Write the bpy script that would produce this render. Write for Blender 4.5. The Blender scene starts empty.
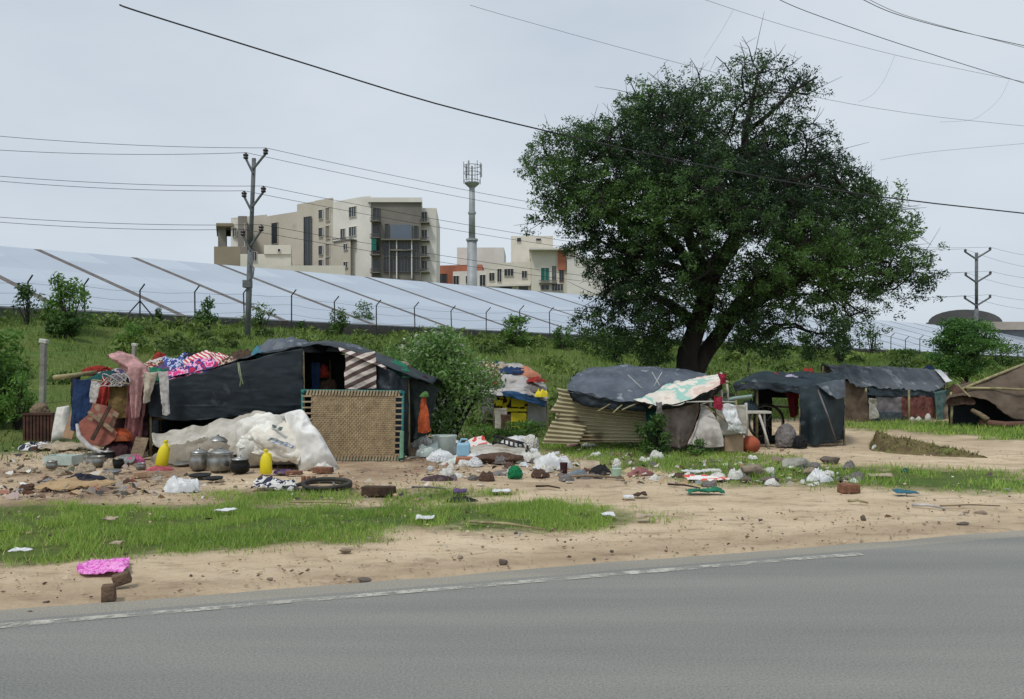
import bpy, math, random
import numpy as np
from mathutils import Vector, Matrix

# ------------------------------------------------------------------ camera, world, sun, exposure
scene = bpy.context.scene
COL = scene.collection
CAMZ, F, HY = 1.25, 800.0, 372.0
cam_d = bpy.data.cameras.new('camera')
cam = bpy.data.objects.new('camera', cam_d)
COL.objects.link(cam)
cam.location = (0, 0, CAMZ)
cam.rotation_euler = (math.radians(90), 0, 0)
cam_d.sensor_width = 36
cam_d.lens = 36 * F / 1024
cam_d.shift_y = (HY - 349.5) / 1024
cam_d.clip_start = 0.05
cam_d.clip_end = 6000
scene.camera = cam

world = bpy.data.worlds.new("World")
scene.world = world
world.use_nodes = True
wn = world.node_tree
wn.nodes.clear()
SUN_EL, SUN_ROT = math.radians(58), math.radians(215)
sky = wn.nodes.new('ShaderNodeTexSky')
sky.sky_type = 'NISHITA'
sky.sun_disc = False
sky.sun_elevation = SUN_EL
sky.sun_rotation = SUN_ROT
wtc = wn.nodes.new('ShaderNodeTexCoord')
wmap = wn.nodes.new('ShaderNodeMapping')
wmap.inputs['Scale'].default_value = (1.0, 1.0, 2.6)
wnoise = wn.nodes.new('ShaderNodeTexNoise')
wnoise.inputs['Scale'].default_value = 1.5
wnoise.inputs['Detail'].default_value = 5
wramp = wn.nodes.new('ShaderNodeValToRGB')
wramp.color_ramp.elements[0].position = 0.34
wramp.color_ramp.elements[0].color = (5.2, 6.0, 6.95, 1)
wramp.color_ramp.elements[1].position = 0.66
wramp.color_ramp.elements[1].color = (7.0, 7.65, 8.3, 1)
wmix = wn.nodes.new('ShaderNodeMixRGB')
wmix.inputs[0].default_value = 0.93
wbg = wn.nodes.new('ShaderNodeBackground')
wbg.inputs[1].default_value = 0.1
wout = wn.nodes.new('ShaderNodeOutputWorld')
wn.links.new(wtc.outputs['Generated'], wmap.inputs[0])
wn.links.new(wmap.outputs[0], wnoise.inputs['Vector'])
wn.links.new(wnoise.outputs['Fac'], wramp.inputs[0])
wn.links.new(sky.outputs[0], wmix.inputs[1])
wn.links.new(wramp.outputs[0], wmix.inputs[2])
wn.links.new(wmix.outputs[0], wbg.inputs[0])
wn.links.new(wbg.outputs[0], wout.inputs[0])

sun_d = bpy.data.lights.new('sun', 'SUN')
sun_d.energy = 1.85
sun_d.angle = math.radians(10)
sun_d.color = (1.0, 0.96, 0.9)
sun = bpy.data.objects.new('sun', sun_d)
COL.objects.link(sun)
az = SUN_ROT
sdir = Vector((math.sin(az) * math.cos(SUN_EL), math.cos(az) * math.cos(SUN_EL), math.sin(SUN_EL)))
sun.rotation_euler = sdir.to_track_quat('Z', 'Y').to_euler()
sun.location = (0, 0, 40)

scene.view_settings.view_transform = 'Standard'
scene.view_settings.look = 'None'
scene.view_settings.exposure = 0.0
scene.view_settings.gamma = 1.0
scene.view_settings.use_curve_mapping = False

# ------------------------------------------------------------------ helpers
rng = np.random.default_rng(7)
random.seed(7)

def _hash(ix, iy, iz, seed):
    h = (ix * 374761393 + iy * 668265263 + iz * 2147483647 + seed * 144665 + 1013904223) & 0xffffffff
    h = ((h ^ (h >> 13)) * 1274126177) & 0xffffffff
    h = (h ^ (h >> 16)) & 0xffffffff
    return h / 4294967295.0

def vnoise(p, seed=0):
    """value noise 0..1, p (N,3)"""
    p = np.asarray(p, float)
    i = np.floor(p).astype(np.int64)
    f = p - i
    f = f * f * (3 - 2 * f)
    r = 0
    for dx in (0, 1):
        wx = f[:, 0] if dx else 1 - f[:, 0]
        for dy in (0, 1):
            wy = f[:, 1] if dy else 1 - f[:, 1]
            for dz in (0, 1):
                wz = f[:, 2] if dz else 1 - f[:, 2]
                r = r + wx * wy * wz * _hash(i[:, 0] + dx, i[:, 1] + dy, i[:, 2] + dz, seed)
    return r

def fbm(p, seed=0, oct=4):
    p = np.asarray(p, float)
    r = 0; a = 1.0; s = 0
    for o in range(oct):
        r = r + a * vnoise(p * (2 ** o) + 17.3 * o, seed + o); s += a; a *= .5
    return r / s

def noise2(x, y, freq, seed=0, oct=4):
    x = np.atleast_1d(np.asarray(x, float)); y = np.atleast_1d(np.asarray(y, float))
    sh = x.shape
    p = np.stack([x.ravel() * freq, y.ravel() * freq, np.full(x.size, seed * 3.7)], 1)
    return fbm(p, seed, oct).reshape(sh)

def P(px, py, Y):
    return Vector(((px - 512) * Y / F, Y, CAMZ - (py - HY) * Y / F))

def gY(py): return CAMZ * F / (py - HY)

def G(px, py):
    Y = gY(py)
    return Vector(((px - 512) * Y / F, Y, 0.0))

DX, DY = .831, .556          # direction of the canal bank
def uv(x, y): return DX * x + DY * y, -DY * x + DX * y

def H(x, y):
    x = np.asarray(x, float); y = np.asarray(y, float)
    u, v = uv(x, y)
    t = np.clip((v - 15.5) / 24.5, 0, 1)
    z = 3.35 * (.45 * t + .55 * t * t * (3 - 2 * t)) - .0125 * np.clip(u - 2, 0, 150) * t
    sh = np.shape(z)
    n = noise2(x, y, .35, 3, 3).reshape(sh) - .5
    n2 = noise2(x, y, 1.6, 5, 3).reshape(sh) - .5
    z = z + (n * .7 + n2 * .18) * np.clip((v - 16) / 6, 0, 1) * np.clip((60 - v) / 10, 0, 1)
    return z

def Hs(x, y): return float(np.ravel(H(np.array([x]), np.array([y])))[0])

def GR(px, py):
    """where the ray of this direction meets the terrain"""
    Ys = np.arange(4, 140, .1)
    X = (px - 512) * Ys / F; Z = CAMZ - (py - HY) * Ys / F
    h = H(X, Ys)
    k = np.argmax(Z <= h + 1e-6) if np.any((Z <= h) & (Ys < 100)) else np.argmin(Z - h + 1e-4 * Ys)
    return Vector((X[k], Ys[k], h[k]))

def lin(c):
    c = c / 255.0
    return c / 12.92 if c <= .04045 else ((c + .055) / 1.055) ** 2.4

def rgb(r, g, b): return (lin(r), lin(g), lin(b), 1)

MATS = {}
def mat(name, c1, c2=None, rough=.85, scale=6, bump=.15, bscale=None, metal=0, spec=.3, detail=6, lo=.35, hi=.65, stretch=(1, 1, 1), trans=0, wear=None, crease=0, csc=4, cst=(1, 1, 1)):
    """noise-mottled material between two base colours; optional third wear colour"""
    if name in MATS: return MATS[name]
    m = bpy.data.materials.new(name); m.use_nodes = True
    nt = m.node_tree; N = nt.nodes; L = nt.links
    b = N['Principled BSDF']
    if c2 is None: c2 = tuple([c * .72 for c in c1[:3]]) + (1,)
    tc = N.new('ShaderNodeTexCoord'); mp = N.new('ShaderNodeMapping')
    mp.inputs['Scale'].default_value = stretch
    L.new(tc.outputs['Object'], mp.inputs[0])
    n = N.new('ShaderNodeTexNoise'); n.inputs['Scale'].default_value = scale; n.inputs['Detail'].default_value = detail
    n.inputs['Roughness'].default_value = .65
    L.new(mp.outputs[0], n.inputs['Vector'])
    r = N.new('ShaderNodeValToRGB')
    r.color_ramp.elements[0].position = lo; r.color_ramp.elements[0].color = c1
    r.color_ramp.elements[1].position = hi; r.color_ramp.elements[1].color = c2
    L.new(n.outputs['Fac'], r.inputs[0])
    out = r.outputs[0]
    if wear:
        col, sc, th = wear
        n3 = N.new('ShaderNodeTexNoise'); n3.inputs['Scale'].default_value = sc; n3.inputs['Detail'].default_value = 8
        L.new(mp.outputs[0], n3.inputs['Vector'])
        r3 = N.new('ShaderNodeValToRGB'); r3.color_ramp.elements[0].position = th; r3.color_ramp.elements[1].position = th + .08
        L.new(n3.outputs['Fac'], r3.inputs[0])
        mx = N.new('ShaderNodeMixRGB'); L.new(r3.outputs[0], mx.inputs[0]); L.new(out, mx.inputs[1]); mx.inputs[2].default_value = col
        out = mx.outputs[0]
    L.new(out, b.inputs['Base Color'])
    b.inputs['Roughness'].default_value = rough
    b.inputs['Metallic'].default_value = metal
    b.inputs['Specular IOR Level'].default_value = spec
    if trans: b.inputs['Transmission Weight'].default_value = trans
    if bump:
        n2 = N.new('ShaderNodeTexNoise'); n2.inputs['Scale'].default_value = bscale or scale * 4; n2.inputs['Detail'].default_value = 5
        L.new(mp.outputs[0], n2.inputs['Vector'])
        bp = N.new('ShaderNodeBump'); bp.inputs['Strength'].default_value = bump; bp.inputs['Distance'].default_value = .02
        L.new(n2.outputs['Fac'], bp.inputs['Height']); L.new(bp.outputs[0], b.inputs['Normal'])
        if crease:
            mc = N.new('ShaderNodeMapping'); mc.inputs['Scale'].default_value = cst; mc.inputs['Rotation'].default_value = (.2, .35, .4); L.new(tc.outputs['Object'], mc.inputs[0])
            nc = N.new('ShaderNodeTexNoise'); nc.noise_type = 'RIDGED_MULTIFRACTAL'; nc.inputs['Scale'].default_value = csc; nc.inputs['Detail'].default_value = 3.5; nc.inputs['Distortion'].default_value = .6
            L.new(mc.outputs[0], nc.inputs['Vector'])
            b2 = N.new('ShaderNodeBump'); b2.inputs['Strength'].default_value = crease; b2.inputs['Distance'].default_value = .05
            L.new(nc.outputs['Fac'], b2.inputs['Height']); L.new(bp.outputs[0], b2.inputs['Normal']); L.new(b2.outputs[0], b.inputs['Normal'])
    MATS[name] = m
    return m

def stripes(name, c1, c2, scale=8, axis='X', rot=0, rough=.9, dist=1.0, th=.5, c3=None):
    if name in MATS: return MATS[name]
    m = mat(name, c1, c2, rough)
    nt = m.node_tree; N = nt.nodes; L = nt.links; b = N['Principled BSDF']
    tc = N.new('ShaderNodeTexCoord'); mp = N.new('ShaderNodeMapping'); mp.inputs['Rotation'].default_value = (0, rot, 0)
    L.new(tc.outputs['Object'], mp.inputs[0])
    w = N.new('ShaderNodeTexWave'); w.bands_direction = axis; w.inputs['Scale'].default_value = scale; w.inputs['Distortion'].default_value = dist
    w.inputs['Detail'].default_value = 1.0; w.inputs['Detail Scale'].default_value = 1.5
    L.new(mp.outputs[0], w.inputs['Vector'])
    r = N.new('ShaderNodeValToRGB'); r.color_ramp.elements[0].position = th - .04; r.color_ramp.elements[1].position = th + .04
    r.color_ramp.elements[0].color = c1; r.color_ramp.elements[1].color = c2
    L.new(w.outputs['Fac'], r.inputs[0]); L.new(r.outputs[0], b.inputs['Base Color'])
    return m

def patches(name, cols, scale=5, rough=.85):
    """printed or patchwork cloth: voronoi cells in several colours"""
    if name in MATS: return MATS[name]
    m = mat(name, cols[0], cols[1], rough, crease=.5, csc=5)
    nt = m.node_tree; N = nt.nodes; L = nt.links; b = N['Principled BSDF']
    tc = N.new('ShaderNodeTexCoord'); v = N.new('ShaderNodeTexNoise'); v.inputs['Scale'].default_value = scale; v.inputs['Detail'].default_value = 2.5
    L.new(tc.outputs['Object'], v.inputs['Vector'])
    r = N.new('ShaderNodeValToRGB'); r.color_ramp.interpolation = 'CONSTANT'
    els = r.color_ramp.elements
    n = len(cols)
    els[0].position = 0; els[0].color = cols[0]
    els[1].position = .43; els[1].color = cols[1 % n]
    for i in range(2, n):
        e = els.new(.43 + .17 * (i - 1) / max(1, n - 2)); e.color = cols[i]
    L.new(v.outputs['Fac'], r.inputs[0]); L.new(r.outputs[0], b.inputs['Base Color'])
    return m

def leafmat(name, dark, light, trans=.25, rough=.6, pale=None):
    """leaf colour varies from leaf to leaf through the 'tint' attribute"""
    if name in MATS: return MATS[name]
    m = bpy.data.materials.new(name); m.use_nodes = True
    nt = m.node_tree; N = nt.nodes; L = nt.links; N.clear()
    at = N.new('ShaderNodeAttribute'); at.attribute_name = 'tint'
    r = N.new('ShaderNodeValToRGB'); r.color_ramp.elements[0].color = dark; r.color_ramp.elements[1].color = light
    if pale:
        r.color_ramp.elements[1].position = .9
        e = r.color_ramp.elements.new(.97); e.color = pale
    L.new(at.outputs['Fac'], r.inputs[0])
    b = N.new('ShaderNodeBsdfPrincipled'); b.inputs['Roughness'].default_value = rough; b.inputs['Specular IOR Level'].default_value = .35
    L.new(r.outputs[0], b.inputs['Base Color'])
    t = N.new('ShaderNodeBsdfTranslucent'); L.new(r.outputs[0], t.inputs[0])
    mx = N.new('ShaderNodeMixShader'); mx.inputs[0].default_value = trans
    L.new(b.outputs[0], mx.inputs[1]); L.new(t.outputs[0], mx.inputs[2])
    o = N.new('ShaderNodeOutputMaterial'); L.new(mx.outputs[0], o.inputs[0])
    MATS[name] = m
    return m

def wloc(o):
    l = Vector((0, 0, 0))
    while o is not None:
        l = l + o.location; o = o.parent
    return l

def tagit(o, label=None, cat=None, group=None, kind=None):
    if label: o['label'] = label
    if cat: o['category'] = cat
    if group: o['group'] = group
    if kind: o['kind'] = kind
    return o

def thing(name, label, cat, loc, group=None):
    o = bpy.data.objects.new(name, None); COL.objects.link(o)
    o.location = Vector(loc); o.empty_display_size = .2
    return tagit(o, label, cat, group)

def rotm(rx=0, ry=0, rz=0):
    return Matrix.Rotation(rz, 3, 'Z') @ Matrix.Rotation(ry, 3, 'Y') @ Matrix.Rotation(rx, 3, 'X')

def crom(A, n):
    """Catmull-Rom resampling of array A (K, ...) to n rows"""
    A = np.asarray(A, float); K = A.shape[0]
    t = np.linspace(0, K - 1, n); i = np.minimum(t.astype(int), K - 2); f = t - i
    p0 = A[np.maximum(i - 1, 0)]; p1 = A[i]; p2 = A[i + 1]; p3 = A[np.minimum(i + 2, K - 1)]
    sh = (n,) + (1,) * (A.ndim - 1); f = f.reshape(sh)
    if K == 2: return p1 + (p2 - p1) * f
    return .5 * (2 * p1 + (p2 - p0) * f + (2 * p0 - 5 * p1 + 4 * p2 - p3) * f * f + (3 * p1 - p0 - 3 * p2 + p3) * f ** 3)

_ico = {}
def ico(sub):
    if sub in _ico: return _ico[sub]
    import bmesh
    bm = bmesh.new(); bmesh.ops.create_icosphere(bm, subdivisions=sub, radius=1)
    V = np.array([v.co[:] for v in bm.verts]); Fc = [tuple(v.index for v in f.verts) for f in bm.faces]; bm.free()
    _ico[sub] = (V, Fc); return _ico[sub]

class MB:
    def __init__(s): s.v = []; s.f = []; s.n = 0; s.t = []
    def add(s, V, Fc, tint=None):
        V = np.asarray(V, float).reshape(-1, 3)
        s.v.append(V); k = s.n
        s.f.extend([tuple(i + k for i in f) for f in Fc]); s.n += len(V)
        s.t.append(np.full(len(V), .5) if tint is None else np.broadcast_to(np.asarray(tint, float), (len(V),)))
        return s
    def box(s, c, d, rx=0, ry=0, rz=0, tap=1.0):
        h = np.array(d) / 2
        V = np.array([[x, y, z] for x in (-1, 1) for y in (-1, 1) for z in (-1, 1)], float) * h
        top = V[:, 2] > 0; V[top, 0] *= tap; V[top, 1] *= tap
        V = V @ np.array(rotm(rx, ry, rz)).T + np.array(c)
        return s.add(V, [(0, 1, 3, 2), (4, 6, 7, 5), (0, 4, 5, 1), (2, 3, 7, 6), (0, 2, 6, 4), (1, 5, 7, 3)])
    def hexa(s, V): # 8 verts: bottom 4 ring, top 4 ring
        return s.add(V, [(3, 2, 1, 0), (4, 5, 6, 7), (0, 1, 5, 4), (1, 2, 6, 5), (2, 3, 7, 6), (3, 0, 4, 7)])
    def tube(s, pts, r, n=8, cap=True):
        pts = np.array([tuple(p) for p in pts], float); K = len(pts)
        r = np.broadcast_to(np.asarray(r, float), (K,)) if np.ndim(r) else np.full(K, r)
        T = np.gradient(pts, axis=0); T /= np.linalg.norm(T, axis=1, keepdims=True) + 1e-9
        ref = np.array([0, 0, 1.]) if abs(T[0, 2]) < .9 else np.array([1., 0, 0])
        V = []
        a = np.linspace(0, 2 * np.pi, n, endpoint=False)
        A = np.cross(T[0], ref); A /= np.linalg.norm(A)
        for k in range(K):
            A = A - T[k] * A.dot(T[k]); A /= np.linalg.norm(A) + 1e-9
            B = np.cross(T[k], A)
            V.append(pts[k] + r[k] * (np.cos(a)[:, None] * A + np.sin(a)[:, None] * B))
        V = np.concatenate(V)
        Fc = [(k * n + j, k * n + (j + 1) % n, (k + 1) * n + (j + 1) % n, (k + 1) * n + j) for k in range(K - 1) for j in range(n)]
        if cap: Fc += [tuple(range(n - 1, -1, -1)), tuple((K - 1) * n + j for j in range(n))]
        return s.add(V, Fc)
    def ring(s, c, R, r, N=28, n=8, rx=0, ry=0, rz=0, sx=1, wob=0):
        a = np.linspace(0, 2 * np.pi, N, endpoint=False); b = np.linspace(0, 2 * np.pi, n, endpoint=False)
        M = np.array(rotm(rx, ry, rz)); V = []
        for i, t in enumerate(a):
            RR = R * (1 + wob * math.sin(3 * t + 1))
            for q in b: V.append([(RR + r * math.cos(q)) * math.cos(t) * sx, (RR + r * math.cos(q)) * math.sin(t), r * math.sin(q)])
        V = np.array(V) @ M.T + np.array(c)
        Fc = [(i * n + j, ((i + 1) % N) * n + j, ((i + 1) % N) * n + (j + 1) % n, i * n + (j + 1) % n) for i in range(N) for j in range(n)]
        return s.add(V, Fc)
    def lathe(s, c, prof, n=24, rx=0, ry=0, rz=0, sc=(1, 1, 1)):
        a = np.linspace(0, 2 * np.pi, n, endpoint=False); V = []
        for r, z in prof: V += [[r * math.cos(t) * sc[0], r * math.sin(t) * sc[1], z * sc[2]] for t in a]
        V = np.array(V) @ np.array(rotm(rx, ry, rz)).T + np.array(c); K = len(prof)
        Fc = [(k * n + j, k * n + (j + 1) % n, (k + 1) * n + (j + 1) % n, (k + 1) * n + j) for k in range(K - 1) for j in range(n)]
        Fc += [tuple(range(n - 1, -1, -1)), tuple((K - 1) * n + j for j in range(n))]
        return s.add(V, Fc)
    def sheet(s, ctrl, nu=30, nv=24, amp=.02, freq=4, seed=0, fold=None, rag=0.0):
        """ctrl: rows of points (Vector) ; fold=(axis, amplitude, count)"""
        C = np.array([[tuple(p) for p in row] for row in ctrl], float)
        A = crom(C, nv); A = np.swapaxes(crom(np.swapaxes(A, 0, 1), nu), 0, 1)   # nv x nu x 3
        gu = np.gradient(A, axis=1); gv = np.gradient(A, axis=0)
        amp = amp * .62; freq = freq * 1.7
        Nn = np.cross(gu.reshape(-1, 3), gv.reshape(-1, 3)); Nn /= np.linalg.norm(Nn, axis=1, keepdims=True) + 1e-9
        p = A.reshape(-1, 3)
        n = fbm(p * freq, seed, 4); rid = 1 - np.abs(2 * fbm(p * freq * .7 + 5, seed + 9, 3) - 1) * 2
        d = amp * ((n - .5) * 1.6 + (rid - .6) * .5)
        wp = p + (np.stack([vnoise(p * freq * .5 + 11 * k, seed + 20 + k) for k in range(3)], 1) - .5) * .9 / freq
        for k in range(6):
            dv = np.random.default_rng(seed * 7 + k).normal(size=3); dv /= np.linalg.norm(dv); al = wp @ dv
            q = (wp - al[:, None] * dv) * .45; q = (q + al[:, None] * dv * 1.5) * freq * (.55 + .4 * k)
            nz = vnoise(q + 13.7 * k, seed + 30 + k); d = d + amp * (.75 / (1 + .3 * k)) * (np.exp(-np.abs(nz - .5) * 9) - .3)
        U, Vv = np.meshgrid(np.linspace(0, 1, nu), np.linspace(0, 1, nv))
        if fold:
            ax, fa, cnt = fold
            q = (U if ax == 'u' else Vv).ravel(); w = (Vv if ax == 'u' else U).ravel()
            ff = vnoise(np.stack([q * cnt, w * 1.2, np.full(q.size, seed * 1.3)], 1), seed + 3) - .5
            d = d + fa * 2 * ff * (.4 + .6 * w)
        p = p + Nn * d[:, None]
        if rag:
            e = np.minimum(np.minimum(U, 1 - U), np.minimum(Vv, 1 - Vv)).ravel()
            wgt = np.clip(1 - e * 14, 0, 1)[:, None]
            dn = np.stack([vnoise(p * 9 + k * 31, seed + k) - .5 for k in range(3)], 1)
            p = p + dn * rag * 2 * wgt
        Fc = [(j * nu + i, j * nu + i + 1, (j + 1) * nu + i + 1, (j + 1) * nu + i) for j in range(nv - 1) for i in range(nu - 1)]
        return s.add(p, Fc)
    def blob(s, c, r, amp=.25, freq=2.0, seed=0, sub=4, flat=.0, ridge=.6, rz=0, rx=0, ry=0):
        """crumpled lump, c = centre of the base"""
        V, Fc = ico(sub)
        rr = np.array(r, float)
        q = V * freq * (rr / rr.max()) + seed * 7.7
        n = fbm(q, seed, 4) - .5
        rid = (1 - np.abs(2 * fbm(q * 1.8 + 3, seed + 5, 3) - 1) * 2) - .6
        V2 = V * (1 + amp * (n * 2 * (1 - ridge) + rid * 1.3 * ridge))[:, None]
        V2 = V2 * rr
        V2 = V2 @ np.array(rotm(rx, ry, rz)).T
        zmin = -flat * rr[2]
        V2[:, 2] = np.where(V2[:, 2] < zmin, zmin + (V2[:, 2] - zmin) * .12, V2[:, 2])
        V2[:, 2] -= V2[:, 2].min()
        return s.add(V2 + np.array(c), Fc)
    def drape(s, c, r, seed=0, freq=2.2, amp=.5, nr=22, nt=64, over=.25, rz=0):
        """a cloth or bag lying in a heap: irregular outline, sharp creases, thin skirt"""
        rx, ry, h = r; R_ = np.random.default_rng(seed + 900)
        t = np.linspace(0, 2 * np.pi, nt, endpoint=False); q = np.linspace(0.02, 1, nr)
        T, Q = np.meshgrid(t, q); T = T.ravel(); Q = Q.ravel()
        ol = fbm(np.stack([np.cos(T) * 1.7, np.sin(T) * 1.7, np.full(T.size, seed * 1.7)], 1), seed, 4)
        rad = Q * (.72 + .62 * (ol - .3))
        x = rad * np.cos(T); y = rad * np.sin(T)
        cr = np.zeros(T.size); wsum = 0
        wx = x + .5 * (vnoise(np.stack([x * 2, y * 2, 0 * x + seed], 1), seed) - .5); wy = y + .5 * (vnoise(np.stack([x * 2, y * 2, 0 * x + seed + 9], 1), seed + 1) - .5)
        for k in range(5):
            a = R_.random() * np.pi; w = 1.0 / (1 + .35 * k); f = freq * (1 + .55 * k)
            u = wx * np.cos(a) + wy * np.sin(a); v = -wx * np.sin(a) + wy * np.cos(a)
            n = vnoise(np.stack([u * f * 1.7, v * f * .45, np.full(x.size, k * 3.3 + seed)], 1), seed + k)
            cr += w * (1 - np.abs(2 * n - 1)) ** 1.3; wsum += w
        cr /= wsum
        big = vnoise(np.stack([x * 1.6, y * 1.6, 0 * x + seed * 2.1], 1), seed + 7)
        dome = np.clip(1 - Q ** 2.6, 0, 1) ** .55
        z = h * dome * (.35 + .75 * big) * (1 - amp * .5 + amp * (cr * 2 - .6)) + h * .05 * cr
        z = z / max(z.max(), 1e-6) * h
        off = (big - .5) * over
        V = np.stack([(x + off * z / h) * rx, (y + off * .5 * z / h) * ry, z], 1)
        V = V @ np.array(rotm(rz=rz)).T + np.array(tuple(c))
        top = np.array([[V[:nt, 0].mean(), V[:nt, 1].mean(), V[:nt, 2].max()]])
        k0 = nr * nt
        Fc = [(i * nt + j, (i + 1) * nt + j, (i + 1) * nt + (j + 1) % nt, i * nt + (j + 1) % nt) for i in range(nr - 1) for j in range(nt)] + [(k0, j, (j + 1) % nt) for j in range(nt)]
        return s.add(np.concatenate([V, top]), Fc)
    def pillow(s, tl, tr, br, bl, th, seed=0, amp=.02, freq=5, n=34, back=1.0):
        """stuffed sack between four corner points"""
        u, v = np.meshgrid(np.linspace(0, 1, n), np.linspace(0, 1, n)); u = u.ravel()[:, None]; v = v.ravel()[:, None]
        tl, tr, br, bl = [np.array(tuple(p)) for p in (tl, tr, br, bl)]
        base = (tl * (1 - u) + tr * u) * (1 - v) + (bl * (1 - u) + br * u) * v
        e = np.clip((1 - np.abs(2 * u - 1) ** 3.2), 0, 1) ** .5 * np.clip((1 - np.abs(2 * v - 1) ** 4), 0, 1) ** .5
        # edges bow inward a little between corners
        cen = base.mean(0); bow = (np.sin(np.pi * u) * (np.abs(2 * v - 1) > .98) + np.sin(np.pi * v) * (np.abs(2 * u - 1) > .98)) * .04
        base = base + (cen - base) * bow
        nn = np.cross(tr - tl, bl - tl); nn /= np.linalg.norm(nn)
        if nn[1] > 0: nn = -nn
        out = []
        for sg in (1, -back):
            p = base + nn * e * th * sg
            d = 0
            for k in range(4):
                a = 2.3 * k + seed; q = p * freq * (1 + .5 * k); q = np.stack([q[:, 0] * np.cos(a) + q[:, 2] * np.sin(a), q[:, 1], (-q[:, 0] * np.sin(a) + q[:, 2] * np.cos(a)) * .35], 1)
                d = d + (1 - np.abs(2 * vnoise(q + seed * 3.1, seed + k) - 1)) / (1 + .4 * k)
            p = p + nn * (e + .15) * ((d[:, None] if np.ndim(d) else d) - 1.2) * amp * sg
            out.append(p)
        F1 = [(j * n + i, j * n + i + 1, (j + 1) * n + i + 1, (j + 1) * n + i) for j in range(n - 1) for i in range(n - 1)]
        F2 = [tuple(q + n * n for q in reversed(f)) for f in F1]
        rim = [j for j in range(n)] + [j * n + n - 1 for j in range(1, n)] + [(n - 1) * n + i for i in range(n - 2, -1, -1)] + [j * n for j in range(n - 2, 0, -1)]
        F3 = [(rim[i], rim[(i + 1) % len(rim)], rim[(i + 1) % len(rim)] + n * n, rim[i] + n * n) for i in range(len(rim))]
        return s.add(np.concatenate(out), F1 + F2 + F3)
    def rock(s, c, r, seed=0, sub=4, k=16):
        V, Fc = ico(sub); R_ = np.random.default_rng(seed + 50)
        N_ = R_.normal(size=(k, 3)); N_ /= np.linalg.norm(N_, axis=1, keepdims=True); h = .62 + .3 * R_.random(k)
        dd = V @ N_.T; rr = np.min(np.where(dd > .05, h / np.maximum(dd, .05), 9), axis=1); rr = np.minimum(rr, 1.15)
        rr = rr * (1 + .10 * (fbm(V * 3.5, seed, 4) - .5) * 2)
        V2 = V * rr[:, None] * np.array(r, float); zm = V2[:, 2].min() * .55; V2[:, 2] = np.maximum(V2[:, 2], zm); V2[:, 2] -= zm
        return s.add(V2 + np.array(tuple(c)), Fc)
    def quads(s, C, A, B, tint):
        """leaf quads at centres C with half axes A, B"""
        n = len(C)
        V = np.stack([C - A, C - B * .6 + A * .1, C + A, C + B * .6 + A * .1], 1).reshape(-1, 3)
        k = np.arange(n) * 4
        Fq = np.stack([k, k + 1, k + 2, k + 3], 1)
        s.v.append(V); s.f.append(Fq + s.n); s.n += 4 * n; s.t.append(np.repeat(tint, 4)); s.big = True
        return s
    def tris(s, B0, B1, T, tint):
        n = len(B0); V = np.stack([B0, B1, T], 1).reshape(-1, 3); k = np.arange(n) * 3
        s.v.append(V); s.f.append(np.stack([k, k + 1, k + 2], 1) + s.n); s.n += 3 * n
        t = np.asarray(tint); s.t.append(np.repeat(t, 3)); s.big = True
        return s
    def build(s, name, m, parent=None, label=None, cat=None, group=None, kind=None, smooth=False, solid=0, origin=None, bevel=0):
        V = np.concatenate(s.v)
        if parent is not None: o0 = np.array(wloc(parent)); loc = (0, 0, 0)
        else:
            if origin is None:
                mn, mx = V.min(0), V.max(0); o0 = np.array([(mn[0] + mx[0]) / 2, (mn[1] + mx[1]) / 2, mn[2]])
            else: o0 = np.array(tuple(origin))
            loc = tuple(o0)
        V = V - o0
        me = bpy.data.meshes.new(name)
        if getattr(s, 'big', False):
            w = s.f[0].shape[1]; Fa = np.concatenate(s.f).astype(np.int32)
            me.vertices.add(len(V)); me.vertices.foreach_set('co', V.astype(np.float32).ravel())
            me.loops.add(Fa.size); me.loops.foreach_set('vertex_index', Fa.ravel())
            me.polygons.add(len(Fa)); me.polygons.foreach_set('loop_start', (np.arange(len(Fa)) * w).astype(np.int32))
            me.update(calc_edges=True)
            at = me.attributes.new('tint', 'FLOAT', 'POINT'); at.data.foreach_set('value', np.concatenate(s.t).astype(np.float32))
        else:
            me.from_pydata(V.tolist(), [], s.f); me.update()
        if smooth:
            me.polygons.foreach_set('use_smooth', np.ones(len(me.polygons), bool))
        me.materials.append(m)
        o = bpy.data.objects.new(name, me); COL.objects.link(o); o.location = loc
        if parent is not None: o.parent = parent
        if solid:
            md = o.modifiers.new('thick', 'SOLIDIFY'); md.thickness = solid; md.offset = 0
        if bevel:
            md = o.modifiers.new('bev', 'BEVEL'); md.width = bevel; md.segments = 2; md.limit_method = 'ANGLE'
        return tagit(o, label, cat, group, kind)

def copy_tree(o, parent=None):
    c = o.copy(); COL.objects.link(c); c.parent = parent
    for ch in [q for q in o.children]: copy_tree(ch, c)
    return c

def PS(rows): return [[P(*p) for p in row] for row in rows]
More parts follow.
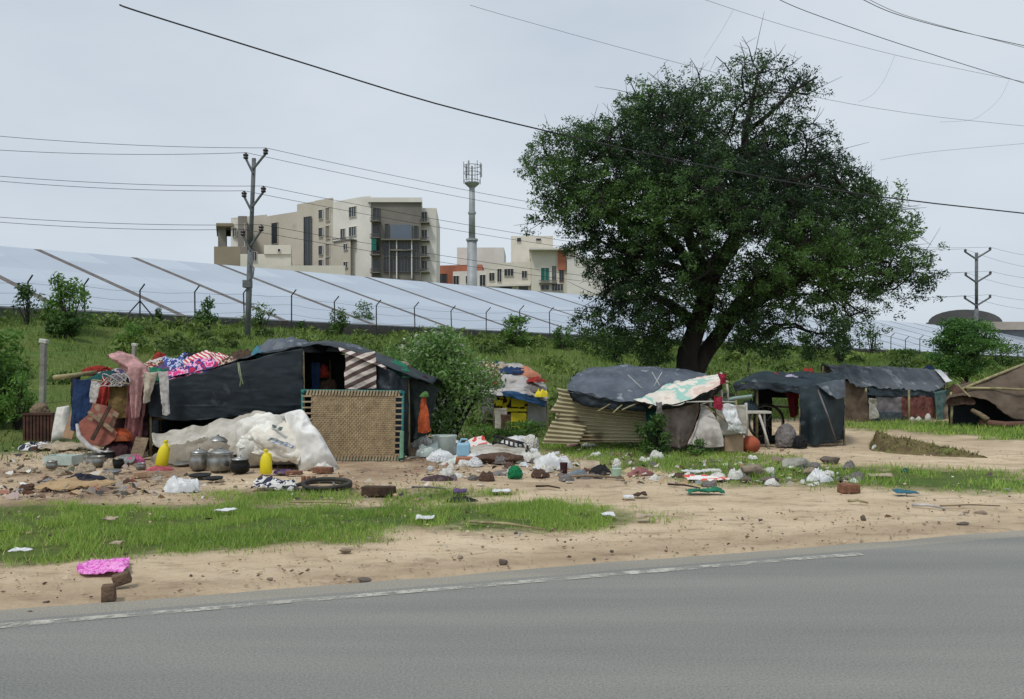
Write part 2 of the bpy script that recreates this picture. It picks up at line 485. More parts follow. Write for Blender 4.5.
# ------------------------------------------------------------------ materials
WOOD = mat('weathered_wood', rgb(150, 132, 108), rgb(92, 78, 62), .9, 5, .4, stretch=(1, 1, 6))
DARKWOOD = mat('dark_wood', rgb(84, 66, 52), rgb(48, 38, 32), .9, 8, .4)
BAMBOO = mat('bamboo', rgb(168, 160, 120), rgb(120, 110, 80), .7, 6, .2)
STEEL = mat('steel', rgb(190, 192, 192), rgb(120, 122, 122), .22, 5, .05, metal=.95)
SOOT = mat('soot_steel', rgb(40, 42, 42), rgb(22, 22, 22), .5, 8, .1, metal=.4)
CONC = mat('concrete', rgb(160, 158, 148), rgb(112, 110, 102), .95, 4, .3)
BRICK = mat('brick', rgb(140, 98, 76), rgb(96, 70, 56), .95, 14, .5)
TARP_BLUE = mat('tarp_navy', rgb(26, 38, 46), rgb(16, 26, 33), .55, 3, .25, wear=(rgb(62, 70, 76), 3.2, .66), spec=.35, crease=.35, csc=3.2, cst=(.5, 1, 2.2))
TARP_GREY = mat('tarp_grey', rgb(94, 102, 112), rgb(64, 72, 82), .5, 2.5, .25, wear=(rgb(132, 138, 144), 5, .6), spec=.35, crease=.7, csc=2.6)
TARP_TEAL = mat('tarp_dark_teal', rgb(44, 60, 66), rgb(28, 38, 44), .6, 3, .25, wear=(rgb(84, 94, 98), 4, .63), spec=.3, crease=.6, csc=2.4)
TARP_BROWN = mat('tarp_brown', rgb(112, 98, 84), rgb(74, 64, 54), .95, 3, .35, crease=.6, csc=2)
CREAM = mat('cream_sheet', rgb(196, 192, 182), rgb(150, 144, 132), .8, 3, .2, wear=(rgb(138, 126, 108), 2.5, .58), crease=.6, csc=2.6, cst=(1, 1, 2))
PLASTIC = mat('white_plastic', rgb(222, 224, 224), rgb(186, 188, 190), .4, 4, .15, spec=.5, crease=.8, csc=7)
SACK = mat('woven_sack', rgb(224, 222, 214), rgb(186, 182, 172), .75, 4, .2, wear=(rgb(150, 140, 122), 2.2, .6), crease=.6, csc=4)
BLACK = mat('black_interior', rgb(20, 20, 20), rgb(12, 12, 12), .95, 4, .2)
RUBBER = mat('rubber', rgb(42, 42, 42), rgb(72, 70, 64), .85, 5, .2)

def cloth_mat(n, r, g, b):
    m = (r + g + b) / 3; r, g, b = [(c * .84 + m * .16) * .95 for c in (r, g, b)]
    return mat('cloth_' + n, rgb(r, g, b), rgb(r * .7, g * .7, b * .7), .95, 5, .3, wear=(rgb(r * .55 + 60, g * .55 + 52, b * .55 + 44), 4.5, .6), crease=.6, csc=5)

# ------------------------------------------------------------------ ground masks
def wpoly(pts): return np.array([[(x - 512) * gY(y) / F, gY(y)] for x, y in pts])
GRASS_POLYS = [
    wpoly([(-60, 507), (60, 503), (130, 500), (200, 508), (260, 503), (340, 507), (430, 508), (520, 503), (590, 503), (640, 516), (560, 526), (470, 524), (380, 532), (330, 540), (200, 550), (150, 553), (60, 562), (-60, 566)]),
    wpoly([(830, 474), (880, 468), (940, 470), (1060, 470), (1060, 492), (960, 492), (900, 488), (850, 484)]),
    wpoly([(700, 468), (760, 462), (830, 464), (870, 470), (880, 478), (840, 490), (760, 484), (700, 480)]),
    wpoly([(480, 425), (545, 415), (600, 445), (640, 440), (700, 452), (760, 456), (720, 470), (650, 472), (600, 462), (560, 452), (490, 445), (440, 440)]),
    wpoly([(845, 422), (950, 422), (1080, 424), (1080, 444), (1010, 440), (940, 432), (850, 430)]),
    wpoly([(230, 492), (290, 489), (330, 494), (300, 500), (240, 499)]),
    wpoly([(395, 492), (430, 484), (445, 492), (430, 500), (400, 500)]),
    wpoly([(-80, 405), (60, 408), (55, 440), (-80, 445)]),
]
def inpoly(x, y, poly):
    r = np.zeros(x.shape, bool); n = len(poly)
    for i in range(n):
        x0, y0 = poly[i]; x1, y1 = poly[(i + 1) % n]
        c = ((y0 > y) != (y1 > y)) & (x < (x1 - x0) * (y - y0) / (y1 - y0 + 1e-12) + x0)
        r ^= c
    return r
def gmask(x, y, seed=0):
    x = np.asarray(x, float); y = np.asarray(y, float)
    amp = np.clip(y / 7, .6, 2.5) * .55
    xs = x + (noise2(x, y, 2.2, 21, 6) - .5) * amp * 4.0
    ys = y + (noise2(x, y, 2.6, 22, 6) - .5) * amp * 2.0
    m = np.zeros(x.shape)
    for p in GRASS_POLYS: m = np.maximum(m, inpoly(xs, ys, p).astype(float))
    u, v = uv(x, y)
    vv = v + (noise2(x, y, .5, 23, 3) - .5) * 3
    m = np.maximum(m, np.clip((vv - 14.2) / .8, 0, 1))
    return m

# road edge line: passes RP with direction RD ; RN points to the camera side
RD = np.array([.9525, .3045]); RP = np.array([-2.62, 4.2]); RN = np.array([.3045, -.9525])
def roadd(x, y): return (x - RP[0]) * RN[0] + (y - RP[1]) * RN[1]

def lines(segs):
    out = []
    for a, b, st in segs: out += list(np.arange(a, b, st))
    return out
xs = lines([(-1800, -400, 200), (-400, -100, 40), (-100, -40, 6), (-40, -14, .6), (-14, -7, .2), (-7, 8, .07), (8, 16, .2), (16, 60, .7), (60, 120, 6), (120, 400, 40), (400, 1801, 200)])
ys = lines([(-800, -100, 100), (-100, -10, 15), (-10, 3, 1), (3, 8.5, .06), (8.5, 13, .09), (13, 20, .16), (20, 34, .35), (34, 60, .7), (60, 140, 5), (140, 400, 40), (400, 3001, 200)])
X, Yg = np.meshgrid(np.array(xs), np.array(ys))
x = X.ravel(); y = Yg.ravel()
z = H(x, y)
near = (np.abs(x) < 18) & (y > 0) & (y < 26)
rd = roadd(x, y)
micro = (noise2(x, y, 1.1, 31, 4) - .5) * .05 + (noise2(x, y, 7, 33, 3) - .5) * .022
z = z + np.where(near, micro * np.clip((-rd) / .5, 0, 1), 0) - np.where(near, .012 * np.clip((-rd) / .3, 0, 1), 0)
z = np.where(rd > -.06, -.03, z)
gm = sum(gmask(x + a * np.clip(y / 7, .6, 1.6), y + b * np.clip(y / 7, .6, 1.6)) for a, b in ((0, 0), (.22, .05), (-.22, -.05), (.08, .12), (-.08, -.12))) / 5
# heap / trodden brown earth close to the shacks
soil = np.clip(1 - np.abs(uv(x, y)[1] - (10.3 + .0 * x)) / 4.2, 0, 1) ** .6 * np.clip(noise2(x, y, 1.1, 41, 5) * 3.2 - 1.05, 0, 1) * np.clip(1.15 - (x + 1) / 6, .35, 1)
soil = np.maximum(soil, np.clip(1 - np.abs(rd + .25) / .5, 0, 1) * .35)
nx, ny = len(xs), len(ys)
me = bpy.data.meshes.new('ground')
V = np.stack([x, y, z], 1).astype(np.float32)
J, I = np.meshgrid(np.arange(ny - 1), np.arange(nx - 1), indexing='ij')
a = (J * nx + I).ravel(); Fq = np.stack([a, a + 1, a + nx + 1, a + nx], 1).astype(np.int32)
me.vertices.add(len(V)); me.vertices.foreach_set('co', V.ravel())
me.loops.add(Fq.size); me.loops.foreach_set('vertex_index', Fq.ravel())
me.polygons.add(len(Fq)); me.polygons.foreach_set('loop_start', (np.arange(len(Fq)) * 4).astype(np.int32))
me.update(calc_edges=True)
me.polygons.foreach_set('use_smooth', np.ones(len(Fq), bool))
for nm, arr in (('grass', gm), ('soil', soil)):
    at = me.attributes.new(nm, 'FLOAT', 'POINT'); at.data.foreach_set('value', arr.astype(np.float32))
ground = bpy.data.objects.new('ground', me); COL.objects.link(ground); tagit(ground, 'sandy roadside dirt rising into a green grassy bank', 'ground', kind='structure')

def ground_mat():
    m = bpy.data.materials.new('dirt'); m.use_nodes = True
    N = m.node_tree.nodes; L = m.node_tree.links; b = N['Principled BSDF']
    tc = N.new('ShaderNodeTexCoord')
    def noi(sc, det=8, rough=.6, st=(1, 1, 1)):
        mp = N.new('ShaderNodeMapping'); mp.inputs['Scale'].default_value = st; L.new(tc.outputs['Object'], mp.inputs[0])
        n = N.new('ShaderNodeTexNoise'); n.inputs['Scale'].default_value = sc; n.inputs['Detail'].default_value = det; n.inputs['Roughness'].default_value = rough
        L.new(mp.outputs[0], n.inputs['Vector']); return n.outputs['Fac']
    def ramp(f, p0, c0, p1, c1):
        r = N.new('ShaderNodeValToRGB'); r.color_ramp.elements[0].position = p0; r.color_ramp.elements[0].color = c0
        r.color_ramp.elements[1].position = p1; r.color_ramp.elements[1].color = c1; L.new(f, r.inputs[0]); return r.outputs[0]
    def mix(f, a, c):
        x = N.new('ShaderNodeMixRGB'); L.new(f, x.inputs[0]); L.new(a, x.inputs[1]); L.new(c, x.inputs[2]); return x.outputs[0]
    sand = ramp(noi(.9, 9, .62, (1, 1.6, 1)), .33, rgb(213, 194, 165), .68, rgb(184, 163, 135))
    grit = ramp(noi(34, 6, .8), .32, (.30, .23, .16, 1), .45, (1, 1, 1, 1))
    mm = N.new('ShaderNodeMixRGB'); mm.blend_type = 'MULTIPLY'; mm.inputs[0].default_value = .5; L.new(sand, mm.inputs[1]); L.new(grit, mm.inputs[2]); sand = mm.outputs[0]
    # scattered dark crumbs and damp stains
    stain = ramp(noi(2.3, 10, .72, (1, 2.2, 1)), .50, (0, 0, 0, 1), .68, (1, 1, 1, 1))
    stc = ramp(noi(9, 6, .7), .3, rgb(140, 122, 102), .7, rgb(166, 146, 120))
    sand = mix(stain, sand, stc)
    sa = N.new('ShaderNodeAttribute'); sa.attribute_name = 'soil'
    ga = N.new('ShaderNodeAttribute'); ga.attribute_name = 'grass'
    soilc = ramp(noi(5, 9, .75), .35, rgb(156, 128, 104), .66, rgb(92, 76, 62))
    c = mix(sa.outputs['Fac'], sand, soilc)
    gr = ramp(noi(.45, 8, .65), .36, rgb(74, 98, 48), .62, rgb(104, 100, 60))
    gr2 = ramp(noi(4, 6, .7), .4, rgb(60, 88, 36), .7, rgb(104, 124, 58))
    hm = N.new('ShaderNodeMixRGB'); hm.inputs[0].default_value = .5; L.new(gr, hm.inputs[1]); L.new(gr2, hm.inputs[2])
    c = mix(ga.outputs['Fac'], c, hm.outputs[0])
    L.new(c, b.inputs['Base Color']); b.inputs['Roughness'].default_value = .97; b.inputs['Specular IOR Level'].default_value = .15
    bp = N.new('ShaderNodeBump'); bp.inputs['Strength'].default_value = .7; bp.inputs['Distance'].default_value = .03
    L.new(noi(13, 9, .75), bp.inputs['Height']); L.new(bp.outputs[0], b.inputs['Normal'])
    return m
ground.data.materials.append(ground_mat())

# ------------------------------------------------------------------ road, shoulder line
def road_mat(name, c1, c2, c3):
    m = bpy.data.materials.new(name); m.use_nodes = True
    N = m.node_tree.nodes; L = m.node_tree.links; b = N['Principled BSDF']
    tc = N.new('ShaderNodeTexCoord')
    mp = N.new('ShaderNodeMapping'); mp.inputs['Rotation'].default_value = (0, 0, -.31); mp.inputs['Scale'].default_value = (.25, 2.0, 1)
    L.new(tc.outputs['Object'], mp.inputs[0])
    n1 = N.new('ShaderNodeTexNoise'); n1.inputs['Scale'].default_value = 1.2; n1.inputs['Detail'].default_value = 8; L.new(mp.outputs[0], n1.inputs[0])
    n2 = N.new('ShaderNodeTexNoise'); n2.inputs['Scale'].default_value = 90; n2.inputs['Detail'].default_value = 4; n2.inputs['Roughness'].default_value = .8; L.new(tc.outputs['Object'], n2.inputs[0])
    r1 = N.new('ShaderNodeValToRGB'); r1.color_ramp.elements[0].position = .3; r1.color_ramp.elements[0].color = c1; r1.color_ramp.elements[1].position = .7; r1.color_ramp.elements[1].color = c2
    L.new(n1.outputs['Fac'], r1.inputs[0])
    r2 = N.new('ShaderNodeValToRGB'); r2.color_ramp.elements[0].position = .36; r2.color_ramp.elements[0].color = (.55, .55, .55, 1); r2.color_ramp.elements[1].position = .6; r2.color_ramp.elements[1].color = (1.25, 1.25, 1.25, 1)
    L.new(n2.outputs['Fac'], r2.inputs[0])
    mm = N.new('ShaderNodeMixRGB'); mm.blend_type = 'MULTIPLY'; mm.inputs[0].default_value = .75; L.new(r1.outputs[0], mm.inputs[1]); L.new(r2.outputs[0], mm.inputs[2])
    L.new(mm.outputs[0], b.inputs['Base Color']); b.inputs['Roughness'].default_value = .8; b.inputs['Specular IOR Level'].default_value = .3
    bp = N.new('ShaderNodeBump'); bp.inputs['Strength'].default_value = .5; bp.inputs['Distance'].default_value = .008
    L.new(n2.outputs['Fac'], bp.inputs['Height']); L.new(bp.outputs[0], b.inputs['Normal'])
    return m
def strip(d0, d1, zz, name, m, amp0=0, amp1=0, lim=(-60, 90), seed=1, kind='structure', label=None, step=.05, nv=2):
    t = np.concatenate([np.arange(lim[0], max(-8, lim[0]), 1.0), np.arange(max(-8, lim[0]), min(14, lim[1]), step), np.arange(min(14, lim[1]), lim[1], 1.0)]) if lim[1] > 14 else np.arange(lim[0], lim[1], step)
    rows = []
    for q in range(nv):
        w = q / (nv - 1)
        d = d0 + (d1 - d0) * w + ((noise2(t, t * 0, 1.4, seed, 6) - .5) * amp0 * (1 - w) + (noise2(t, t * 0 + 9, 1.4, seed + 4, 6) - .5) * amp1 * w) * 2
        rows.append(np.stack([RP[0] + RD[0] * t + RN[0] * d, RP[1] + RD[1] * t + RN[1] * d, np.full(len(t), zz)], 1))
    V = np.concatenate(rows); n = len(t)
    Fc = [(q * n + i, (q + 1) * n + i, (q + 1) * n + i + 1, q * n + i + 1) for q in range(nv - 1) for i in range(n - 1)]
    mb = MB(); mb.add(V, Fc)
    return mb.build(name, m, label=label, cat='road' if kind == 'structure' else None, kind=kind, origin=(0, 0, zz))
ASPH = road_mat('asphalt', rgb(122, 123, 119), rgb(141, 140, 133), None)
SHO = road_mat('dusty_shoulder', rgb(136, 134, 126), rgb(158, 152, 138), None)
strip(.21, 7.8, .006, 'road', ASPH, label='grey asphalt road crossing the foreground', nv=2)
strip(0.0, .24, .002, 'road_shoulder', SHO, amp0=.07, amp1=0, label='dusty pale edge of the asphalt')
def paint_mat():
    m = mat('road_paint', rgb(206, 204, 192), rgb(170, 168, 156), .8, 8, .1)
    N = m.node_tree.nodes; L = m.node_tree.links
    tc = N.new('ShaderNodeTexCoord'); n = N.new('ShaderNodeTexNoise'); n.inputs['Scale'].default_value = 7; n.inputs['Detail'].default_value = 9; n.inputs['Roughness'].default_value = .75
    L.new(tc.outputs['Object'], n.inputs[0]); r = N.new('ShaderNodeValToRGB'); r.color_ramp.elements[0].position = .44; r.color_ramp.elements[1].position = .56
    r.color_ramp.elements[0].color = (.85, .85, .85, 1); r.color_ramp.elements[1].color = (0.12, 0.12, 0.12, 1)
    L.new(n.outputs['Fac'], r.inputs[0])
    L.new(r.outputs[0], N['Principled BSDF'].inputs['Alpha'])
    return m
strip(.275, .35, .010, 'road_marking', paint_mat(), amp0=.03, amp1=.03, lim=(-40, 5.2), label='worn white edge line painted on the asphalt')

# ------------------------------------------------------------------ grass as blades
GRASS = leafmat('grass_blade', rgb(82, 122, 42), rgb(170, 196, 96), .3, .7, pale=rgb(200, 186, 130))
BANKG = leafmat('bank_grass_blade', rgb(52, 84, 34), rgb(136, 158, 78), .25, .8)
def blades(n, sampler, h, w, name, m, label, hfun=H):
    x, y, dens = sampler(n)
    keep = rng.random(len(x)) < dens
    x, y = x[keep], y[keep]; n = len(x)
    z = hfun(x, y) - .01
    a = rng.random(n) * 6.28; hh = (h * np.clip(y / 34, .35, 1.1) if h > .2 else h) * (.4 + .9 * rng.random(n)) * (.5 + noise2(x, y, 1.5, 51, 3))
    le = hh * (.2 + .6 * rng.random(n)); b = rng.random(n) * 6.28
    wd = w * np.clip(y / 30, .35, 1.2) if h > .2 else w
    dx, dy = np.cos(a) * wd / 2, np.sin(a) * wd / 2
    B0 = np.stack([x - dx, y - dy, z], 1); B1 = np.stack([x + dx, y + dy, z], 1)
    T = np.stack([x + np.cos(b) * le, y + np.sin(b) * le, z + hh], 1)
    t = np.clip((.8 * noise2(x, y, .9, 52, 4) + .45 * rng.random(n) - .08 + (rng.random(n) < .03)) if h < .2 else (1.5 * noise2(x, y, .22, 53, 5) - .5 + .5 * rng.random(n)), 0, 1)
    mb = MB(); mb.tris(B0, B1, T, t)
    return mb.build(name, m, label=label, cat='grass', kind='stuff', origin=(0, 8, 0))
def samp(x0, x1, y0, y1, fm):
    def f(n):
        x = x0 + (x1 - x0) * rng.random(n); y = y0 + (y1 - y0) * rng.random(n)
        return x, y, fm(x, y)
    return f
def fm_near(x, y):
    u, v = uv(x, y); J = np.clip(y / 7, .6, 1.6)
    return gmask(x + rng.normal(size=x.shape) * .22 * J, y + rng.normal(size=x.shape) * .11 * J) * np.clip(noise2(x, y, 3.0, 61, 5) * 6.5 - 2.75, .03, 1) * (v < 14) * np.where((x > 2.2) & (y > 8) & (y < 11.5), .55, 1)
blades(190000, samp(-5.6, 1.6, 5.0, 8.4, fm_near), .055, .0075, 'roadside_grass', GRASS, 'bright green grass strip growing beside the road dirt')
blades(130000, samp(-2, 8.5, 7.6, 14.0, fm_near), .07, .011, 'weedy_grass', GRASS, 'patchy green weeds between the shacks and the dirt')
blades(60000, samp(6, 22, 12, 26, lambda x, y: gmask(x, y)), .10, .02, 'far_verge_grass', GRASS, 'grass strip in front of the far tents')
def fm_bank(x, y):
    u, v = uv(x, y)
    return ((v > 13) & (v < 47) & (np.abs(x) < .72 * y + 3)).astype(float) * np.clip(noise2(x, y, .7, 62, 4) * 4 - 1.2, .05, 1)
blades(420000, samp(-32, 62, 8, 86, fm_bank), .24, .04, 'bank_grass', BANKG, 'rough grass covering the slope of the canal bank')

def bank_weeds():
    """broad leaved weeds and low scrub dotted over the slope"""
    mb = MB(); cnt = 0
    while cnt < 420:
        y = 12 + 60 * rng.random() ** 1.2; x = (rng.random() * 1.4 - .7) * y; u, v = uv(x, y)
        if v < 15.5 or v > 44 or noise2(x, y, .25, 95, 3)[0] < .47: continue
        cnt += 1; n = 70 + int(110 * rng.random()); R = .18 + .5 * rng.random() ** 2 + .006 * y; z0 = Hs(x, y)
        o = rng.normal(size=(n, 3)); o /= np.linalg.norm(o, axis=1, keepdims=True); o[:, 2] = np.abs(o[:, 2])
        C = np.array([x, y, z0]) + o * (rng.random((n, 1)) ** .4) * np.array([R, R, R * .8])
        A = rng.normal(size=(n, 3)); A /= np.linalg.norm(A, axis=1, keepdims=True); B = rng.normal(size=(n, 3)); B -= A * (A * B).sum(1, keepdims=True); B /= np.linalg.norm(B, axis=1, keepdims=True)
        sz = (.04 + .0022 * y) * (.6 + .8 * rng.random((n, 1))); base = rng.random()
        mb.quads(C, A * sz, B * sz * .6, np.clip(base * .7 + .3 * rng.random(n), 0, 1))
    mb.build('bank_weeds', leafmat('weed_leaf', rgb(40, 66, 28), rgb(128, 150, 70), .25, .6), label='low broad-leaved weeds dotted over the slope of the bank', cat='weeds', kind='stuff', origin=(0, 20, 0))
bank_weeds()
# ------------------------------------------------------------------ solar tables on the bank
def glass_mat():
    m = bpy.data.materials.new('solar_glass'); m.use_nodes = True
    N = m.node_tree.nodes; L = m.node_tree.links; b = N['Principled BSDF']
    u = N.new('ShaderNodeUVMap'); br = N.new('ShaderNodeTexBrick')
    br.inputs['Scale'].default_value = 1; br.inputs['Color1'].default_value = rgb(168, 180, 194); br.inputs['Color2'].default_value = rgb(184, 195, 207)  # sky reflection on the glass painted in as a pale base colour
    br.inputs['Mortar'].default_value = rgb(140, 150, 164); br.offset = 0; br.inputs['Mortar Size'].default_value = .012
    br.inputs['Brick Width'].default_value = 2.44; br.inputs['Row Height'].default_value = 2.86
    L.new(u.outputs[0], br.inputs['Vector'])
    tc = N.new('ShaderNodeTexCoord'); n = N.new('ShaderNodeTexNoise'); n.inputs['Scale'].default_value = .25; n.inputs['Detail'].default_value = 5; L.new(tc.outputs['Object'], n.inputs[0])
    mx = N.new('ShaderNodeMixRGB'); mx.blend_type = 'MULTIPLY'; mx.inputs[0].default_value = .22; L.new(br.outputs[0], mx.inputs[1]); L.new(n.outputs['Fac'], mx.inputs[2])
    L.new(mx.outputs[0], b.inputs['Base Color']); b.inputs['Roughness'].default_value = .28; b.inputs['Specular IOR Level'].default_value = .8
    return m
SG = glass_mat()
GALV = mat('galvanised', rgb(128, 130, 130), rgb(98, 100, 100), .6, 4, .1, metal=.3)
RUSTB = mat('brown_beam', rgb(116, 110, 104), rgb(88, 82, 78), .9, 3, .2)
D3 = Vector((1.496, 1, -.0225)).normalized(); G3 = Vector((-1.64, 1, .63)).normalized()
PB = P(185, 316, 41.0)
def solar():
    N3 = D3.cross(G3).normalized()
    if N3.z < 0: N3 = -N3
    W, Ln = 4.88, 14.3
    root = thing('solar_table', 'x', 'solar panel', PB, 'solar panel tables in a row on the bank')
    def slab(name, u0, u1, w0, w1, t0, t1, m, uvs=False):
        V = [PB + D3 * a + G3 * b + N3 * t for t in (t0, t1) for a, b in ((u0, w0), (u1, w0), (u1, w1), (u0, w1))]
        mb = MB(); mb.hexa([tuple(p) for p in V]); o = mb.build(name, m, root)
        if uvs:
            ul = o.data.uv_layers.new(name='UVMap')
            q = [(u0, w0), (u1, w0), (u1, w1), (u0, w1)] * 2
            for lp in o.data.loops: ul.data[lp.index].uv = q[lp.vertex_index]
        return o
    slab('panel_surface', 0, W, 0, Ln, 0, .05, SG, True)
    slab('side_beam', W + .003, W + .395, -.1, Ln + .05, -.25, .03, RUSTB)
    slab('lower_beam', 0, W, -.14, -.004, -.22, .03, GALV)
    slab('purlin', .2, W - .2, 4, 4.15, -.2, -.004, GALV); slab('purlin', .2, W - .2, 10, 10.15, -.2, -.004, GALV)
    for a, b in ((.6, .5), (4.4, .5), (.6, 9.9), (4.4, 9.9)):
        p = PB + D3 * a + G3 * b - N3 * .2
        mb = MB(); g = Hs(p.x, p.y); mb.tube([(p.x, p.y, g - .3), (p.x, p.y, p.z)], .07, 6); mb.build('support_leg', GALV, root)
    root['label'] = 'pale tilted solar table above the left bank, second gap beam from the left edge'
    for k in range(-4, 27):
        c = root if k == 0 else copy_tree(root)
        c.location = PB + D3 * (5.28 * k)
        side = ('farthest left, cut by the photo edge' if k <= -1 else 'in the row left of the apartment block' if k < 2 else 'in the row under the apartment block' if k < 5 else
                'in the row under the phone tower' if k < 8 else 'in the row behind the big tree' if k < 18 else 'in the row beside the small round tree')
        c['label'] = 'pale tilted solar table ' + side
solar()
def low_strip():  # long dark upright strip set under the lower edge of the panels
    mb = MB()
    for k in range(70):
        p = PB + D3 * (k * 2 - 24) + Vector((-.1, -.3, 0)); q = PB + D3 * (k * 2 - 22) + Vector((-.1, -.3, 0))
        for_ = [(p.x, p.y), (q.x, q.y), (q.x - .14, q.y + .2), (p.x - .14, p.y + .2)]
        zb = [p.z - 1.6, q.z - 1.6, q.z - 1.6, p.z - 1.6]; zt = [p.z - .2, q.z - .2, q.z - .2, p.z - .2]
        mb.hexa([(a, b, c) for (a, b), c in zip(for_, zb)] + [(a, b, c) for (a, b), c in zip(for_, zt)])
    mb.build('under_panel_strip', mat('dark_strip_grey', rgb(86, 84, 78), rgb(58, 58, 54), .95, 1.5, .2), label='long low dark strip under the solar panels', cat='wall')
low_strip()
# white footing blocks below the dark strip
FB = None
for i, px in enumerate((186, 312, 404, 468, 618, 896)):
    u = 0
    Y = 1 / (.0278 * (1 - (px - 28) / 1681)) + 2.2
    x = (px - 512) / F * Y; z = Hs(x, Y)
    if FB is None:
        FB = MB().box((x, Y, z + .3), (1.0, .5, .75)).build('concrete_footing', mat('pale_concrete', rgb(190, 188, 180), rgb(150, 148, 140), .9, 2, .2), bevel=.02,
            label='pale concrete footing block on the bank below the solar panels', cat='footing', group='pale footing blocks under the solar panels')
        o = FB; b0 = z
    else:
        o = FB.copy(); COL.objects.link(o); o.location = (x, Y, z - .075)

# ------------------------------------------------------------------ chain fence along the bank
FE = mat('fence_iron', rgb(62, 68, 66), rgb(40, 44, 44), .8, 4, .1)
def fence():
    base = Vector((-21.8, 36, 3.2)); D = Vector((DX, DY, 0))
    root = thing('bank_fence', 'dark iron post and wire fence with bent tops running along the bank', 'fence', (base.x, base.y, Hs(base.x, base.y)))
    us = [0, 2.3, 4.64, 7.17, 9.6] + [12.07 + 2.45 * i for i in range(38)]
    us = [-4.9, -2.45] + us
    tops = []
    for i, u in enumerate(us):
        p = base + D * u; z = Hs(p.x, p.y); h = 2.0
        lean = (random.random() - .5) * .12
        pts = [(p.x, p.y, z - .2), (p.x + lean * .5, p.y, z + h * .6), (p.x + lean, p.y, z + h), (p.x + lean + .28, p.y - .12, z + h + .3)]
        MB().tube(pts, .035, 6).build('fence_post', FE, root)
        tops.append(Vector((p.x + lean, p.y, z)))
        if i in (4,):
            for s in (-1, 1):
                MB().tube([(p.x + s * 1.0, p.y + s * .65, z), (p.x + lean, p.y, z + 1.5)], .035, 6).build('brace', FE, root)
    for hz in (.5, 1.0, 1.5, 1.95):
        pts = []
        for a, b in zip(tops[:-1], tops[1:]):
            for t in (0, .5): 
                q = a.lerp(b, t); pts.append((q.x, q.y - .04, q.z + hz - (.06 if t else 0)))
        MB().tube(pts, .006, 4).build('wire', FE, root)
fence()

# ------------------------------------------------------------------ far buildings
class Facade:
    """a vertical wall plane seen from the camera point between two picture columns at given depths"""
    def __init__(s, pa, Ya, pb, Yb):
        s.A = np.array([(pa - 512) * Ya / F, Ya]); s.B = np.array([(pb - 512) * Yb / F, Yb])
        d = s.B - s.A; s.d = d / np.linalg.norm(d); s.n = np.array([s.d[1], -s.d[0]])
        if s.n[1] > 0: s.n = -s.n
    def at(s, px):
        k = (px - 512) / F   # x = k*y on line
        A, d = s.A, s.d
        t = (k * A[1] - A[0]) / (d[0] - k * d[1]); return A + d * t
    def box(s, mb, x0, y0, x1, y1, o0, o1):
        a = s.at(x0); b = s.at(x1); Ym = (a[1] + b[1]) / 2
        zt = CAMZ - (y0 - HY) * Ym / F; zb = CAMZ - (y1 - HY) * Ym / F
        r = [a + s.n * o1, b + s.n * o1, b + s.n * o0, a + s.n * o0]
        mb.hexa([(p[0], p[1], zb) for p in r] + [(p[0], p[1], zt) for p in r])
WIN = mat('dark_window', rgb(52, 58, 62), rgb(34, 40, 44), .25, .3, 0, spec=.6)
GREYB = mat('grey_brown_cladding', rgb(128, 124, 116), rgb(112, 108, 102), .8, .2, 0)
BEIGE = mat('beige_plaster', rgb(192, 186, 172), rgb(178, 171, 157), .9, .15, 0, wear=(rgb(150, 144, 132), .12, .62))
WHITEP = mat('offwhite_plaster', rgb(222, 219, 211), rgb(204, 200, 192), .9, .15, 0, wear=(rgb(168, 164, 154), .1, .64))
CREAMP = mat('cream_plaster', rgb(216, 211, 198), rgb(200, 195, 182), .9, .2, 0)
DARKP = mat('brown_plaster', rgb(150, 140, 122), rgb(136, 126, 108), .9, .2, 0)
GREENN = mat('green_net', rgb(40, 110, 100), rgb(30, 84, 78), .9, .4, 0)
TERRA = mat('terracotta_plaster', rgb(176, 112, 88), rgb(150, 94, 74), .9, .2, 0)
RAIL = mat('balcony_rail', rgb(96, 96, 94), rgb(78, 78, 76), .7, .5, 0)
def zpx(py, Y): return CAMZ - (py - HY) * Y / F
def prism(root, name, pts, ytop, Yref, zb, m):
    z = zpx(ytop, Yref); q = [((p - 512) * Y / F, Y) for p, Y in pts]; n = len(q)
    V = [(a, b, zb) for a, b in q] + [(a, b, z) for a, b in q]
    Fc = [(i, (i + 1) % n, n + (i + 1) % n, n + i) for i in range(n)] + [tuple(range(n - 1, -1, -1)), tuple(range(n, 2 * n))]
    return MB().add(V, Fc).build(name, m, root)
def window(root, f, x0, y0, x1, y1, m=None, frame=WHITEP, mull=1, out=.06):
    mb = MB(); f.box(mb, x0, y0, x1, y1, .01, out); w = mb.build('window', m or WIN, root)
    fr = MB(); t = .25
    f.box(fr, x0 - t, y0 - t, x1 + t, y0, .01, out + .12); f.box(fr, x0 - t, y1, x1 + t, y1 + t, .01, out + .2)
    f.box(fr, x0 - t, y0, x0, y1, .01, out + .12); f.box(fr, x1, y0, x1 + t, y1, .01, out + .12)
    for k in range(mull):
        c = x0 + (x1 - x0) * (k + 1) / (mull + 1); f.box(fr, c - .12, y0, c + .12, y1, out, out + .05)
    fr.build('window_frame', frame, w)
def balcony(root, f, x0, yslab, x1, h=3.2, dep=1.3, m=None, solid=False):
    mb = MB(); f.box(mb, x0, yslab, x1, yslab + .9, .02, dep); b = mb.build('balcony', m or GREYB, root)
    r = MB()
    if solid: f.box(r, x0, yslab - h, x1, yslab - .02, dep - .12, dep)
    else:
        f.box(r, x0, yslab - h, x1, yslab - h + .5, dep - .1, dep)
        k = x0
        while k <= x1: f.box(r, k - .12, yslab - h + .5, k + .12, yslab, dep - .08, dep - .02); k += 1.1
    r.build('railing', RAIL, b)
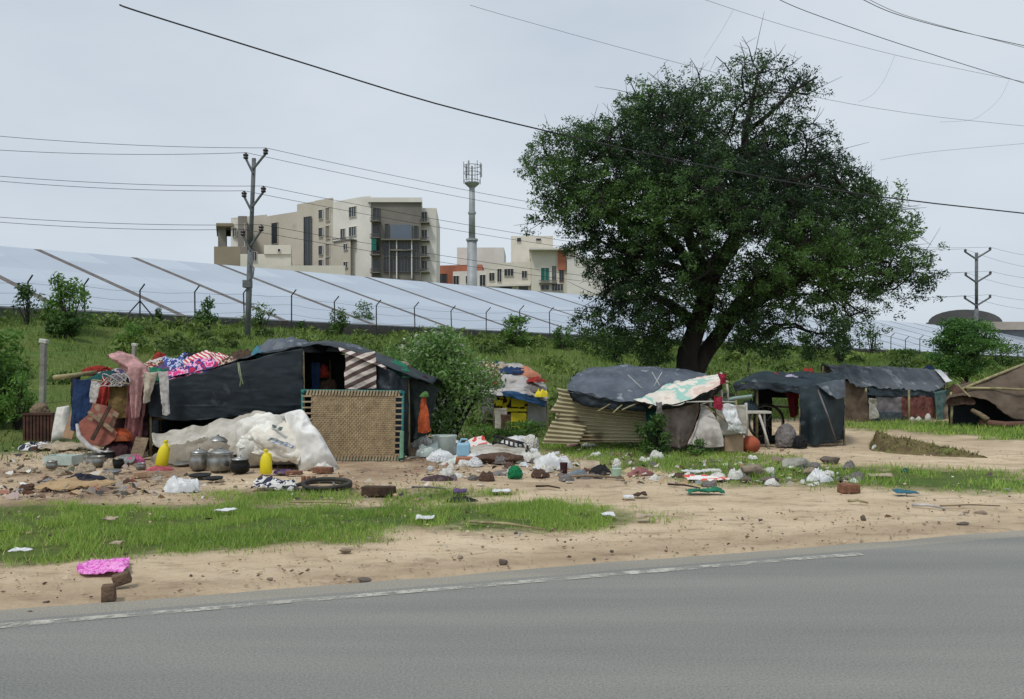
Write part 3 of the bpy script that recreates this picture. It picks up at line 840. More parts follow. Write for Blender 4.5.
def apartments():
    Y0 = 138; root = thing('apartment_building', 'tall beige and white apartment building with a dark glass stair tower behind the solar panels', 'building', ((330 - 512) * 150 / F, 150, 2.0))
    zb = 1.5
    prism(root, 'wall', [(360, 138), (371, 137.2), (371, 152), (333, 157), (333, 142)], 197, 138, zb, WHITEP)
    prism(root, 'wall', [(267, 152), (297, 147.5), (300, 163), (270, 168)], 211.5, 147.5, zb, BEIGE)
    prism(root, 'wall', [(297, 147.4), (315, 144.8), (318, 160), (300, 162.5)], 201.5, 145, zb, BEIGE)
    prism(root, 'wall', [(315, 144.7), (333, 142), (336, 158), (318, 159.5)], 197.5, 142, zb, BEIGE)
    prism(root, 'wall', [(231, 156), (267, 152.4), (270, 168), (234, 172)], 214.5, 152.4, zb, BEIGE)
    prism(root, 'tower', [(371.2, 137), (421, 137), (423, 155), (371.2, 152)], 201, 137, zb, GREYB)
    prism(root, 'wall', [(421.2, 138.5), (436.5, 138.5), (440, 156), (423.2, 155.5)], 208, 138.5, zb, WHITEP)
    prism(root, 'parapet', [(368, 136.6), (422, 136.6), (423, 150), (368, 150)], 198, 137, zpx(202.5, 137), WHITEP)
    # low extension
    prism(root, 'extension', [(214, 132), (240, 132), (242, 150), (216, 150)], 246.5, 132, zb, DARKP)
    prism(root, 'extension', [(240.2, 131.8), (291, 131.8), (293, 148), (242.2, 148)], 254, 131.8, zb, CREAMP)
    prism(root, 'extension', [(264, 131.5), (291, 131.5), (292, 140), (265, 140)], 245, 131.5, zpx(254, 131.5), CREAMP)
    prism(root, 'extension', [(255, 125), (345, 125), (345, 130), (256, 130)], 265.5, 125, zb, CREAMP)
    # back left block
    prism(root, 'wall', [(218, 150), (226, 150), (227, 165), (219, 165)], 224, 150, zb, GREYB)
    prism(root, 'wall', [(231, 149), (238, 149), (239, 165), (232, 165)], 219, 149, zb, WHITEP)
    prism(root, 'wall', [(238, 148), (247, 148), (248, 165), (239, 165)], 216, 148, zb, GREYB)
    prism(root, 'canopy', [(216, 148.5), (233, 148.5), (234, 160), (217, 160)], 223, 148.5, zpx(226, 148.5), DARKP)
    f = Facade(214, 132, 240, 132); window(root, Facade(240.2, 131.8, 291, 131.8), 252, 252, 257, 261); window(root, Facade(264, 131.5, 291, 131.5), 278, 249, 280.5, 252, mull=0)
    f = Facade(218, 150, 247, 148); window(root, f, 233, 228, 236.5, 237); window(root, f, 240, 224, 245, 236, m=GREENN, mull=0)
    window(root, f, 240, 239, 245, 247)
    f = Facade(267, 152, 333, 142)
    window(root, f, 272, 223, 278, 244, mull=0, frame=BEIGE)
    window(root, f, 304.5, 217, 311.5, 266, frame=GREYB, mull=1)
    for yy in (208, 226, 244, 258): 
        window(root, f, 319, yy + 2, 323, yy + 11, m=WIN, mull=0); window(root, f, 326, yy, 330, yy + 13, m=GREYB, frame=WHITEP, mull=0)
    f = Facade(333, 142, 360, 138)
    window(root, f, 349.5, 207, 356.5, 217, mull=2); window(root, f, 349.5, 227, 356.5, 236, mull=2); window(root, f, 341, 229, 345.5, 238, mull=1)
    balcony(root, f, 338, 241, 357, 2.2)
    prism(root, 'bay', [(333, 140.5), (350.5, 137.8), (351, 140.5), (334, 143)], 240, 138, zb, BEIGE)
    f2 = Facade(333, 140.5, 350.5, 137.8); window(root, f2, 344, 244, 348, 250, mull=1); window(root, f2, 344, 262, 348, 268, mull=1)
    # tower details
    f = Facade(371.2, 137, 421, 137)
    for yy in (208.5, 225, 242, 259.5):
        window(root, f, 373, yy, 380, yy + 11.5, frame=GREYB, mull=1); balcony(root, f, 371.6, yy + 13.5, 381, 3.2, 1.6)
    window(root, f, 385, 224, 389, 238, frame=GREYB, mull=0); window(root, f, 414, 226, 418, 240, frame=GREYB, mull=0)
    mb = MB(); f.box(mb, 391, 225, 412, 239, .02, .3); mb.build('glass_panel', mat('bluish_glass', rgb(98, 110, 124), rgb(84, 94, 108), .3, .1, 0, spec=.6), root)
    for yy in (243, 258):
        for a, b in ((384, 389), (391, 396), (398, 411), (414, 419)): window(root, f, a, yy, b, yy + 14, frame=GREYB, mull=1 if b - a < 8 else 3)
    for a in (389.5, 396.6, 411.6):
        mb = MB(); f.box(mb, a, 241, a + 1, 279, .2, .6); mb.build('column', WHITEP if a > 391 else GREYB, root)
    mb = MB(); f.box(mb, 381.5, 239.6, 421, 241, .1, 1.0); f.box(mb, 391, 250, 412, 251.4, .3, .9); mb.build('ledge', GREYB, root)
    mb = MB(); f.box(mb, 373.5, 240.5, 378, 252, 1.62, 1.8); mb.build('green_netting', GREENN, root)
    f = Facade(421.2, 138.5, 436.5, 138.5)
    for yy in (213, 231, 247, 262): 
        window(root, f, 422, yy - 1, 427, yy + 8, mull=1); balcony(root, f, 421.4, yy + 10.5, 430, 3, 1.6)
apartments()
def villas():
    root = thing('housing_block', 'low cream and terracotta housing block beside the phone tower', 'building', ((500 - 512) * 170 / F, 172, 2.0)); zb = 1.5
    prism(root, 'wall', [(436, 180), (482, 178), (486, 195), (438, 197)], 265, 179, zb, TERRA)
    prism(root, 'wall', [(453, 175), (487, 173), (489, 186), (455, 188)], 271, 174, zb, WHITEP)
    prism(root, 'wall', [(487, 170), (531, 168), (533, 186), (489, 188)], 262.5, 169, zb, CREAMP)
    prism(root, 'wall', [(457, 200), (504, 200), (506, 215), (459, 215)], 247.5, 200, zb, WHITEP)
    prism(root, 'wall', [(531.2, 165), (575, 165), (577, 183), (533.2, 185)], 249, 165, zb, CREAMP)
    prism(root, 'wall', [(511, 178), (553, 178), (553, 188), (512, 188)], 236, 178, zb, CREAMP)
    prism(root, 'roof_slab', [(529, 163), (577, 163), (577, 183), (530, 185)], 247.5, 163, zpx(249.5, 163), WHITEP)
    prism(root, 'panel', [(558, 164.5), (566, 164.5), (566, 168), (558, 168)], 251, 164.5, zpx(270, 164.5), TERRA)
    prism(root, 'panel', [(567, 164), (640, 164), (640, 180), (567, 180)], 258, 164, zb, WHITEP)
    f = Facade(436, 180, 482, 178); window(root, f, 436.5, 274, 447, 283, mull=1, frame=TERRA)
    f = Facade(453, 175, 487, 173)
    for a, b, c, d in ((453.5, 276, 459, 285), (466, 276, 470, 283), (480, 275, 485.5, 286)): window(root, f, a, b, c, d)
    f = Facade(487, 170, 531, 168)
    for a, b, c, d in ((489.5, 273, 494.5, 281), (497.5, 269, 501.5, 282), (504.5, 269, 513.5, 276), (522, 271, 527, 278)): window(root, f, a, b, c, d, mull=2 if c - a > 6 else 1)
    mb = MB(); f.box(mb, 487.5, 284.5, 531, 286.5, .02, .8); mb.build('ledge', WHITEP, root)
    mb = MB(); f.box(mb, 500, 285, 512, 290, .02, .1); f.box(mb, 519, 286.5, 528, 290, .02, .1); mb.build('opening', WIN, root)
    f = Facade(531.2, 165, 575, 165)
    window(root, f, 541, 268, 549, 281, m=GREENN, mull=1); window(root, f, 552, 266, 556, 281); window(root, f, 559.5, 268, 563.5, 282, frame=TERRA)
    window(root, f, 541, 285, 549, 290); window(root, f, 552, 284, 563, 291, mull=3)
    balcony(root, f, 539, 283, 557, 2.5, 1.0)
    f = Facade(511, 178, 553, 178); window(root, f, 517, 238, 521, 242, mull=0); window(root, f, 536, 238.5, 541, 241, mull=0)
villas()
def hall():
    root = thing('arched_hall', 'dark arched shed roof beyond the fence behind the right utility pole', 'building', ((960 - 512) * 120 / F, 124, 1.5))
    Y = 120; n = 14; x0, x1 = 928, 1003
    out = []
    for k in range(n + 1):
        a = math.pi * k / n; px = (x0 + x1) / 2 - (x1 - x0) / 2 * math.cos(a); py = 323 - 13.5 * math.sin(a)
        out.append(((px - 512) * Y / F, zpx(py, Y)))
    out = [(out[0][0], 0.5)] + out + [(out[-1][0], 0.5)]; n += 2
    V = [(a, Y, b) for a, b in out] + [(a + 5.2, Y + 9, b) for a, b in out]; m = n + 1
    Fc = [(i, i + 1, m + i + 1, m + i) for i in range(n)] + [tuple(range(m - 1, -1, -1)), tuple(range(m, 2 * m))]
    MB().add(V, Fc).build('arched_roof', mat('dark_roof', rgb(92, 92, 92), rgb(74, 74, 76), .8, .3, 0), root)
    prism(root, 'wall', [(926, 121), (1005, 121), (1008, 128), (930, 128)], 322.5, 121, 0, CONC)
    root2 = thing('storage_building', 'low grey building with pale roof band at the far right edge', 'building', ((1010 - 512) * 110 / F, 113, 1.5))
    prism(root2, 'wall', [(985, 110), (1060, 110), (1065, 125), (990, 125)], 330, 110, 0, mat('slate_wall', rgb(120, 124, 128), rgb(100, 104, 108), .9, .3, 0))
    prism(root2, 'roof', [(984, 109.5), (1061, 109.5), (1066, 126), (989, 126)], 322, 110, zpx(330, 110) + .01, mat('pale_roof', rgb(176, 166, 156), rgb(158, 150, 140), .9, .3, 0))
hall()

# ------------------------------------------------------------------ phone tower
def tower():
    Y = 120; s = Y / F; x = (472 - 512) * s
    root = thing('phone_tower', 'slim grey steel phone mast with antenna ring above the housing block', 'tower', (x, Y, 2.5))
    TM = mat('mast_grey', rgb(168, 172, 174), rgb(140, 144, 146), .6, .5, 0, metal=.2)
    MB().tube([(x, Y, 0), (x, Y, zpx(240, Y))], [.85, .72], 12).build('lower_mast', TM, root, smooth=True)
    MB().tube([(x, Y, zpx(240, Y)), (x, Y, zpx(184, Y))], [.5, .42], 12).build('upper_mast', TM, root, smooth=True)
    for yy in (240, 213): MB().tube([(x, Y, zpx(yy, Y) - .15), (x, Y, zpx(yy, Y) + .15)], .9 if yy == 240 else .6, 12).build('flange', TM, root)
    MB().lathe((x, Y, zpx(184, Y)), [(.4, -.6), (1.1, 0), (1.15, .15), (.5, .16)], 16).build('platform', TM, root)
    DK = mat('antenna_grey', rgb(112, 118, 120), rgb(90, 94, 96), .6, .5, 0)
    for h in (181, 173, 166): MB().ring((x, Y, zpx(h, Y)), 1.25, .05, 20, 5).build('guard_ring', DK, root)
    for k in range(6):
        a = k * math.pi / 3 + .2
        q = (x + 1.25 * math.cos(a), Y + 1.25 * math.sin(a))
        MB().tube([(q[0], q[1], zpx(184, Y)), (q[0], q[1], zpx(162, Y))], .05, 5).build('antenna_pole', DK, root)
        if k % 2 == 0: MB().box((q[0] + .12 * math.cos(a), q[1] + .12 * math.sin(a), zpx(170, Y)), (.28, .16, 2.0), rz=a).build('antenna', TM, root)
    MB().tube([(x, Y, zpx(184, Y)), (x, Y, zpx(166, Y))], .12, 6).build('antenna_pole', DK, root)
tower()

# ------------------------------------------------------------------ utility poles and wires
POLE = mat('pole_grey', rgb(112, 116, 118), rgb(86, 90, 92), .75, 3, .15)
INS = mat('insulator', rgb(58, 50, 50), rgb(44, 38, 38), .3, 3, 0, spec=.6)
def upole(basepx, toppx, ytop, Y, zb, ins, label, name='utility_pole'):
    s = Y / F; kk = 1 if Y < 50 else 1.45
    xb = (basepx - 512) * s; xt = (toppx - 512) * s; zt = zpx(ytop, Y)
    root = thing(name, label, 'utility pole', (xb, Y, zb), 'steel utility poles with three pairs of insulators')
    H0 = zt - zb
    MB().tube([(xb, Y, zb - .3), ((xb + xt) / 2, Y, zb + H0 * .5)], .115 * kk, 10).build('lower_pole', POLE, root, smooth=True)
    MB().tube([((xb + xt) / 2, Y, zb + H0 * .5), (xt, Y, zt)], .085 * kk, 10).build('upper_pole', POLE, root, smooth=True)
    tips = []
    for (px, py) in ins:
        ix, iz = (px - 512) * s, zpx(py, Y)
        f = (iz - zb) / H0
        xc = xb + (xt - xb) * min(1, f)
        MB().tube([(xc, Y - .1, iz - .85), (ix, Y - .1, iz - .22)], .045 * kk * 1.1, 6).build('cross_arm', POLE, root)
        MB().lathe((ix, Y - .1, iz - .26), [(.03, 0), (.1, .03), (.1, .09), (.06, .11), (.11, .14), (.11, .2), (.05, .24), (.04, .28)], 12).build('insulator', INS, root, smooth=True)
        tips.append(Vector((ix, Y - .1, iz + .02)))
    return root, tips
z1 = Hs((247 - 512) * 33 / F, 33)
p1, t1 = upole(247, 254, 158.4, 33, z1, [(246.6, 153.7), (266.4, 149), (245, 191.8), (264.2, 187), (243.8, 230.2), (262, 225.5)], 'tall grey steel utility pole on the bank in front of the apartment building')
MB().tube([P(248, 262, 32.8), P(254, 268, 32.8), P(253, 276, 32.8), P(249, 280, 32.8)], .03, 6).build('cable_loop', POLE, p1)
MB().box(P(247.5, 284, 32.95), (.32, .3, .3)).build('clamp_band', POLE, p1)
z2 = Hs((977 - 512) * 65 / F, 65)
p2, t2 = upole(976.5, 976.5, 252.7, 65, z2, [(964.6, 249.4), (989.3, 247.5), (965, 272.7), (989.6, 271.5), (964.3, 295.7), (989.3, 294.9)], 'far grey steel utility pole behind the small round tree at right')
WIRE = mat('wire_dark', rgb(52, 54, 56), rgb(40, 42, 44), .7, 3, 0)
WIREP = mat('wire_pale', rgb(158, 164, 170), rgb(148, 154, 160), .6, 3, 0)
def wire(a, b, sag, r, label, m=WIRE, n=28, group='power lines strung between the poles'):
    pts = []
    for k in range(n + 1):
        t = k / n; p = a.lerp(b, t); pts.append((p.x, p.y, p.z - sag * 4 * t * (1 - t)))
    MB().tube(pts, r, 5).build('overhead_wire', m, label=label, cat='wire', group=group)
lv = ['top', 'top', 'middle', 'middle', 'lowest', 'lowest']; sd = ['left', 'right'] * 3
for k in range(6):
    wire(t1[k], t2[k], 1.3, .010, f'thin power line from the {sd[k]} {lv[k]} insulator of the near pole towards the big tree')
    e = P([13, 13, 13, 13, 13, 13][k] - 15, [150, 136, 181, 176, 222, 217][k], 31 - 0 * k)
    wire(t1[k], e, .12, .010, f'thin power line running left from the {sd[k]} {lv[k]} insulator to the photo edge')
    e = t2[k] + Vector((16, 11, -.3 + 1.2 * (k % 2)))
    wire(t2[k], e, .5, .010, f'thin power line leaving the {sd[k]} {lv[k]} insulator of the far pole rightward')
def wire_px(pts, Y0, Y1, r, label, m=WIRE):
    A = np.array(pts, float); C = crom(A, 24); n = len(C)
    w = [P(C[i][0], C[i][1], Y0 + (Y1 - Y0) * i / (n - 1)) for i in range(n)]
    MB().tube(w, r, 5).build('overhead_wire', m, label=label, cat='wire', group='cables crossing the sky')
wire_px([(120, 5), (143, 13), (300, 62), (430, 102), (555, 133), (700, 165), (860, 194), (1030, 214)], 12, 17, .014, 'thick dark cable sagging across the sky in front of the tree crown')
wire_px([(470, 5), (500, 14), (600, 42), (690, 66), (760, 84), (835, 101), (930, 116), (1035, 127)], 30, 34, .009, 'faint thin wire passing behind the top of the tree', WIREP)
wire_px([(700, -2), (745, 13), (800, 30), (891, 54), (960, 69), (1035, 84)], 28, 32, .008, 'faint wire with two droppers high at upper right', WIREP)
wire_px([(780, 0), (811, 13), (900, 44), (1030, 85)], 20, 23, .009, 'dark wire crossing the upper right sky below the paired wires')
wire_px([(860, -2), (893, 13), (950, 29), (1030, 47)], 20, 22, .009, 'upper wire of the close pair in the top right corner')
wire_px([(866, -2), (900, 13.5), (955, 29.5), (1030, 49)], 20, 22, .008, 'lower wire of the close pair in the top right corner', WIREP)
wire_px([(733, 10), (722, 30), (704, 58)], 28, 28, .005, 'faint dropper wire slanting down to the tree top', WIREP)
wire_px([(895, 55), (884, 80), (872, 95), (858, 102)], 30, 30, .005, 'faint dropper wire slanting left at upper right', WIREP)
wire_px([(1009, 80), (1000, 98), (985, 112), (970, 120), (940, 122)], 30, 30, .005, 'faint dropper wire near the right photo edge', WIREP)
wire_px([(880, 160), (930, 152), (1030, 143)], 30, 30, .007, 'very faint single wire right of the tree crown', WIREP)

# ------------------------------------------------------------------ plants
def rand_leaves(C, size, flat=.5, n_long=1.9):
    """half axes for leaf quads"""
    n = len(C)
    d = rng.normal(size=(n, 3)); d[:, 2] *= flat + .4; d /= np.linalg.norm(d, axis=1, keepdims=True)
    e = rng.normal(size=(n, 3)); e -= d * (e * d).sum(1, keepdims=True); e /= np.linalg.norm(e, axis=1, keepdims=True)
    s = size * (.6 + .8 * rng.random((n, 1)))
    return d * s * .5, e * s * .5 / n_long * 1.2
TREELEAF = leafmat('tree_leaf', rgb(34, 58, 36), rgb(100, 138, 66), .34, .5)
BARK = mat('tree_bark', rgb(50, 47, 44), rgb(32, 30, 29), .95, 4, .6, stretch=(1, 1, .3))
def big_tree():
    Y0 = 22.0; s = Y0 / F
    base = P(694, 372, Y0); zb = Hs(base.x, Y0)
    root = thing('tree', 'big dense spreading tree with dark green crown standing behind the middle shack', 'tree', (base.x, Y0, zb))
    poly = np.array([(525, 150), (540, 132), (575, 122), (603, 112), (633, 84), (668, 78), (700, 66), (728, 62), (748, 46), (775, 50), (800, 62), (818, 86), (828, 112), (820, 135), (838, 150), (868, 172), (893, 200), (913, 222), (930, 252), (934, 280), (915, 308), (880, 318), (850, 338), (815, 350), (775, 338), (745, 344), (715, 330), (690, 338), (650, 352), (615, 344), (585, 340), (572, 318), (592, 290), (590, 262), (560, 246), (530, 228), (540, 205), (524, 185)], float)
    holes = [(683, 258, 15), (694, 272, 10), (740, 252, 12), (757, 246, 8), (668, 240, 9), (560, 226, 14), (548, 238, 12), (700, 325, 14), (690, 240, 10), (730, 265, 10), (765, 230, 8), (640, 200, 7), (600, 170, 6), (840, 225, 7), (735, 300, 10), (655, 300, 8), (728, 70, 12), (805, 110, 12), (770, 80, 10), (860, 300, 12), (810, 300, 10), (628, 322, 9), (775, 110, 12), (660, 70, 15), (790, 150, 10), (720, 92, 8), (850, 335, 14), (585, 300, 10), (570, 275, 12), (690, 300, 12), (715, 232, 8), (830, 318, 14), (800, 325, 12), (880, 300, 12), (905, 295, 10)]
    def sdist(x, y):
        d = np.full(len(x), 1e9); n = len(poly)
        for i in range(n):
            a = poly[i]; b = poly[(i + 1) % n]; ab = b - a
            t = np.clip(((x - a[0]) * ab[0] + (y - a[1]) * ab[1]) / (ab @ ab), 0, 1)
            d = np.minimum(d, np.hypot(x - a[0] - t * ab[0], y - a[1] - t * ab[1]))
        return d
    x = 515 + 430 * rng.random(9000); y = 35 + 325 * rng.random(9000)
    ins = inpoly(x, y, poly); x, y = x[ins], y[ins]
    d = sdist(x, y); k = d > 7; x, y, d = x[k], y[k], d[k]
    ok = np.ones(len(x), bool)
    for hx, hy, hr in holes: ok &= (np.hypot(x - hx, y - hy) > hr + 5 * rng.random(len(x)))
    pr = np.where((y > 290) & (x > 665), .8, 1.0) * np.where((y < 150) & (x > 690), .5, 1.0) * np.where((y > 318) & (x > 665), .8, 1)
    ok &= rng.random(len(x)) < pr
    # prefer the rim so that clumps give the outline
    x, y, d = x[ok], y[ok], d[ok]
    pick = []
    for i in range(len(x)):
        if len(pick) >= 680: break
        dep = (rng.random() * 2 - 1) * min(4.6, .5 + d[i] * s * 1.15)
        q = np.array([x[i], y[i], dep, d[i]])
        if all((abs(q[0] - p[0]) + abs(q[1] - p[1])) * s + abs(q[2] - p[2]) * .6 > .58 for p in pick): pick.append(q)
    cl = np.array([tuple(P(p[0], p[1], Y0 + p[2])) for p in pick]); pp = np.array(pick); pd = pp[:, 3]
    # limbs traced from the trunk upward
    def L(pts, r): return [(P(a, b, Y0 + c), q) for (a, b, c), q in zip(pts, r)]
    limbs = [
        L([(690, 384, 0), (689, 360, 0), (692, 344, 0), (696, 328, .1), (704, 306, .1), (707, 282, 0), (716, 260, -.2), (733, 244, -.3), (742, 215, -.2), (740, 175, 0), (742, 135, .2), (752, 100, .2), (760, 72, 0)], [.33, .29, .27, .25, .25, .24, .25, .2, .17, .13, .10, .06, .03]),
        L([(694, 384, .2), (702, 362, .3), (714, 345, .5), (736, 319, .8), (759, 301, 1.0), (782, 287, 1.2), (815, 270, 1.4), (850, 262, 1.4), (890, 262, 1.2)], [.26, .24, .23, .21, .19, .16, .12, .08, .04]),
        L([(705, 300, .1), (690, 275, -.2), (668, 240, .2), (640, 226, .5), (610, 215, .6), (575, 195, .5), (550, 170, .3)], [.2, .17, .14, .11, .09, .06, .03]),
        L([(694, 330, 0), (672, 305, 1.5), (650, 290, 2.6), (620, 285, 3.0), (600, 300, 3.0)], [.2, .14, .11, .07, .03]),
        L([(707, 280, 0), (694, 255, .8), (685, 225, 1.4), (675, 185, 1.6), (655, 145, 1.4), (640, 110, 1.0)], [.2, .17, .13, .1, .07, .03]),
        L([(742, 215, -.2), (770, 190, -.9), (800, 175, -1.3), (830, 175, -1.3), (860, 200, -1)], [.14, .1, .08, .05, .03]),
        L([(742, 135, .2), (765, 115, -.4), (795, 90, -.6), (815, 78, -.6)], [.08, .06, .04, .02]),
        L([(736, 319, .8), (750, 290, .2), (790, 265, -.3), (830, 240, -.5), (870, 230, -.5)], [.18, .13, .1, .07, .03]),
        L([(740, 175, 0), (715, 140, .5), (690, 110, .6), (668, 90, .4)], [.09, .06, .04, .02]),
        L([(690, 275, -.2), (660, 262, -.6), (625, 250, -.8), (600, 240, -.8)], [.12, .09, .06, .03]),
    ]
    mb = MB(); nodes = []
    for lb in limbs:
        pts = np.array([tuple(p) for p, r in lb]); rr = np.array([r for p, r in lb])
        A = crom(np.concatenate([pts, rr[:, None]], 1), len(lb) * 4)
        A[:, :3] += (np.stack([vnoise(A[:, :3] * 1.1 + 40 * q, 71 + q) - .5 for q in range(3)], 1)) * .25
        mb.tube(A[:, :3], np.maximum(A[:, 3], .015), 10)
        nodes += [tuple(a[:3]) for a in A[8:]]
    nodes = np.array(nodes)
    fork = np.array(tuple(P(700, 310, Y0)))
    order = np.argsort(np.linalg.norm(cl - fork, axis=1))
    br = MB()
    for i in order:
        c = cl[i]; dd = np.linalg.norm(nodes - c, axis=1) + .25 * np.maximum(0, nodes[:, 2] - c[2])
        j = np.argmin(dd); p = nodes[j]; L_ = np.linalg.norm(c - p)
        mid1 = p + (c - p) * .35 + rng.normal(size=3) * .07 * L_ + np.array([0, 0, .08 * L_]); mid2 = p + (c - p) * .7 + rng.normal(size=3) * .07 * L_ + np.array([0, 0, .06 * L_])
        r = .018 + .022 * min(L_, 2)
        br.tube([p, mid1, mid2, c], [r, r * .8, r * .6, .01], 5, False)
        nodes = np.vstack([nodes, mid1, mid2, c])
        for _ in range(5):
            v = rng.normal(size=3) * .34; v[2] = v[2] * .8 + .08
            br.tube([c - (c - mid2) * rng.random() * .6, c + v * .6, c + v * 1.25 + np.array([0, 0, -.05])], [.012, .008, .004], 3, False)
    # bare twigs on the top
    for (a, b, c, e) in ((752, 60, 742, 36), (770, 62, 786, 44), (782, 70, 802, 56), (730, 72, 716, 56), (668, 92, 664, 62), (664, 88, 648, 72), (700, 80, 690, 58), (745, 70, 740, 42), (760, 74, 772, 52), (795, 90, 812, 72), (810, 140, 838, 128), (850, 190, 872, 165), (690, 90, 704, 62)):
        q = [P(a, b, Y0 + .3), P((a + c) / 2 + 2, (b + e) / 2, Y0), P(c, e, Y0 - .2)]; br.tube(q, [.02, .012, .005], 4, False)
        for _ in range(5):
            t = rng.random(); m0 = q[0].lerp(q[2], t); v = Vector(np.clip(rng.normal(size=3), -1.4, 1.4) * .22); br.tube([m0, m0 + v], [.007, .003], 3, False)
    # trunk object = trunk + limbs + twigs in one mesh
    mb2 = MB(); mb2.v = mb.v + br.v; mb2.t = mb.t + br.t; mb2.f = mb.f + [tuple(i + mb.n for i in f) for f in br.f]; mb2.n = mb.n + br.n
    mb2.build('trunk', BARK, root, smooth=True)
    lf = MB()
    for i, c in enumerate(cl):
        x_, y_ = pp[i][0], pp[i][1]
        dense = 1.0
        if y_ > 290: dense = 1.0
        if x_ < 665 and y_ > 240: dense = 1.3
        if y_ < 150 and x_ > 690: dense = .7
        n = int(450 * dense * min(1, .5 + pd[i] / 70) * (.6 + .8 * rng.random()))
        R = np.array([.40, .44, .30]) * (.75 + .6 * rng.random()) * min(1, .5 + pd[i] / 45)
        o = rng.normal(size=(n, 3)); o /= np.linalg.norm(o, axis=1, keepdims=True)
        # sub-sprays inside a clump
        ns = 9; sc = np.clip(rng.normal(size=(ns, 3)), -1.5, 1.5) * R * .95
        if y_ > 285: sc[:, 2] -= rng.random(ns) * .5
        C = c + sc[rng.integers(0, ns, n)] + o * (rng.random((n, 1)) ** .6) * np.array([.21, .21, .15])
        A, B = rand_leaves(C, .086, .5)
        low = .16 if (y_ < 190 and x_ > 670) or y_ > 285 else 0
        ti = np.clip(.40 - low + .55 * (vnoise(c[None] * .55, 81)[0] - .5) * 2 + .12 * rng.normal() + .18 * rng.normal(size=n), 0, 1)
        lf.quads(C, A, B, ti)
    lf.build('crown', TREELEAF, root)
big_tree()

def shrub(px, pyb, w, h, label, name='shrub', cat='bush', n=1500, size=.09, tint=(.2, .8), m=None, Y=None, group=None, stems=7, depth=None, lob=9, flat=.5, sparse=1.0):
    if Y is None: b = GR(px, pyb)
    else: b = Vector(((px - 512) * Y / F, Y, Hs((px - 512) * Y / F, Y)))
    s = b.y / F; W, Hh = w * s / 2, h * s; D = depth or W * .8
    root = thing(name, label, cat, b, group)
    lf = MB(); st = MB()
    for k in range(lob * 2):
        a = rng.random() * 6.28; rr = rng.random() ** .5
        hz = .12 + .8 * rng.random(); wz = math.sin(math.pi * min(1, hz * .75 + .2)) ** .6
        c = np.array([b.x + math.cos(a) * rr * W * .78 * wz, b.y + math.sin(a) * rr * D * .78 * wz, b.z + hz * Hh * .9])
        if k < stems * 2:
            st.tube([(b.x + (c[0] - b.x) * .15, b.y + (c[1] - b.y) * .15, b.z - .05), ((b.x + c[0]) / 2, (b.y + c[1]) / 2, b.z + (c[2] - b.z) * .45), tuple(c)], [.018 * Hh + .004, .012 * Hh + .004, .004], 5, False)
        nn = int(n / (lob * 2) * sparse)
        o = rng.normal(size=(nn, 3)); o /= np.linalg.norm(o, axis=1, keepdims=True)
        C = c + o * (rng.random((nn, 1)) ** .5) * np.array([W * .34, D * .34, Hh * .18])
        C[:, 2] = np.maximum(C[:, 2], b.z + .01)
        A, B = rand_leaves(C, size, flat)
        ti = np.clip(tint[0] + (tint[1] - tint[0]) * (.5 * rng.random() + .5 * rng.random(nn)), 0, 1)
        lf.quads(C, A, B, ti)
    st.build('stem', BARK, root); lf.build('foliage', m or SHRUBLEAF, root)
    return root
SHRUBLEAF = leafmat('shrub_leaf', rgb(34, 62, 26), rgb(110, 150, 66), .3, .5)
YOUNGLEAF = leafmat('young_tree_leaf', rgb(40, 76, 34), rgb(96, 140, 66), .3, .5)
FLOWERLEAF = leafmat('flowering_bush_leaf', rgb(44, 80, 34), rgb(124, 160, 88), .3, .5, pale=rgb(206, 206, 196))
shrub(68, 333, 52, 62, 'large light green bush on the bank at far left below the panels', n=1700, size=.16, tint=(.35, 1))
shrub(66, 338, 40, 26, 'dark low bush at the foot of the light green bush at far left', n=2200, size=.14, tint=(0, .45))
shrub(28, 325, 34, 46, 'thin drooping dark sapling at the left photo edge', name='sapling', cat='sapling', n=500, size=.16, tint=(.0, .4), stems=3)
shrub(158, 326, 9, 22, 'small narrow dark bush below the braced fence post', n=300, size=.12, tint=(0, .4))
shrub(207, 332, 26, 36, 'dark bush left of the near utility pole', n=900, size=.15, tint=(.1, .6))
shrub(262, 326, 34, 30, 'ragged bush just right of the near utility pole', n=500, size=.15, tint=(.2, .7))
shrub(302, 326, 14, 14, 'tiny dark bush between two fence posts right of the pole', n=260, size=.13, tint=(0, .5))
shrub(338, 333, 22, 36, 'left bush of the cluster under the apartment building', n=800, size=.16, tint=(.1, .7))
shrub(364, 336, 34, 40, 'taller right bush of the cluster under the apartment building', n=1400, size=.16, tint=(.1, .7))
shrub(515, 345, 38, 32, 'bright green leafy bush on the bank left of the big tree', n=1300, size=.18, tint=(.4, 1))
shrub(562, 350, 30, 26, 'pale grey green bush by the left skirt of the big tree', n=700, size=.16, tint=(.3, .7))
shrub(128, 350, 42, 30, 'low weedy bush with pale leaves on the slope behind the rag heap', n=600, size=.14, tint=(.5, 1))
shrub(612, 362, 50, 38, 'dark bush under the left skirt of the big tree', n=1500, size=.17, tint=(.0, .4))
shrub(655, 366, 40, 30, 'dark scrub just left of the big tree trunk', n=1100, size=.17, tint=(.0, .35))
shrub(742, 360, 36, 34, 'dark scrub right of the big tree trunk', n=1100, size=.17, tint=(.0, .4))
shrub(775, 362, 34, 30, 'green bush on the bank above the open tarp shelter', n=1000, size=.18, tint=(.1, .6))
shrub(808, 362, 30, 34, 'dark bush left of the tall brownish shrub on the right bank', n=1000, size=.2, tint=(0, .5))
shrub(840, 363, 30, 52, 'tall brownish green shrub on the right bank behind the long tent', n=1500, size=.2, tint=(.0, .5))
shrub(872, 352, 28, 34, 'sparse bush with bare stems on the right bank', n=400, size=.22, tint=(0, .5))
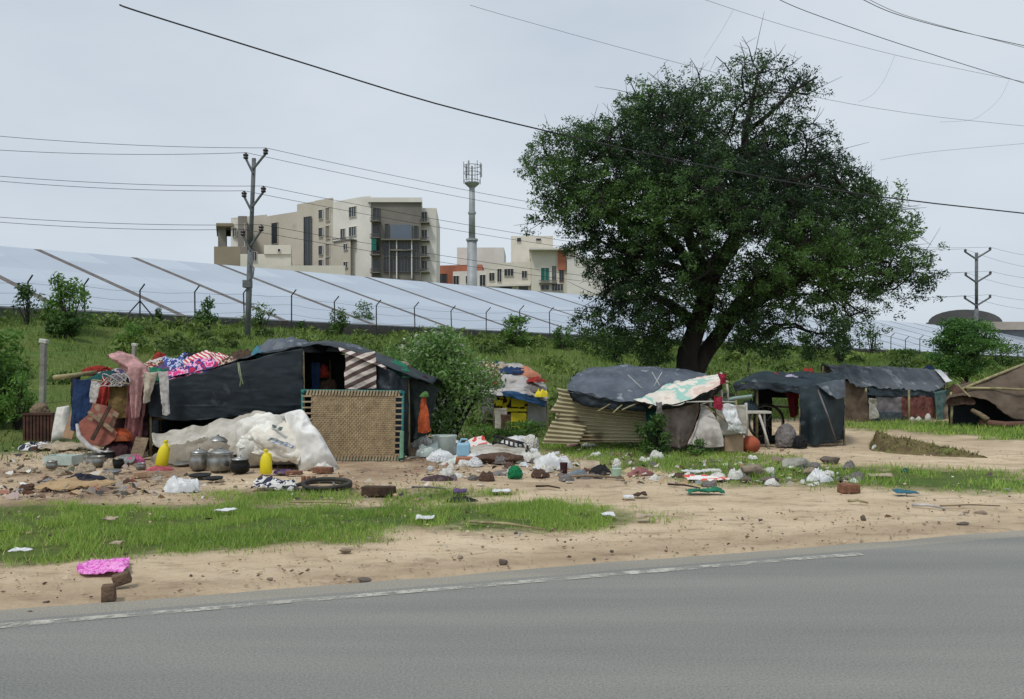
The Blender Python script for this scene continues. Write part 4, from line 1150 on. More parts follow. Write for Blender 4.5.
shrub(905, 362, 38, 14, 'low dark scrub behind the long tent ridge', n=700, size=.2, tint=(.1, .6))
shrub(1003, 366, 60, 30, 'green bush behind the brown tent at the right edge', n=1500, size=.2, tint=(.2, .7))
shrub(-2, 446, 56, 100, 'tall leafy weeds at the left photo edge beside the brown crate', n=2200, size=.15, tint=(.3, 1), Y=15.4, stems=14, depth=1.0)
shrub(18, 440, 26, 60, 'yellowish weeds growing behind the brown crate', n=900, size=.08, tint=(.6, 1), Y=15.0, stems=10, depth=.5)
shrub(446, 440, 118, 116, 'large bush with small whitish flowers right of the big tarp shack', n=11500, size=.085, tint=(.3, 1.08), m=FLOWERLEAF, Y=14.6, stems=16, lob=16, depth=1.1)
shrub(398, 440, 60, 96, 'flowering bush part behind the shack roof end', n=3600, size=.085, tint=(.3, 1.06), m=FLOWERLEAF, Y=16.2, stems=10, lob=10, depth=.8)
shrub(655, 455, 48, 44, 'dark leafy weed in front of the corrugated sheet', n=900, size=.07, tint=(.1, .5), Y=12.1, depth=.4)
shrub(700, 452, 26, 18, 'small weed at the foot of the white plastic sheet', n=400, size=.05, tint=(.3, .8), Y=12.0, depth=.3)
shrub(520, 442, 70, 18, 'low weeds below the patchwork hut', n=900, size=.07, tint=(.3, .9), Y=15.6, depth=.5)
shrub(480, 446, 40, 22, 'bright weeds at the foot of the flowering bush', n=700, size=.06, tint=(.5, 1), Y=13.8, depth=.5)
def small_tree():
    Y = 34; px = 966; s = Y / F; x0 = (px - 512) * s; zb = Hs(x0, Y)
    root = thing('young_tree', 'small round young tree with layered bright leaves behind the long tent', 'tree', (x0, Y, zb))
    tr = MB(); tr.tube([(x0, Y, zb - .1), (x0 + .05, Y, zb + .6), (x0 - .05, Y, zb + 1.4), (x0, Y, zb + 2.4)], [.09, .07, .05, .02], 8)
    lf = MB()
    for k in range(80):
        a = rng.random() * 6.28; hz = rng.random(); rr = (rng.random() ** .5)
        Rw = 33 * s * (math.sin(math.pi * (.2 + hz * .68)) ** .6)
        c = np.array([x0 + math.cos(a) * rr * Rw, Y + math.sin(a) * rr * Rw * .8, zpx(374, Y) + hz * 52 * s])
        tr.tube([(x0, Y, max(zb + .3, c[2] - .5)), tuple(c)], [.025, .008], 5, False)
        n = 150; o = rng.normal(size=(n, 3)); o /= np.linalg.norm(o, axis=1, keepdims=True)
        C = c + o * (rng.random((n, 1)) ** .5) * np.array([.46, .4, .24])
        A, B = rand_leaves(C, .13, .2); lf.quads(C, A, B, np.clip(.15 + .5 * rng.random() + .35 * rng.random(n), 0, 1))
    tr.build('trunk', BARK, root); lf.build('crown', YOUNGLEAF, root)
small_tree()
def cpost(px, yt, yb, Y, label):
    x = (px - 512) * Y / F; z0 = zpx(yb, Y); h = (yb - yt) * Y / F
    root = thing('concrete_post', label, 'post', (x, Y, z0))
    MB().box((x, Y, z0 + h / 2 - .15), (.11, .11, h + .3), ry=.02).build('shaft', CONC, root, bevel=.01)
    MB().box((x + .02, Y, z0 + h + .04), (.16, .13, .09), ry=.2).build('cap', mat('whitewash', rgb(214, 212, 206), rgb(170, 168, 160), .9, 9, .2), root, bevel=.01)
b = GR(43, 404); cpost(43, 343, 404, b.y, 'leaning white-topped concrete post standing left of the rag heap')
b = GR(134, 356); cpost(134, 346, 358, b.y, 'short white-topped concrete post stub on the slope above the rag heap')
b = GR(748, 374); b2 = GR(748, 374)
MB().tube([(b2.x, b2.y, b2.z - .1), (b2.x + .03, b2.y, b2.z + .55)], .05, 6).build('tree_stump', BARK, label='thin dark stake standing on the slope behind the open shelter', cat='stake')
# ------------------------------------------------------------------ shack builders
_seed = [100]
def sd():
    _seed[0] += 1; return _seed[0]
def sheet(name, rows, m, parent=None, nu=40, nv=30, amp=.02, freq=4, fold=None, rag=.01, solid=.006, **kw):
    mb = MB(); mb.sheet(PS(rows), nu, nv, amp, freq, sd(), fold, rag)
    return mb.build(name, m, parent, smooth=True, solid=solid, **kw)
def pole(name, a, b, r, m, parent=None, **kw):
    a, b = Vector(a), Vector(b); mid = (a + b) / 2 + Vector((random.uniform(-1, 1), random.uniform(-1, 1), random.uniform(-1, 1))) * r * .6
    return MB().tube([a, mid, b], [r, r * .95, r * .85], 8).build(name, m, parent, smooth=True, **kw)
def hang(name, x0, x1, yt, yb, Y, m, label, cat, lean=0, amp=.02, folds=7, group=None, x0b=None, x1b=None, fa=.04, parent=None, rag=.012, nu=36, nv=36, Yb=None):
    x0b = x0 if x0b is None else x0b; x1b = x1 if x1b is None else x1b; Yb = Y if Yb is None else Yb
    xm0, xm1 = (x0 + x0b) / 2, (x1 + x1b) / 2; ym = (yt + yb) / 2
    rows = [[(x0, yt, Y), ((x0 + x1) / 2, yt + .8, Y), (x1, yt, Y)], [(xm0, ym, (Y + Yb) / 2), ((xm0 + xm1) / 2, ym, (Y + Yb) / 2 - .03), (xm1, ym, (Y + Yb) / 2)], [(x0b, yb, Yb), ((x0b + x1b) / 2, yb + 1, Yb), (x1b, yb - 1, Yb)]]
    kw = {} if parent is not None else dict(label=label, cat=cat, group=group)
    return sheet(name, rows, m, parent, nu, nv, amp, 6, ('u', fa, folds), rag, **kw)
def heap(name, px, py, Y, w, h, m, label, cat, dep=None, amp=.35, freq=2.2, group=None, z=None, sub=4, rz=0, parent=None, flat=.35, ry=0):
    """crumpled cloth or bag, base centre at picture point (px,py) at depth Y, w x h pixels"""
    s = Y / F; c = P(px, py, Y)
    if z is not None: c.z = z
    mb = MB()
    if name in ('stone', 'rubble'): mb.rock(c, (w * s / 2 / .95, (dep or w * s * .6) / 2, h * s / 1.5), sd(), 4)
    elif h > .75 * w or name == 'cloth_roll': mb.blob(c, (w * s / 2 / 1.05, (dep or w * s * .6) / 2, h * s / (1 + flat)), amp, freq * 1.3, sd(), 5, flat, rz=rz, ry=ry, ridge=.8)
    else: mb.drape(c, (w * s / 2 * 1.12, max((dep or w * s * .6) / 2, .1) * 1.1, h * s), sd(), freq, .5, over=.3 + .4 * random.random(), rz=rz)
    kw = {} if parent is not None else dict(label=label, cat=cat, group=group)
    return mb.build(name, m, parent, smooth=True, **kw)
def gheap(name, px, py, w, h, m, label, cat, **k):
    return heap(name, px, py, gY(py), w, h, m, label, cat, z=k.pop('z', 0.0) - .008, **k)

C_BLUE = cloth_mat('blue', 36, 66, 116); C_TEAL = cloth_mat('teal', 24, 92, 92); C_WHITE = cloth_mat('white', 214, 210, 206)
C_RED = cloth_mat('red', 178, 48, 38); C_PINK = cloth_mat('salmon', 214, 158, 156); C_DPINK = cloth_mat('dusty_rose', 170, 104, 104)
C_MAR = cloth_mat('maroon', 80, 42, 48); C_NAVY = cloth_mat('navy', 40, 44, 62); C_MAG = cloth_mat('magenta', 206, 62, 130)
C_ORANGE = cloth_mat('orange', 216, 92, 44); C_PURP = cloth_mat('purple', 104, 74, 132); C_GREEN = cloth_mat('green', 40, 140, 104)
C_BEIGE = cloth_mat('beige', 196, 176, 146); C_GREY = cloth_mat('grey', 134, 128, 126); C_BLACK = cloth_mat('black', 42, 42, 46); C_BROWN = cloth_mat('brown', 104, 76, 62)
C_LILAC = cloth_mat('lilac', 190, 180, 214); C_CYAN = cloth_mat('cyan', 70, 140, 160); C_HOT = cloth_mat('hot_pink', 226, 96, 150)
PRINT1 = patches('print_pink', [rgb(214, 60, 130), rgb(230, 170, 200), rgb(60, 60, 130), rgb(190, 40, 80)], 9)
PRINT2 = patches('print_blue', [rgb(60, 70, 130), rgb(190, 196, 220), rgb(40, 90, 150), rgb(100, 60, 120)], 11)
PRINT3 = patches('print_brown', [rgb(96, 70, 58), rgb(200, 186, 166), rgb(130, 60, 56), rgb(70, 56, 52)], 10)
CANDY = stripes('candy_stripe', rgb(190, 70, 84), rgb(226, 216, 210), 7, 'DIAGONAL', dist=2)
BLANKET = stripes('brown_white_stripe', rgb(92, 76, 72), rgb(206, 196, 188), 2.6, 'Z', rot=.45, dist=.6, th=.5)

# ------------------------------------------------------------------ shack 1 : long dark tarp shack
def shack1():
    root = thing('tarp_shack', 'long low shack of dark navy tarpaulin piled with rags, nearest the road at left', 'shack', P(262, 456, 11.9) * 1)
    root.location.z = 0
    cols = [(92, 389), (150, 383), (215, 367), (268, 353), (300, 347), (322, 345), (350, 352), (385, 366), (432, 386)]
    front = [(x, y, 11.8) for x, y in cols]
    def off(dz, Y): return [((x - 512) * 11.8 / F, Y, CAMZ - (y - HY) * 11.8 / F + dz) for x, y in cols]
    rows = [[tuple(P(*p)) for p in front], off(.07, 12.4), off(.06, 13.1), off(-.08, 14.0)]
    mb = MB(); mb.sheet([[Vector(p) for p in r] for r in rows], 70, 26, .035, 2.2, sd(), None, .02)
    mb.build('roof_tarp', TARP_BLUE, root, smooth=True, solid=.01)
    # folded lip of the roof and front curtain
    sheet('front_tarp', [[(146, 385, 11.75), (190, 375, 11.75), (240, 362, 11.75), (302, 348, 11.78)], [(147, 402, 11.73), (190, 399, 11.72), (240, 391, 11.7), (303, 382, 11.74)], [(150, 416, 11.72), (190, 421, 11.7), (240, 416, 11.7), (302, 413, 11.75)]], TARP_BLUE, root, 60, 40, .016, 2.5, ('u', .035, 8), .02)
    sheet('side_tarp', [[(376, 364, 11.8), (392, 371, 11.8), (408, 376, 11.9)], [(377, 400, 11.75), (392, 404, 11.72), (409, 410, 11.85)], [(378, 452, 11.8), (392, 455, 11.75), (408, 456, 11.9)]], TARP_BLUE, root, 30, 40, .03, 3, ('u', .04, 4), .015)
    sheet('mesh_side', [[(402, 374, 12.0), (420, 380, 12.0), (440, 389, 12.1)], [(405, 405, 12.0), (420, 408, 12), (434, 410, 12.1)], [(408, 440, 12.0), (418, 438, 12), (428, 436, 12.1)]], mat('dark_mesh', rgb(48, 58, 56), rgb(34, 42, 42), .9, 9, .3), root, 30, 30, .03, 4, ('u', .04, 5), .03)
    sheet('back_wall', [[(140, 388, 13.9), (250, 366, 13.9), (325, 351, 13.9), (425, 386, 13.9)], [(140, 443, 13.9), (250, 443, 13.9), (330, 443, 13.9), (425, 443, 13.9)]], TARP_BLUE, root, 50, 24, .04, 2)
    mb = MB(); mb.sheet([[P(148, 388, 11.8), P(152, 386, 13.8)], [P(149, 430, 11.8), P(152, 430, 13.8)], [P(149, 456, 11.9), P(152, 444, 13.8)]], 20, 20, .03, 3, sd()); mb.build('end_wall', BLACK, root, smooth=True, solid=.01)
    for i, (px, pt, Y) in enumerate(((150, 384, 11.85), (303, 350, 11.85), (347, 356, 11.9), (378, 366, 11.85), (408, 378, 11.95), (225, 368, 11.95))):
        t = P(px, pt, Y); pole('upright_pole', (t.x + .01, Y, -.05), t, .022, BAMBOO, root)
    for (px, py, zz) in ((330, 360, 13.8), (425, 386, 13.8), (160, 386, 13.8)):
        t = P(px, py, zz); pole('upright_pole', (t.x, zz, -.05), t, .022, BAMBOO, root)
    pole('bed_rail', P(150, 418, 11.95), P(300, 416, 11.95), .03, WOOD, root)
    # striped blanket in the opening, pale thread tie
    hang('striped_blanket', 345, 375, 352, 389, 11.72, BLANKET, '', '', parent=root, x1b=377, folds=4, fa=.03)
    sheet('striped_roof_edge', [[(338, 347, 11.76), (356, 353, 11.76), (376, 362, 11.76), (386, 367, 11.76)], [(340, 351, 11.66), (356, 357, 11.66), (376, 365, 11.66), (386, 370, 11.66)]], BLANKET, root, 30, 8, .01, 4)
    MB().tube([P(238, 363, 11.6), P(239, 372, 11.52), P(241, 380, 11.52), P(240, 386, 11.55)], .01, 6).build('tie_rope', mat('green_rope', rgb(140, 150, 120), rgb(110, 120, 96)), root)
    MB().tube([P(239, 363, 11.6), P(241, 376, 11.5), P(243, 384, 11.52)], .008, 6).build('tie_rope', mat('green_rope', rgb(1, 1, 1)), root)
shack1()
# clothes and things inside the opening
CG = 'clothes hanging in the dark opening'
hang('shirt', 312, 320, 362, 388, 12.3, C_BLUE, 'blue cloth hanging in the dark opening of the long shack', 'cloth', group=CG, folds=4)
heap('bundle', 324, 378, 12.4, 10, 12, C_RED, 'small red and pink bundle in the dark opening above the cot', 'bundle', group=CG)
heap('bundle', 326, 390, 12.5, 24, 12, C_BROWN, 'brown bundle in the dark opening behind the cot top rail', 'bundle', group=CG)
# roof rags
RG = 'rags piled on the roof of the long shack'
for (px, py, Y, w, h, m, n, lb, dep) in (
    (205, 372, 12.35, 66, 22, CANDY, 'blanket', 'red and white striped blanket on top of the long shack roof', .5),
    (178, 378, 12.3, 52, 26, PRINT2, 'quilt', 'blue and purple printed quilt bunched on the long shack roof', .5),
    (150, 380, 12.3, 46, 24, PRINT3, 'rag', 'brown and cream printed rag on the roof near the salmon shawl', .5),
    (206, 377, 11.98, 46, 20, PRINT1, 'sheet', 'hot pink printed cloth draped at the front edge of the roof', .4),
    (178, 383, 11.95, 36, 17, PRINT1, 'sheet', 'pink and blue printed bundle hanging over the dark tarp edge', .35),
    (160, 383, 12.0, 44, 16, C_GREEN, 'tarp_roll', 'green edged blue folded sheet on the roof beside the shawl', .35),
    (170, 377, 12.2, 40, 16, C_PURP, 'rag', 'purple rag tucked between the printed quilts', .4),
    (138, 378, 12.0, 30, 15, C_WHITE, 'rag', 'off-white rag under the salmon shawl on the roof', .4),
    (161, 361, 12.5, 14, 10, C_RED, 'rag', 'small bright red rag on top of the brown printed rag', .3),
    (240, 364, 12.5, 44, 16, DARKWOOD, 'sack', 'dark brown sack on the middle of the long shack roof', .5),
    (264, 358, 12.2, 32, 14, C_CYAN, 'rag', 'bright blue rag beside the grey crumpled sheet on the roof', .35),
    (292, 353, 12.3, 66, 17, TARP_GREY, 'sheet', 'crumpled grey plastic sheet on the peak of the long shack roof', .8),
    (122, 385, 12.1, 44, 22, C_PURP, 'rag', 'purple and white rag pile at the left roof end', .5),
    (104, 386, 12.0, 40, 16, C_TEAL, 'rag', 'teal rag at the left end of the roof above the blue cloth', .4),
    (112, 380, 12.2, 40, 12, C_WHITE, 'rag', 'white and grey rag between the teal rag and the red cloth roll', .4),
    (98, 376, 12.2, 30, 9, C_RED, 'cloth_roll', 'dark red cloth roll rising to the salmon shawl', .2),
    (393, 372, 12.3, 34, 13, C_GREEN, 'rag', 'green rag on the right slope of the long shack roof', .4),
    (402, 378, 12.0, 36, 10, C_GREEN, 'rag', 'second green rag lower on the right roof slope', .3),
    (399, 369, 12.5, 22, 7, C_BEIGE, 'cloth_roll', 'beige roll lying on the green rag on the roof', .2),
    (424, 385, 12.2, 10, 8, C_MAR, 'rag', 'small dark red knot at the right roof tip', .2),
    (228, 368, 12.0, 26, 12, PRINT3, 'rag', 'brown and cream rag at the roof edge right of the hot pink cloth', .3),
    (160, 368, 12.4, 30, 12, C_WHITE, 'rag', 'cream white rag between the small red rag and the printed quilt', .35),
    (188, 366, 12.5, 36, 14, C_NAVY, 'rag', 'navy rag behind the blue and purple quilt on the roof', .3),
    (345, 352, 12.4, 40, 9, TARP_GREY, 'sheet', 'thin grey folded sheet above the striped blanket', .5)):
    heap(n, px, py, Y, w, h, m, lb, 'cloth', dep=dep, group=RG, amp=.45, freq=3.0, sub=5)
def shawl():
    root = thing('shawl', 'salmon pink shawl draped over the left corner of the long shack and hanging down', 'shawl', P(128, 385, 11.6))
    sheet('upper_fold', [[(108, 354, 11.9), (122, 351, 12.0), (136, 355, 12.0), (150, 370, 12.0)], [(111, 357, 11.7), (124, 362, 11.65), (138, 368, 11.6), (152, 376, 11.65)], [(120, 368, 11.8), (130, 374, 11.7), (142, 380, 11.6), (151, 381, 11.7)]], C_PINK, root, 50, 36, .05, 5, ('v', .05, 5), .02)
    hang('hanging_fold', 127, 146, 366, 418, 11.55, C_PINK, '', '', parent=root, x0b=131, x1b=139, folds=5, fa=.07)
shawl()
hang('cloth', 128, 147, 385, 448, 11.68, C_DPINK, 'long dusty rose cloth hanging behind the salmon shawl to the ground', 'cloth', x0b=122, x1b=141, folds=7, fa=.08)
hang('scarf', 158, 168, 371, 415, 11.5, C_WHITE, 'thin translucent white scarf hanging in front of the dark tarp', 'scarf', x0b=163, x1b=170, folds=4, fa=.03)
hang('scarf', 144, 158, 372, 402, 11.55, mat('cloth_offwhite', rgb(198, 190, 176), rgb(160, 150, 130), .95, 6, .2), 'off-white scarf with yellow end at the left end of the dark tarp', 'scarf', x0b=143, x1b=149, folds=4, fa=.04)
hang('cloth', 74, 94, 379, 430, 11.7, C_BLUE, 'deep blue cloth with green hem hanging at the left end of the shack', 'cloth', x0b=71, x1b=90, folds=5, fa=.05)
hang('cloth', 71, 80, 374, 404, 11.85, C_NAVY, 'navy cloth hanging behind the wooden pole end', 'cloth', folds=3)
hang('cloth', 91, 104, 380, 402, 11.66, C_WHITE, 'short white cloth between the deep blue cloth and the red cloth', 'cloth', folds=3)
hang('cloth', 103, 111, 377, 408, 11.55, C_RED, 'narrow bright red cloth hanging over the rusty round table top', 'cloth', x0b=96, x1b=107, folds=4, fa=.05)
hang('blanket', 108, 129, 384, 418, 11.9, mat('cloth_khaki', rgb(150, 132, 82), rgb(120, 98, 70), .95, 3, .3), 'khaki yellow blanket hanging behind the rusty round table top', 'blanket', folds=5)
hang('cloth', 106, 148, 400, 452, 12.1, C_MAR, 'dark maroon curtain in the shade behind the rose cloth', 'curtain', folds=6)
heap('cloth', 120, 441, 11.5, 26, 14, C_ORANGE, 'orange-red cloth bunched at the foot of the rose cloth', 'cloth', dep=.3, ry=-.4)
heap('cloth', 120, 455, 11.55, 40, 18, C_MAR, 'dark maroon cloth heap on the ground under the rusty table top', 'cloth', dep=.5)
pole('wooden_pole', P(54, 377.5, 11.5), P(96, 372, 12.1), .035, BAMBOO, label='pale wooden pole sticking out left from the shack roof', cat='pole')
pole('wooden_pole', P(92, 380, 11.62), P(150, 386, 11.62), .012, BAMBOO, label='thin horizontal stick holding the hanging cloths', cat='pole')
def pxboard(name, pts, Y, th, m, parent=None, tilt=.0, **kw):
    n = len(pts); yb = max(p[1] for p in pts)
    f = [P(a, b, Y + tilt * (yb - b) * Y / F) for a, b in pts]; bk = [q + Vector((0, th, 0)) for q in f]
    V = [tuple(q) for q in f + bk]; Fc = [tuple(range(n - 1, -1, -1)), tuple(range(n, 2 * n))] + [(i, (i + 1) % n, n + (i + 1) % n, n + i) for i in range(n)]
    return MB().add(V, Fc).build(name, m, parent, bevel=.004, **kw)
def round_top():
    root = thing('broken_table_top', 'broken rusty red board with crossed wooden battens leaning on the shack end', 'table top', (P(98, 446, 11.3).x, 11.3, 0.05))
    RR = mat('faded_red_board', rgb(160, 98, 84), rgb(108, 68, 58), .9, 6, .4, wear=(rgb(150, 126, 106), 6, .56))
    pxboard('lower_board', [(79, 422), (88, 415), (103, 423), (117, 433), (115, 439), (109, 444), (101, 447), (92, 445), (84, 439), (79, 431)], 11.32, .03, RR, root, .2)
    pxboard('upper_board', [(93, 403), (106, 406), (118, 413), (113, 428), (100, 423), (88, 415)], 11.38, .03, RR, root, .2)
    pxboard('batten', [(87, 413), (89, 410.5), (114, 429.5), (112, 433)], 11.27, .025, WOOD, root, .2)
    pxboard('batten', [(108, 405), (111, 407), (93, 441), (90, 439)], 11.23, .025, DARKWOOD, root, .2)
    pxboard('batten', [(113, 411), (119, 414), (117, 418), (111, 415)], 11.34, .025, WOOD, root, .2)
    MB().tube([P(77, 424, 11.4), P(79, 436, 11.35), P(88, 446, 11.3), P(100, 452, 11.25), P(113, 452, 11.25)], [.02, .035, .04, .03, .015], 8).build('white_rim', C_WHITE, root, smooth=True)
round_top()
def board(name, x0, yt, x1, yb, Y, m, label, cat='board', th=.02, leanx=0, dy=.12, ang=0):
    a = P(x0, yb, Y); b = P(x1, yb, Y); h = (yb - yt) * Y / F; cx = (a.x + b.x) / 2
    mb = MB().box((cx + leanx / 2, Y + dy / 2, a.z + h / 2), (b.x - a.x, th, math.hypot(h, dy)), rx=-math.atan2(dy, h), ry=math.atan2(leanx, h), rz=ang)
    return mb.build(name, m, label=label, cat=cat, bevel=.004)
board('plywood_sheet', 62, 395, 72, 439, 13.2, mat('tan_board', rgb(178, 148, 118), rgb(146, 118, 92), .9, 3, .2), 'narrow tan board leaning beside the deep blue cloth', leanx=.18)
board('wood_slab', 130, 438, 143, 457, 11.3, WOOD, 'short grey weathered slab standing by the pink cloth', leanx=.03)
def crate():
    Y = 14.0; a = P(22, 443, Y); w = 31 * Y / F; h = 31 * Y / F; x0 = a.x
    root = thing('slatted_crate', 'dark brown slatted crate standing by the weeds at the left edge', 'crate', (x0 + w / 2, Y + .2, 0))
    m = mat('brown_slat', rgb(92, 62, 52), rgb(60, 42, 38), .9, 5, .4)
    MB().box((x0 + w / 2, Y + .22, h / 2), (w - .03, .38, h - .03)).build('box_body', DARKWOOD, root)
    for k in range(9): MB().box((x0 + .03 + (w - .06) * k / 8, Y + .015, h / 2), (.04, .02, h - .02)).build('slat', m, root)
    for zz in (.03, h - .03): MB().box((x0 + w / 2, Y - .002, zz), (w, .018, .035)).build('rail', m, root)
crate()
MB().blob(P(40, 415, 14.4) , (.16, .12, .16), .4, 3, sd(), 4, .2).build('straw_bundle', mat('straw', rgb(140, 124, 100), rgb(100, 86, 70), .95, 20, .6), label='dry straw bundle resting on the dark brown crate', cat='straw', smooth=True)
MB().pillow(P(57, 407, 13.7), P(69, 405, 13.75), P(71, 441, 13.6), P(51, 442, 13.6), .12, 12, .02, 8, 36).build('sack', SACK, label='upright white sack beside the dark brown crate', cat='sack', smooth=True)

# ------------------------------------------------------------------ the woven cot standing on its side
def cot():
    root = thing('rope_cot', 'woven tan rope cot with turquoise frame standing on its long side against the shack', 'cot', P(352, 458, 11.4) + Vector((0, 0, 0)))
    root.location.z = 0
    TQ = mat('turquoise_paint', rgb(44, 118, 112), rgb(34, 92, 90), .6, 6, .15, wear=(rgb(96, 110, 104), 9, .62))
    Yb, Yt = 11.3, 11.5
    x0, x1 = 301, 402
    c = [P(x0, 459.5, Yb), P(x1, 460, Yb), P(x1 + 1, 391.5, Yt), P(x0, 390.5, Yt)]
    MB().tube([c[3], c[2]], .019, 8).build('top_rail', TQ, root, smooth=True); MB().tube([c[0], c[1]], .019, 8).build('bottom_rail', TQ, root, smooth=True)
    MB().tube([c[0] + Vector((.02, 0, 0)), c[3] + Vector((.02, 0, 0))], .019, 8).build('end_rail', TQ, root, smooth=True); MB().tube([c[1], c[2]], .019, 8).build('end_rail', TQ, root, smooth=True)
    def q(u, v, out=0): 
        a = c[0].lerp(c[1], u); b = c[3].lerp(c[2], u); p = a.lerp(b, v); return p + Vector((0, -out, 0))
    # woven bands: interlaced strips
    WM = mat('jute_weave', rgb(168, 148, 116), rgb(134, 116, 90), .95, 12, .5)
    WL = mat('lacing_tape', rgb(176, 160, 132), rgb(140, 124, 100), .95, 10, .3)
    nU, nV = 46, 30
    mb = MB(); u0, u1, v0, v1 = .10, .93, .045, .955
    for j in range(nV):
        pts0 = []; vA = v0 + (v1 - v0) * j / nV; vB = v0 + (v1 - v0) * (j + .82) / nV
        row = []
        for k in range(nU * 2 + 1):
            u = u0 + (u1 - u0) * k / (nU * 2)
            o = .006 * math.sin(math.pi * (k / 2 + j)) + .004 * math.sin(u * 9)
            row.append((q(u, vA, o), q(u, vB, o)))
        V = [p for r in row for p in r]; mb.add([tuple(p) for p in V], [(2 * i, 2 * i + 2, 2 * i + 3, 2 * i + 1) for i in range(nU * 2)])
    for k in range(nU):
        uA = u0 + (u1 - u0) * k / nU; uB = u0 + (u1 - u0) * (k + .8) / nU; V = []
        for j in range(nV * 2 + 1):
            v = v0 + (v1 - v0) * j / (nV * 2); o = -.006 * math.sin(math.pi * (j / 2 + k))
            V += [q(uA, v, o), q(uB, v, o)]
        mb.add([tuple(p) for p in V], [(2 * i, 2 * i + 2, 2 * i + 3, 2 * i + 1) for i in range(nV * 2)])
    mb.build('woven_web', WM, root)
    for a, b in ((.94, 1.0), (0, .06)):
        lc = MB()
        for k in range(30):
            u = .06 + .9 * k / 29
            A = q(u, a, .02); B = q(u + .012, b, .02); lc.box((A + B) / 2, (.028, .012, (A - B).length + .02), ry=.25)
        lc.build('edge_lacing', WL, root)
    lc = MB()
    for k in range(11):
        v = .08 + .84 * k / 10
        for a, b in ((.93, 1.0), (0.01, .11)):
            A = q(a, v, .012); B = q(b, v, .012); lc.box((A + B) / 2, ((A - B).length, .012, .022))
    lc.build('end_lacing', WL, root)
    for (u, v) in ((.02, .02), (.98, .02), (.02, .98), (.98, .98)):
        p = q(u, v); pole('leg', p + Vector((0, -.03, 0)), p + Vector((0, .42, 0.02 if v < .5 else -.02)), .026, TQ, root)
    lg = MB(); lg.tube([P(402, 431, 11.2), P(401.5, 458, 11.15)], .03, 8).build('corner_post', mat('pale_green_paint', rgb(120, 160, 130), rgb(96, 132, 108), .7, 6, .2), root)
cot()
# ------------------------------------------------------------------ white sheets, sacks in front of the shack
def whitepile():
    sheet('white_tarp', [[(156, 434, 11.55), (196, 427, 11.55), (240, 416, 11.5), (300, 413, 11.4)], [(154, 438, 11.4), (194, 438, 11.25), (240, 432, 11.1), (298, 430, 11.05)], [(158, 448, 11.25), (198, 449, 11.0), (240, 449, 10.8), (290, 452, 10.75)], [(160, 449, 11.2), (200, 453, 10.95), (236, 457, 10.7), (266, 463, 10.55)]],
          CREAM, None, 120, 70, .02, 3, ('u', .10, 13), .03, label='grey-white plastic sheet stretched down from the shack front behind the pots', cat='tarpaulin')
    root = thing('printed_sack', 'bulging white sack with blue print beside the big pot', 'sack', P(268, 470, 10.6)); root.location.z = 0
    mb = MB(); mb.pillow(P(236, 423, 10.8), P(285, 416, 10.9), P(302, 464, 10.6), P(238, 468, 10.55), .28, 431, .08, 3.5, 50); mb.build('sack_body', SACK, root, smooth=True)
    sheet('plastic_cover', [[(240, 424, 10.75), (262, 414, 10.7), (287, 419, 10.75)], [(243, 434, 10.45), (266, 434, 10.22), (300, 438, 10.4)], [(240, 441, 10.42), (272, 452, 10.2), (300, 457, 10.25)], [(237, 446, 10.4), (264, 457, 10.25), (298, 463, 10.3)]], patches('printed_sacking', [rgb(226, 224, 214), rgb(214, 208, 196), rgb(226, 222, 212)], 2), root, 50, 50, .05, 4, ('u', .03, 8), .03)
    BP = mat('blue_print', rgb(130, 152, 190), rgb(216, 216, 212), .8, 22, .1, lo=.44, hi=.52)
    for r in ([(268, 436, 10.12), (278, 440, 10.1), (292, 443, 10.12)], ):
        sheet('blue_print', [r, [(a - 3, b + 4, c) for a, b, c in r]], BP, root, 30, 12, .02, 5, None, .05, solid=.003)
    sheet('green_print', [[(272, 424, 10.3), (283, 427, 10.25)], [(271, 428, 10.28), (281, 431, 10.22)]], mat('dark_print', rgb(84, 98, 96), rgb(206, 206, 200), .8, 24, .1, lo=.46, hi=.54), root, 14, 8, .012, 6, None, .012, solid=.003)
    mb = MB(); mb.pillow(P(284, 415, 10.7), P(300, 412, 10.8), P(338, 466, 10.45), P(300, 476, 10.3), .24, 77, .07, 4, 50); mb.build('white_sack', mat('white_sack', rgb(232, 232, 228), rgb(204, 202, 196), .6, 4, .2, wear=(rgb(150, 144, 134), 2.2, .62)), label='tall white sack leaning against the rope cot', cat='sack', smooth=True)
    heap('white_sack', 325, 472, 10.35, 26, 13, SACK, 'lower dusty end of white sacking at the foot of the cot', 'sack', dep=.4, amp=.2)
whitepile()
heap('sack', 208, 470, 11.0, 120, 26, mat('dim_sacking', rgb(150, 142, 128), rgb(112, 104, 92), .9, 3, .3), 'dull grey-brown sacking under the white sheet behind the pots', 'sack', dep=.5, amp=.25, z=0)

# ------------------------------------------------------------------ cooking pots
def pot(px, py, w, h, m, label, lid=None, name='cooking_pot', rim=.06, belly=.12, knob=True):
    Y = gY(py) + .12; s = gY(py) / F; r = w * s / 2; hh = h * s; x = (px - 512) * Y / F
    root = thing(name, label, 'pot', (x, Y, 0))
    MB().lathe((x, Y, 0), [(r * .62, 0), (r * .85, hh * .08), (r, hh * .35), (r * .97, hh * .68), (r * .82, hh * .92), (r * .94, hh), (r * .90, hh * 1.0), (r * .76, hh * .9), (r * .8, hh * .3), (r * .3, hh * .1)], 26).build('bowl', m, root, smooth=True)
    if lid:
        l = MB().lathe((x, Y, hh + .003), [(r * .9, 0), (r * .88, .012), (r * .55, hh * .16), (r * .12, hh * .24), (.015, hh * .25)], 24).build('lid', lid, root, smooth=True)
        if knob: MB().lathe((x, Y, hh * 1.24), [(.008, 0), (.018, .012), (.016, .022), (.004, .026)], 12).build('knob', lid, l, smooth=True)
    return root
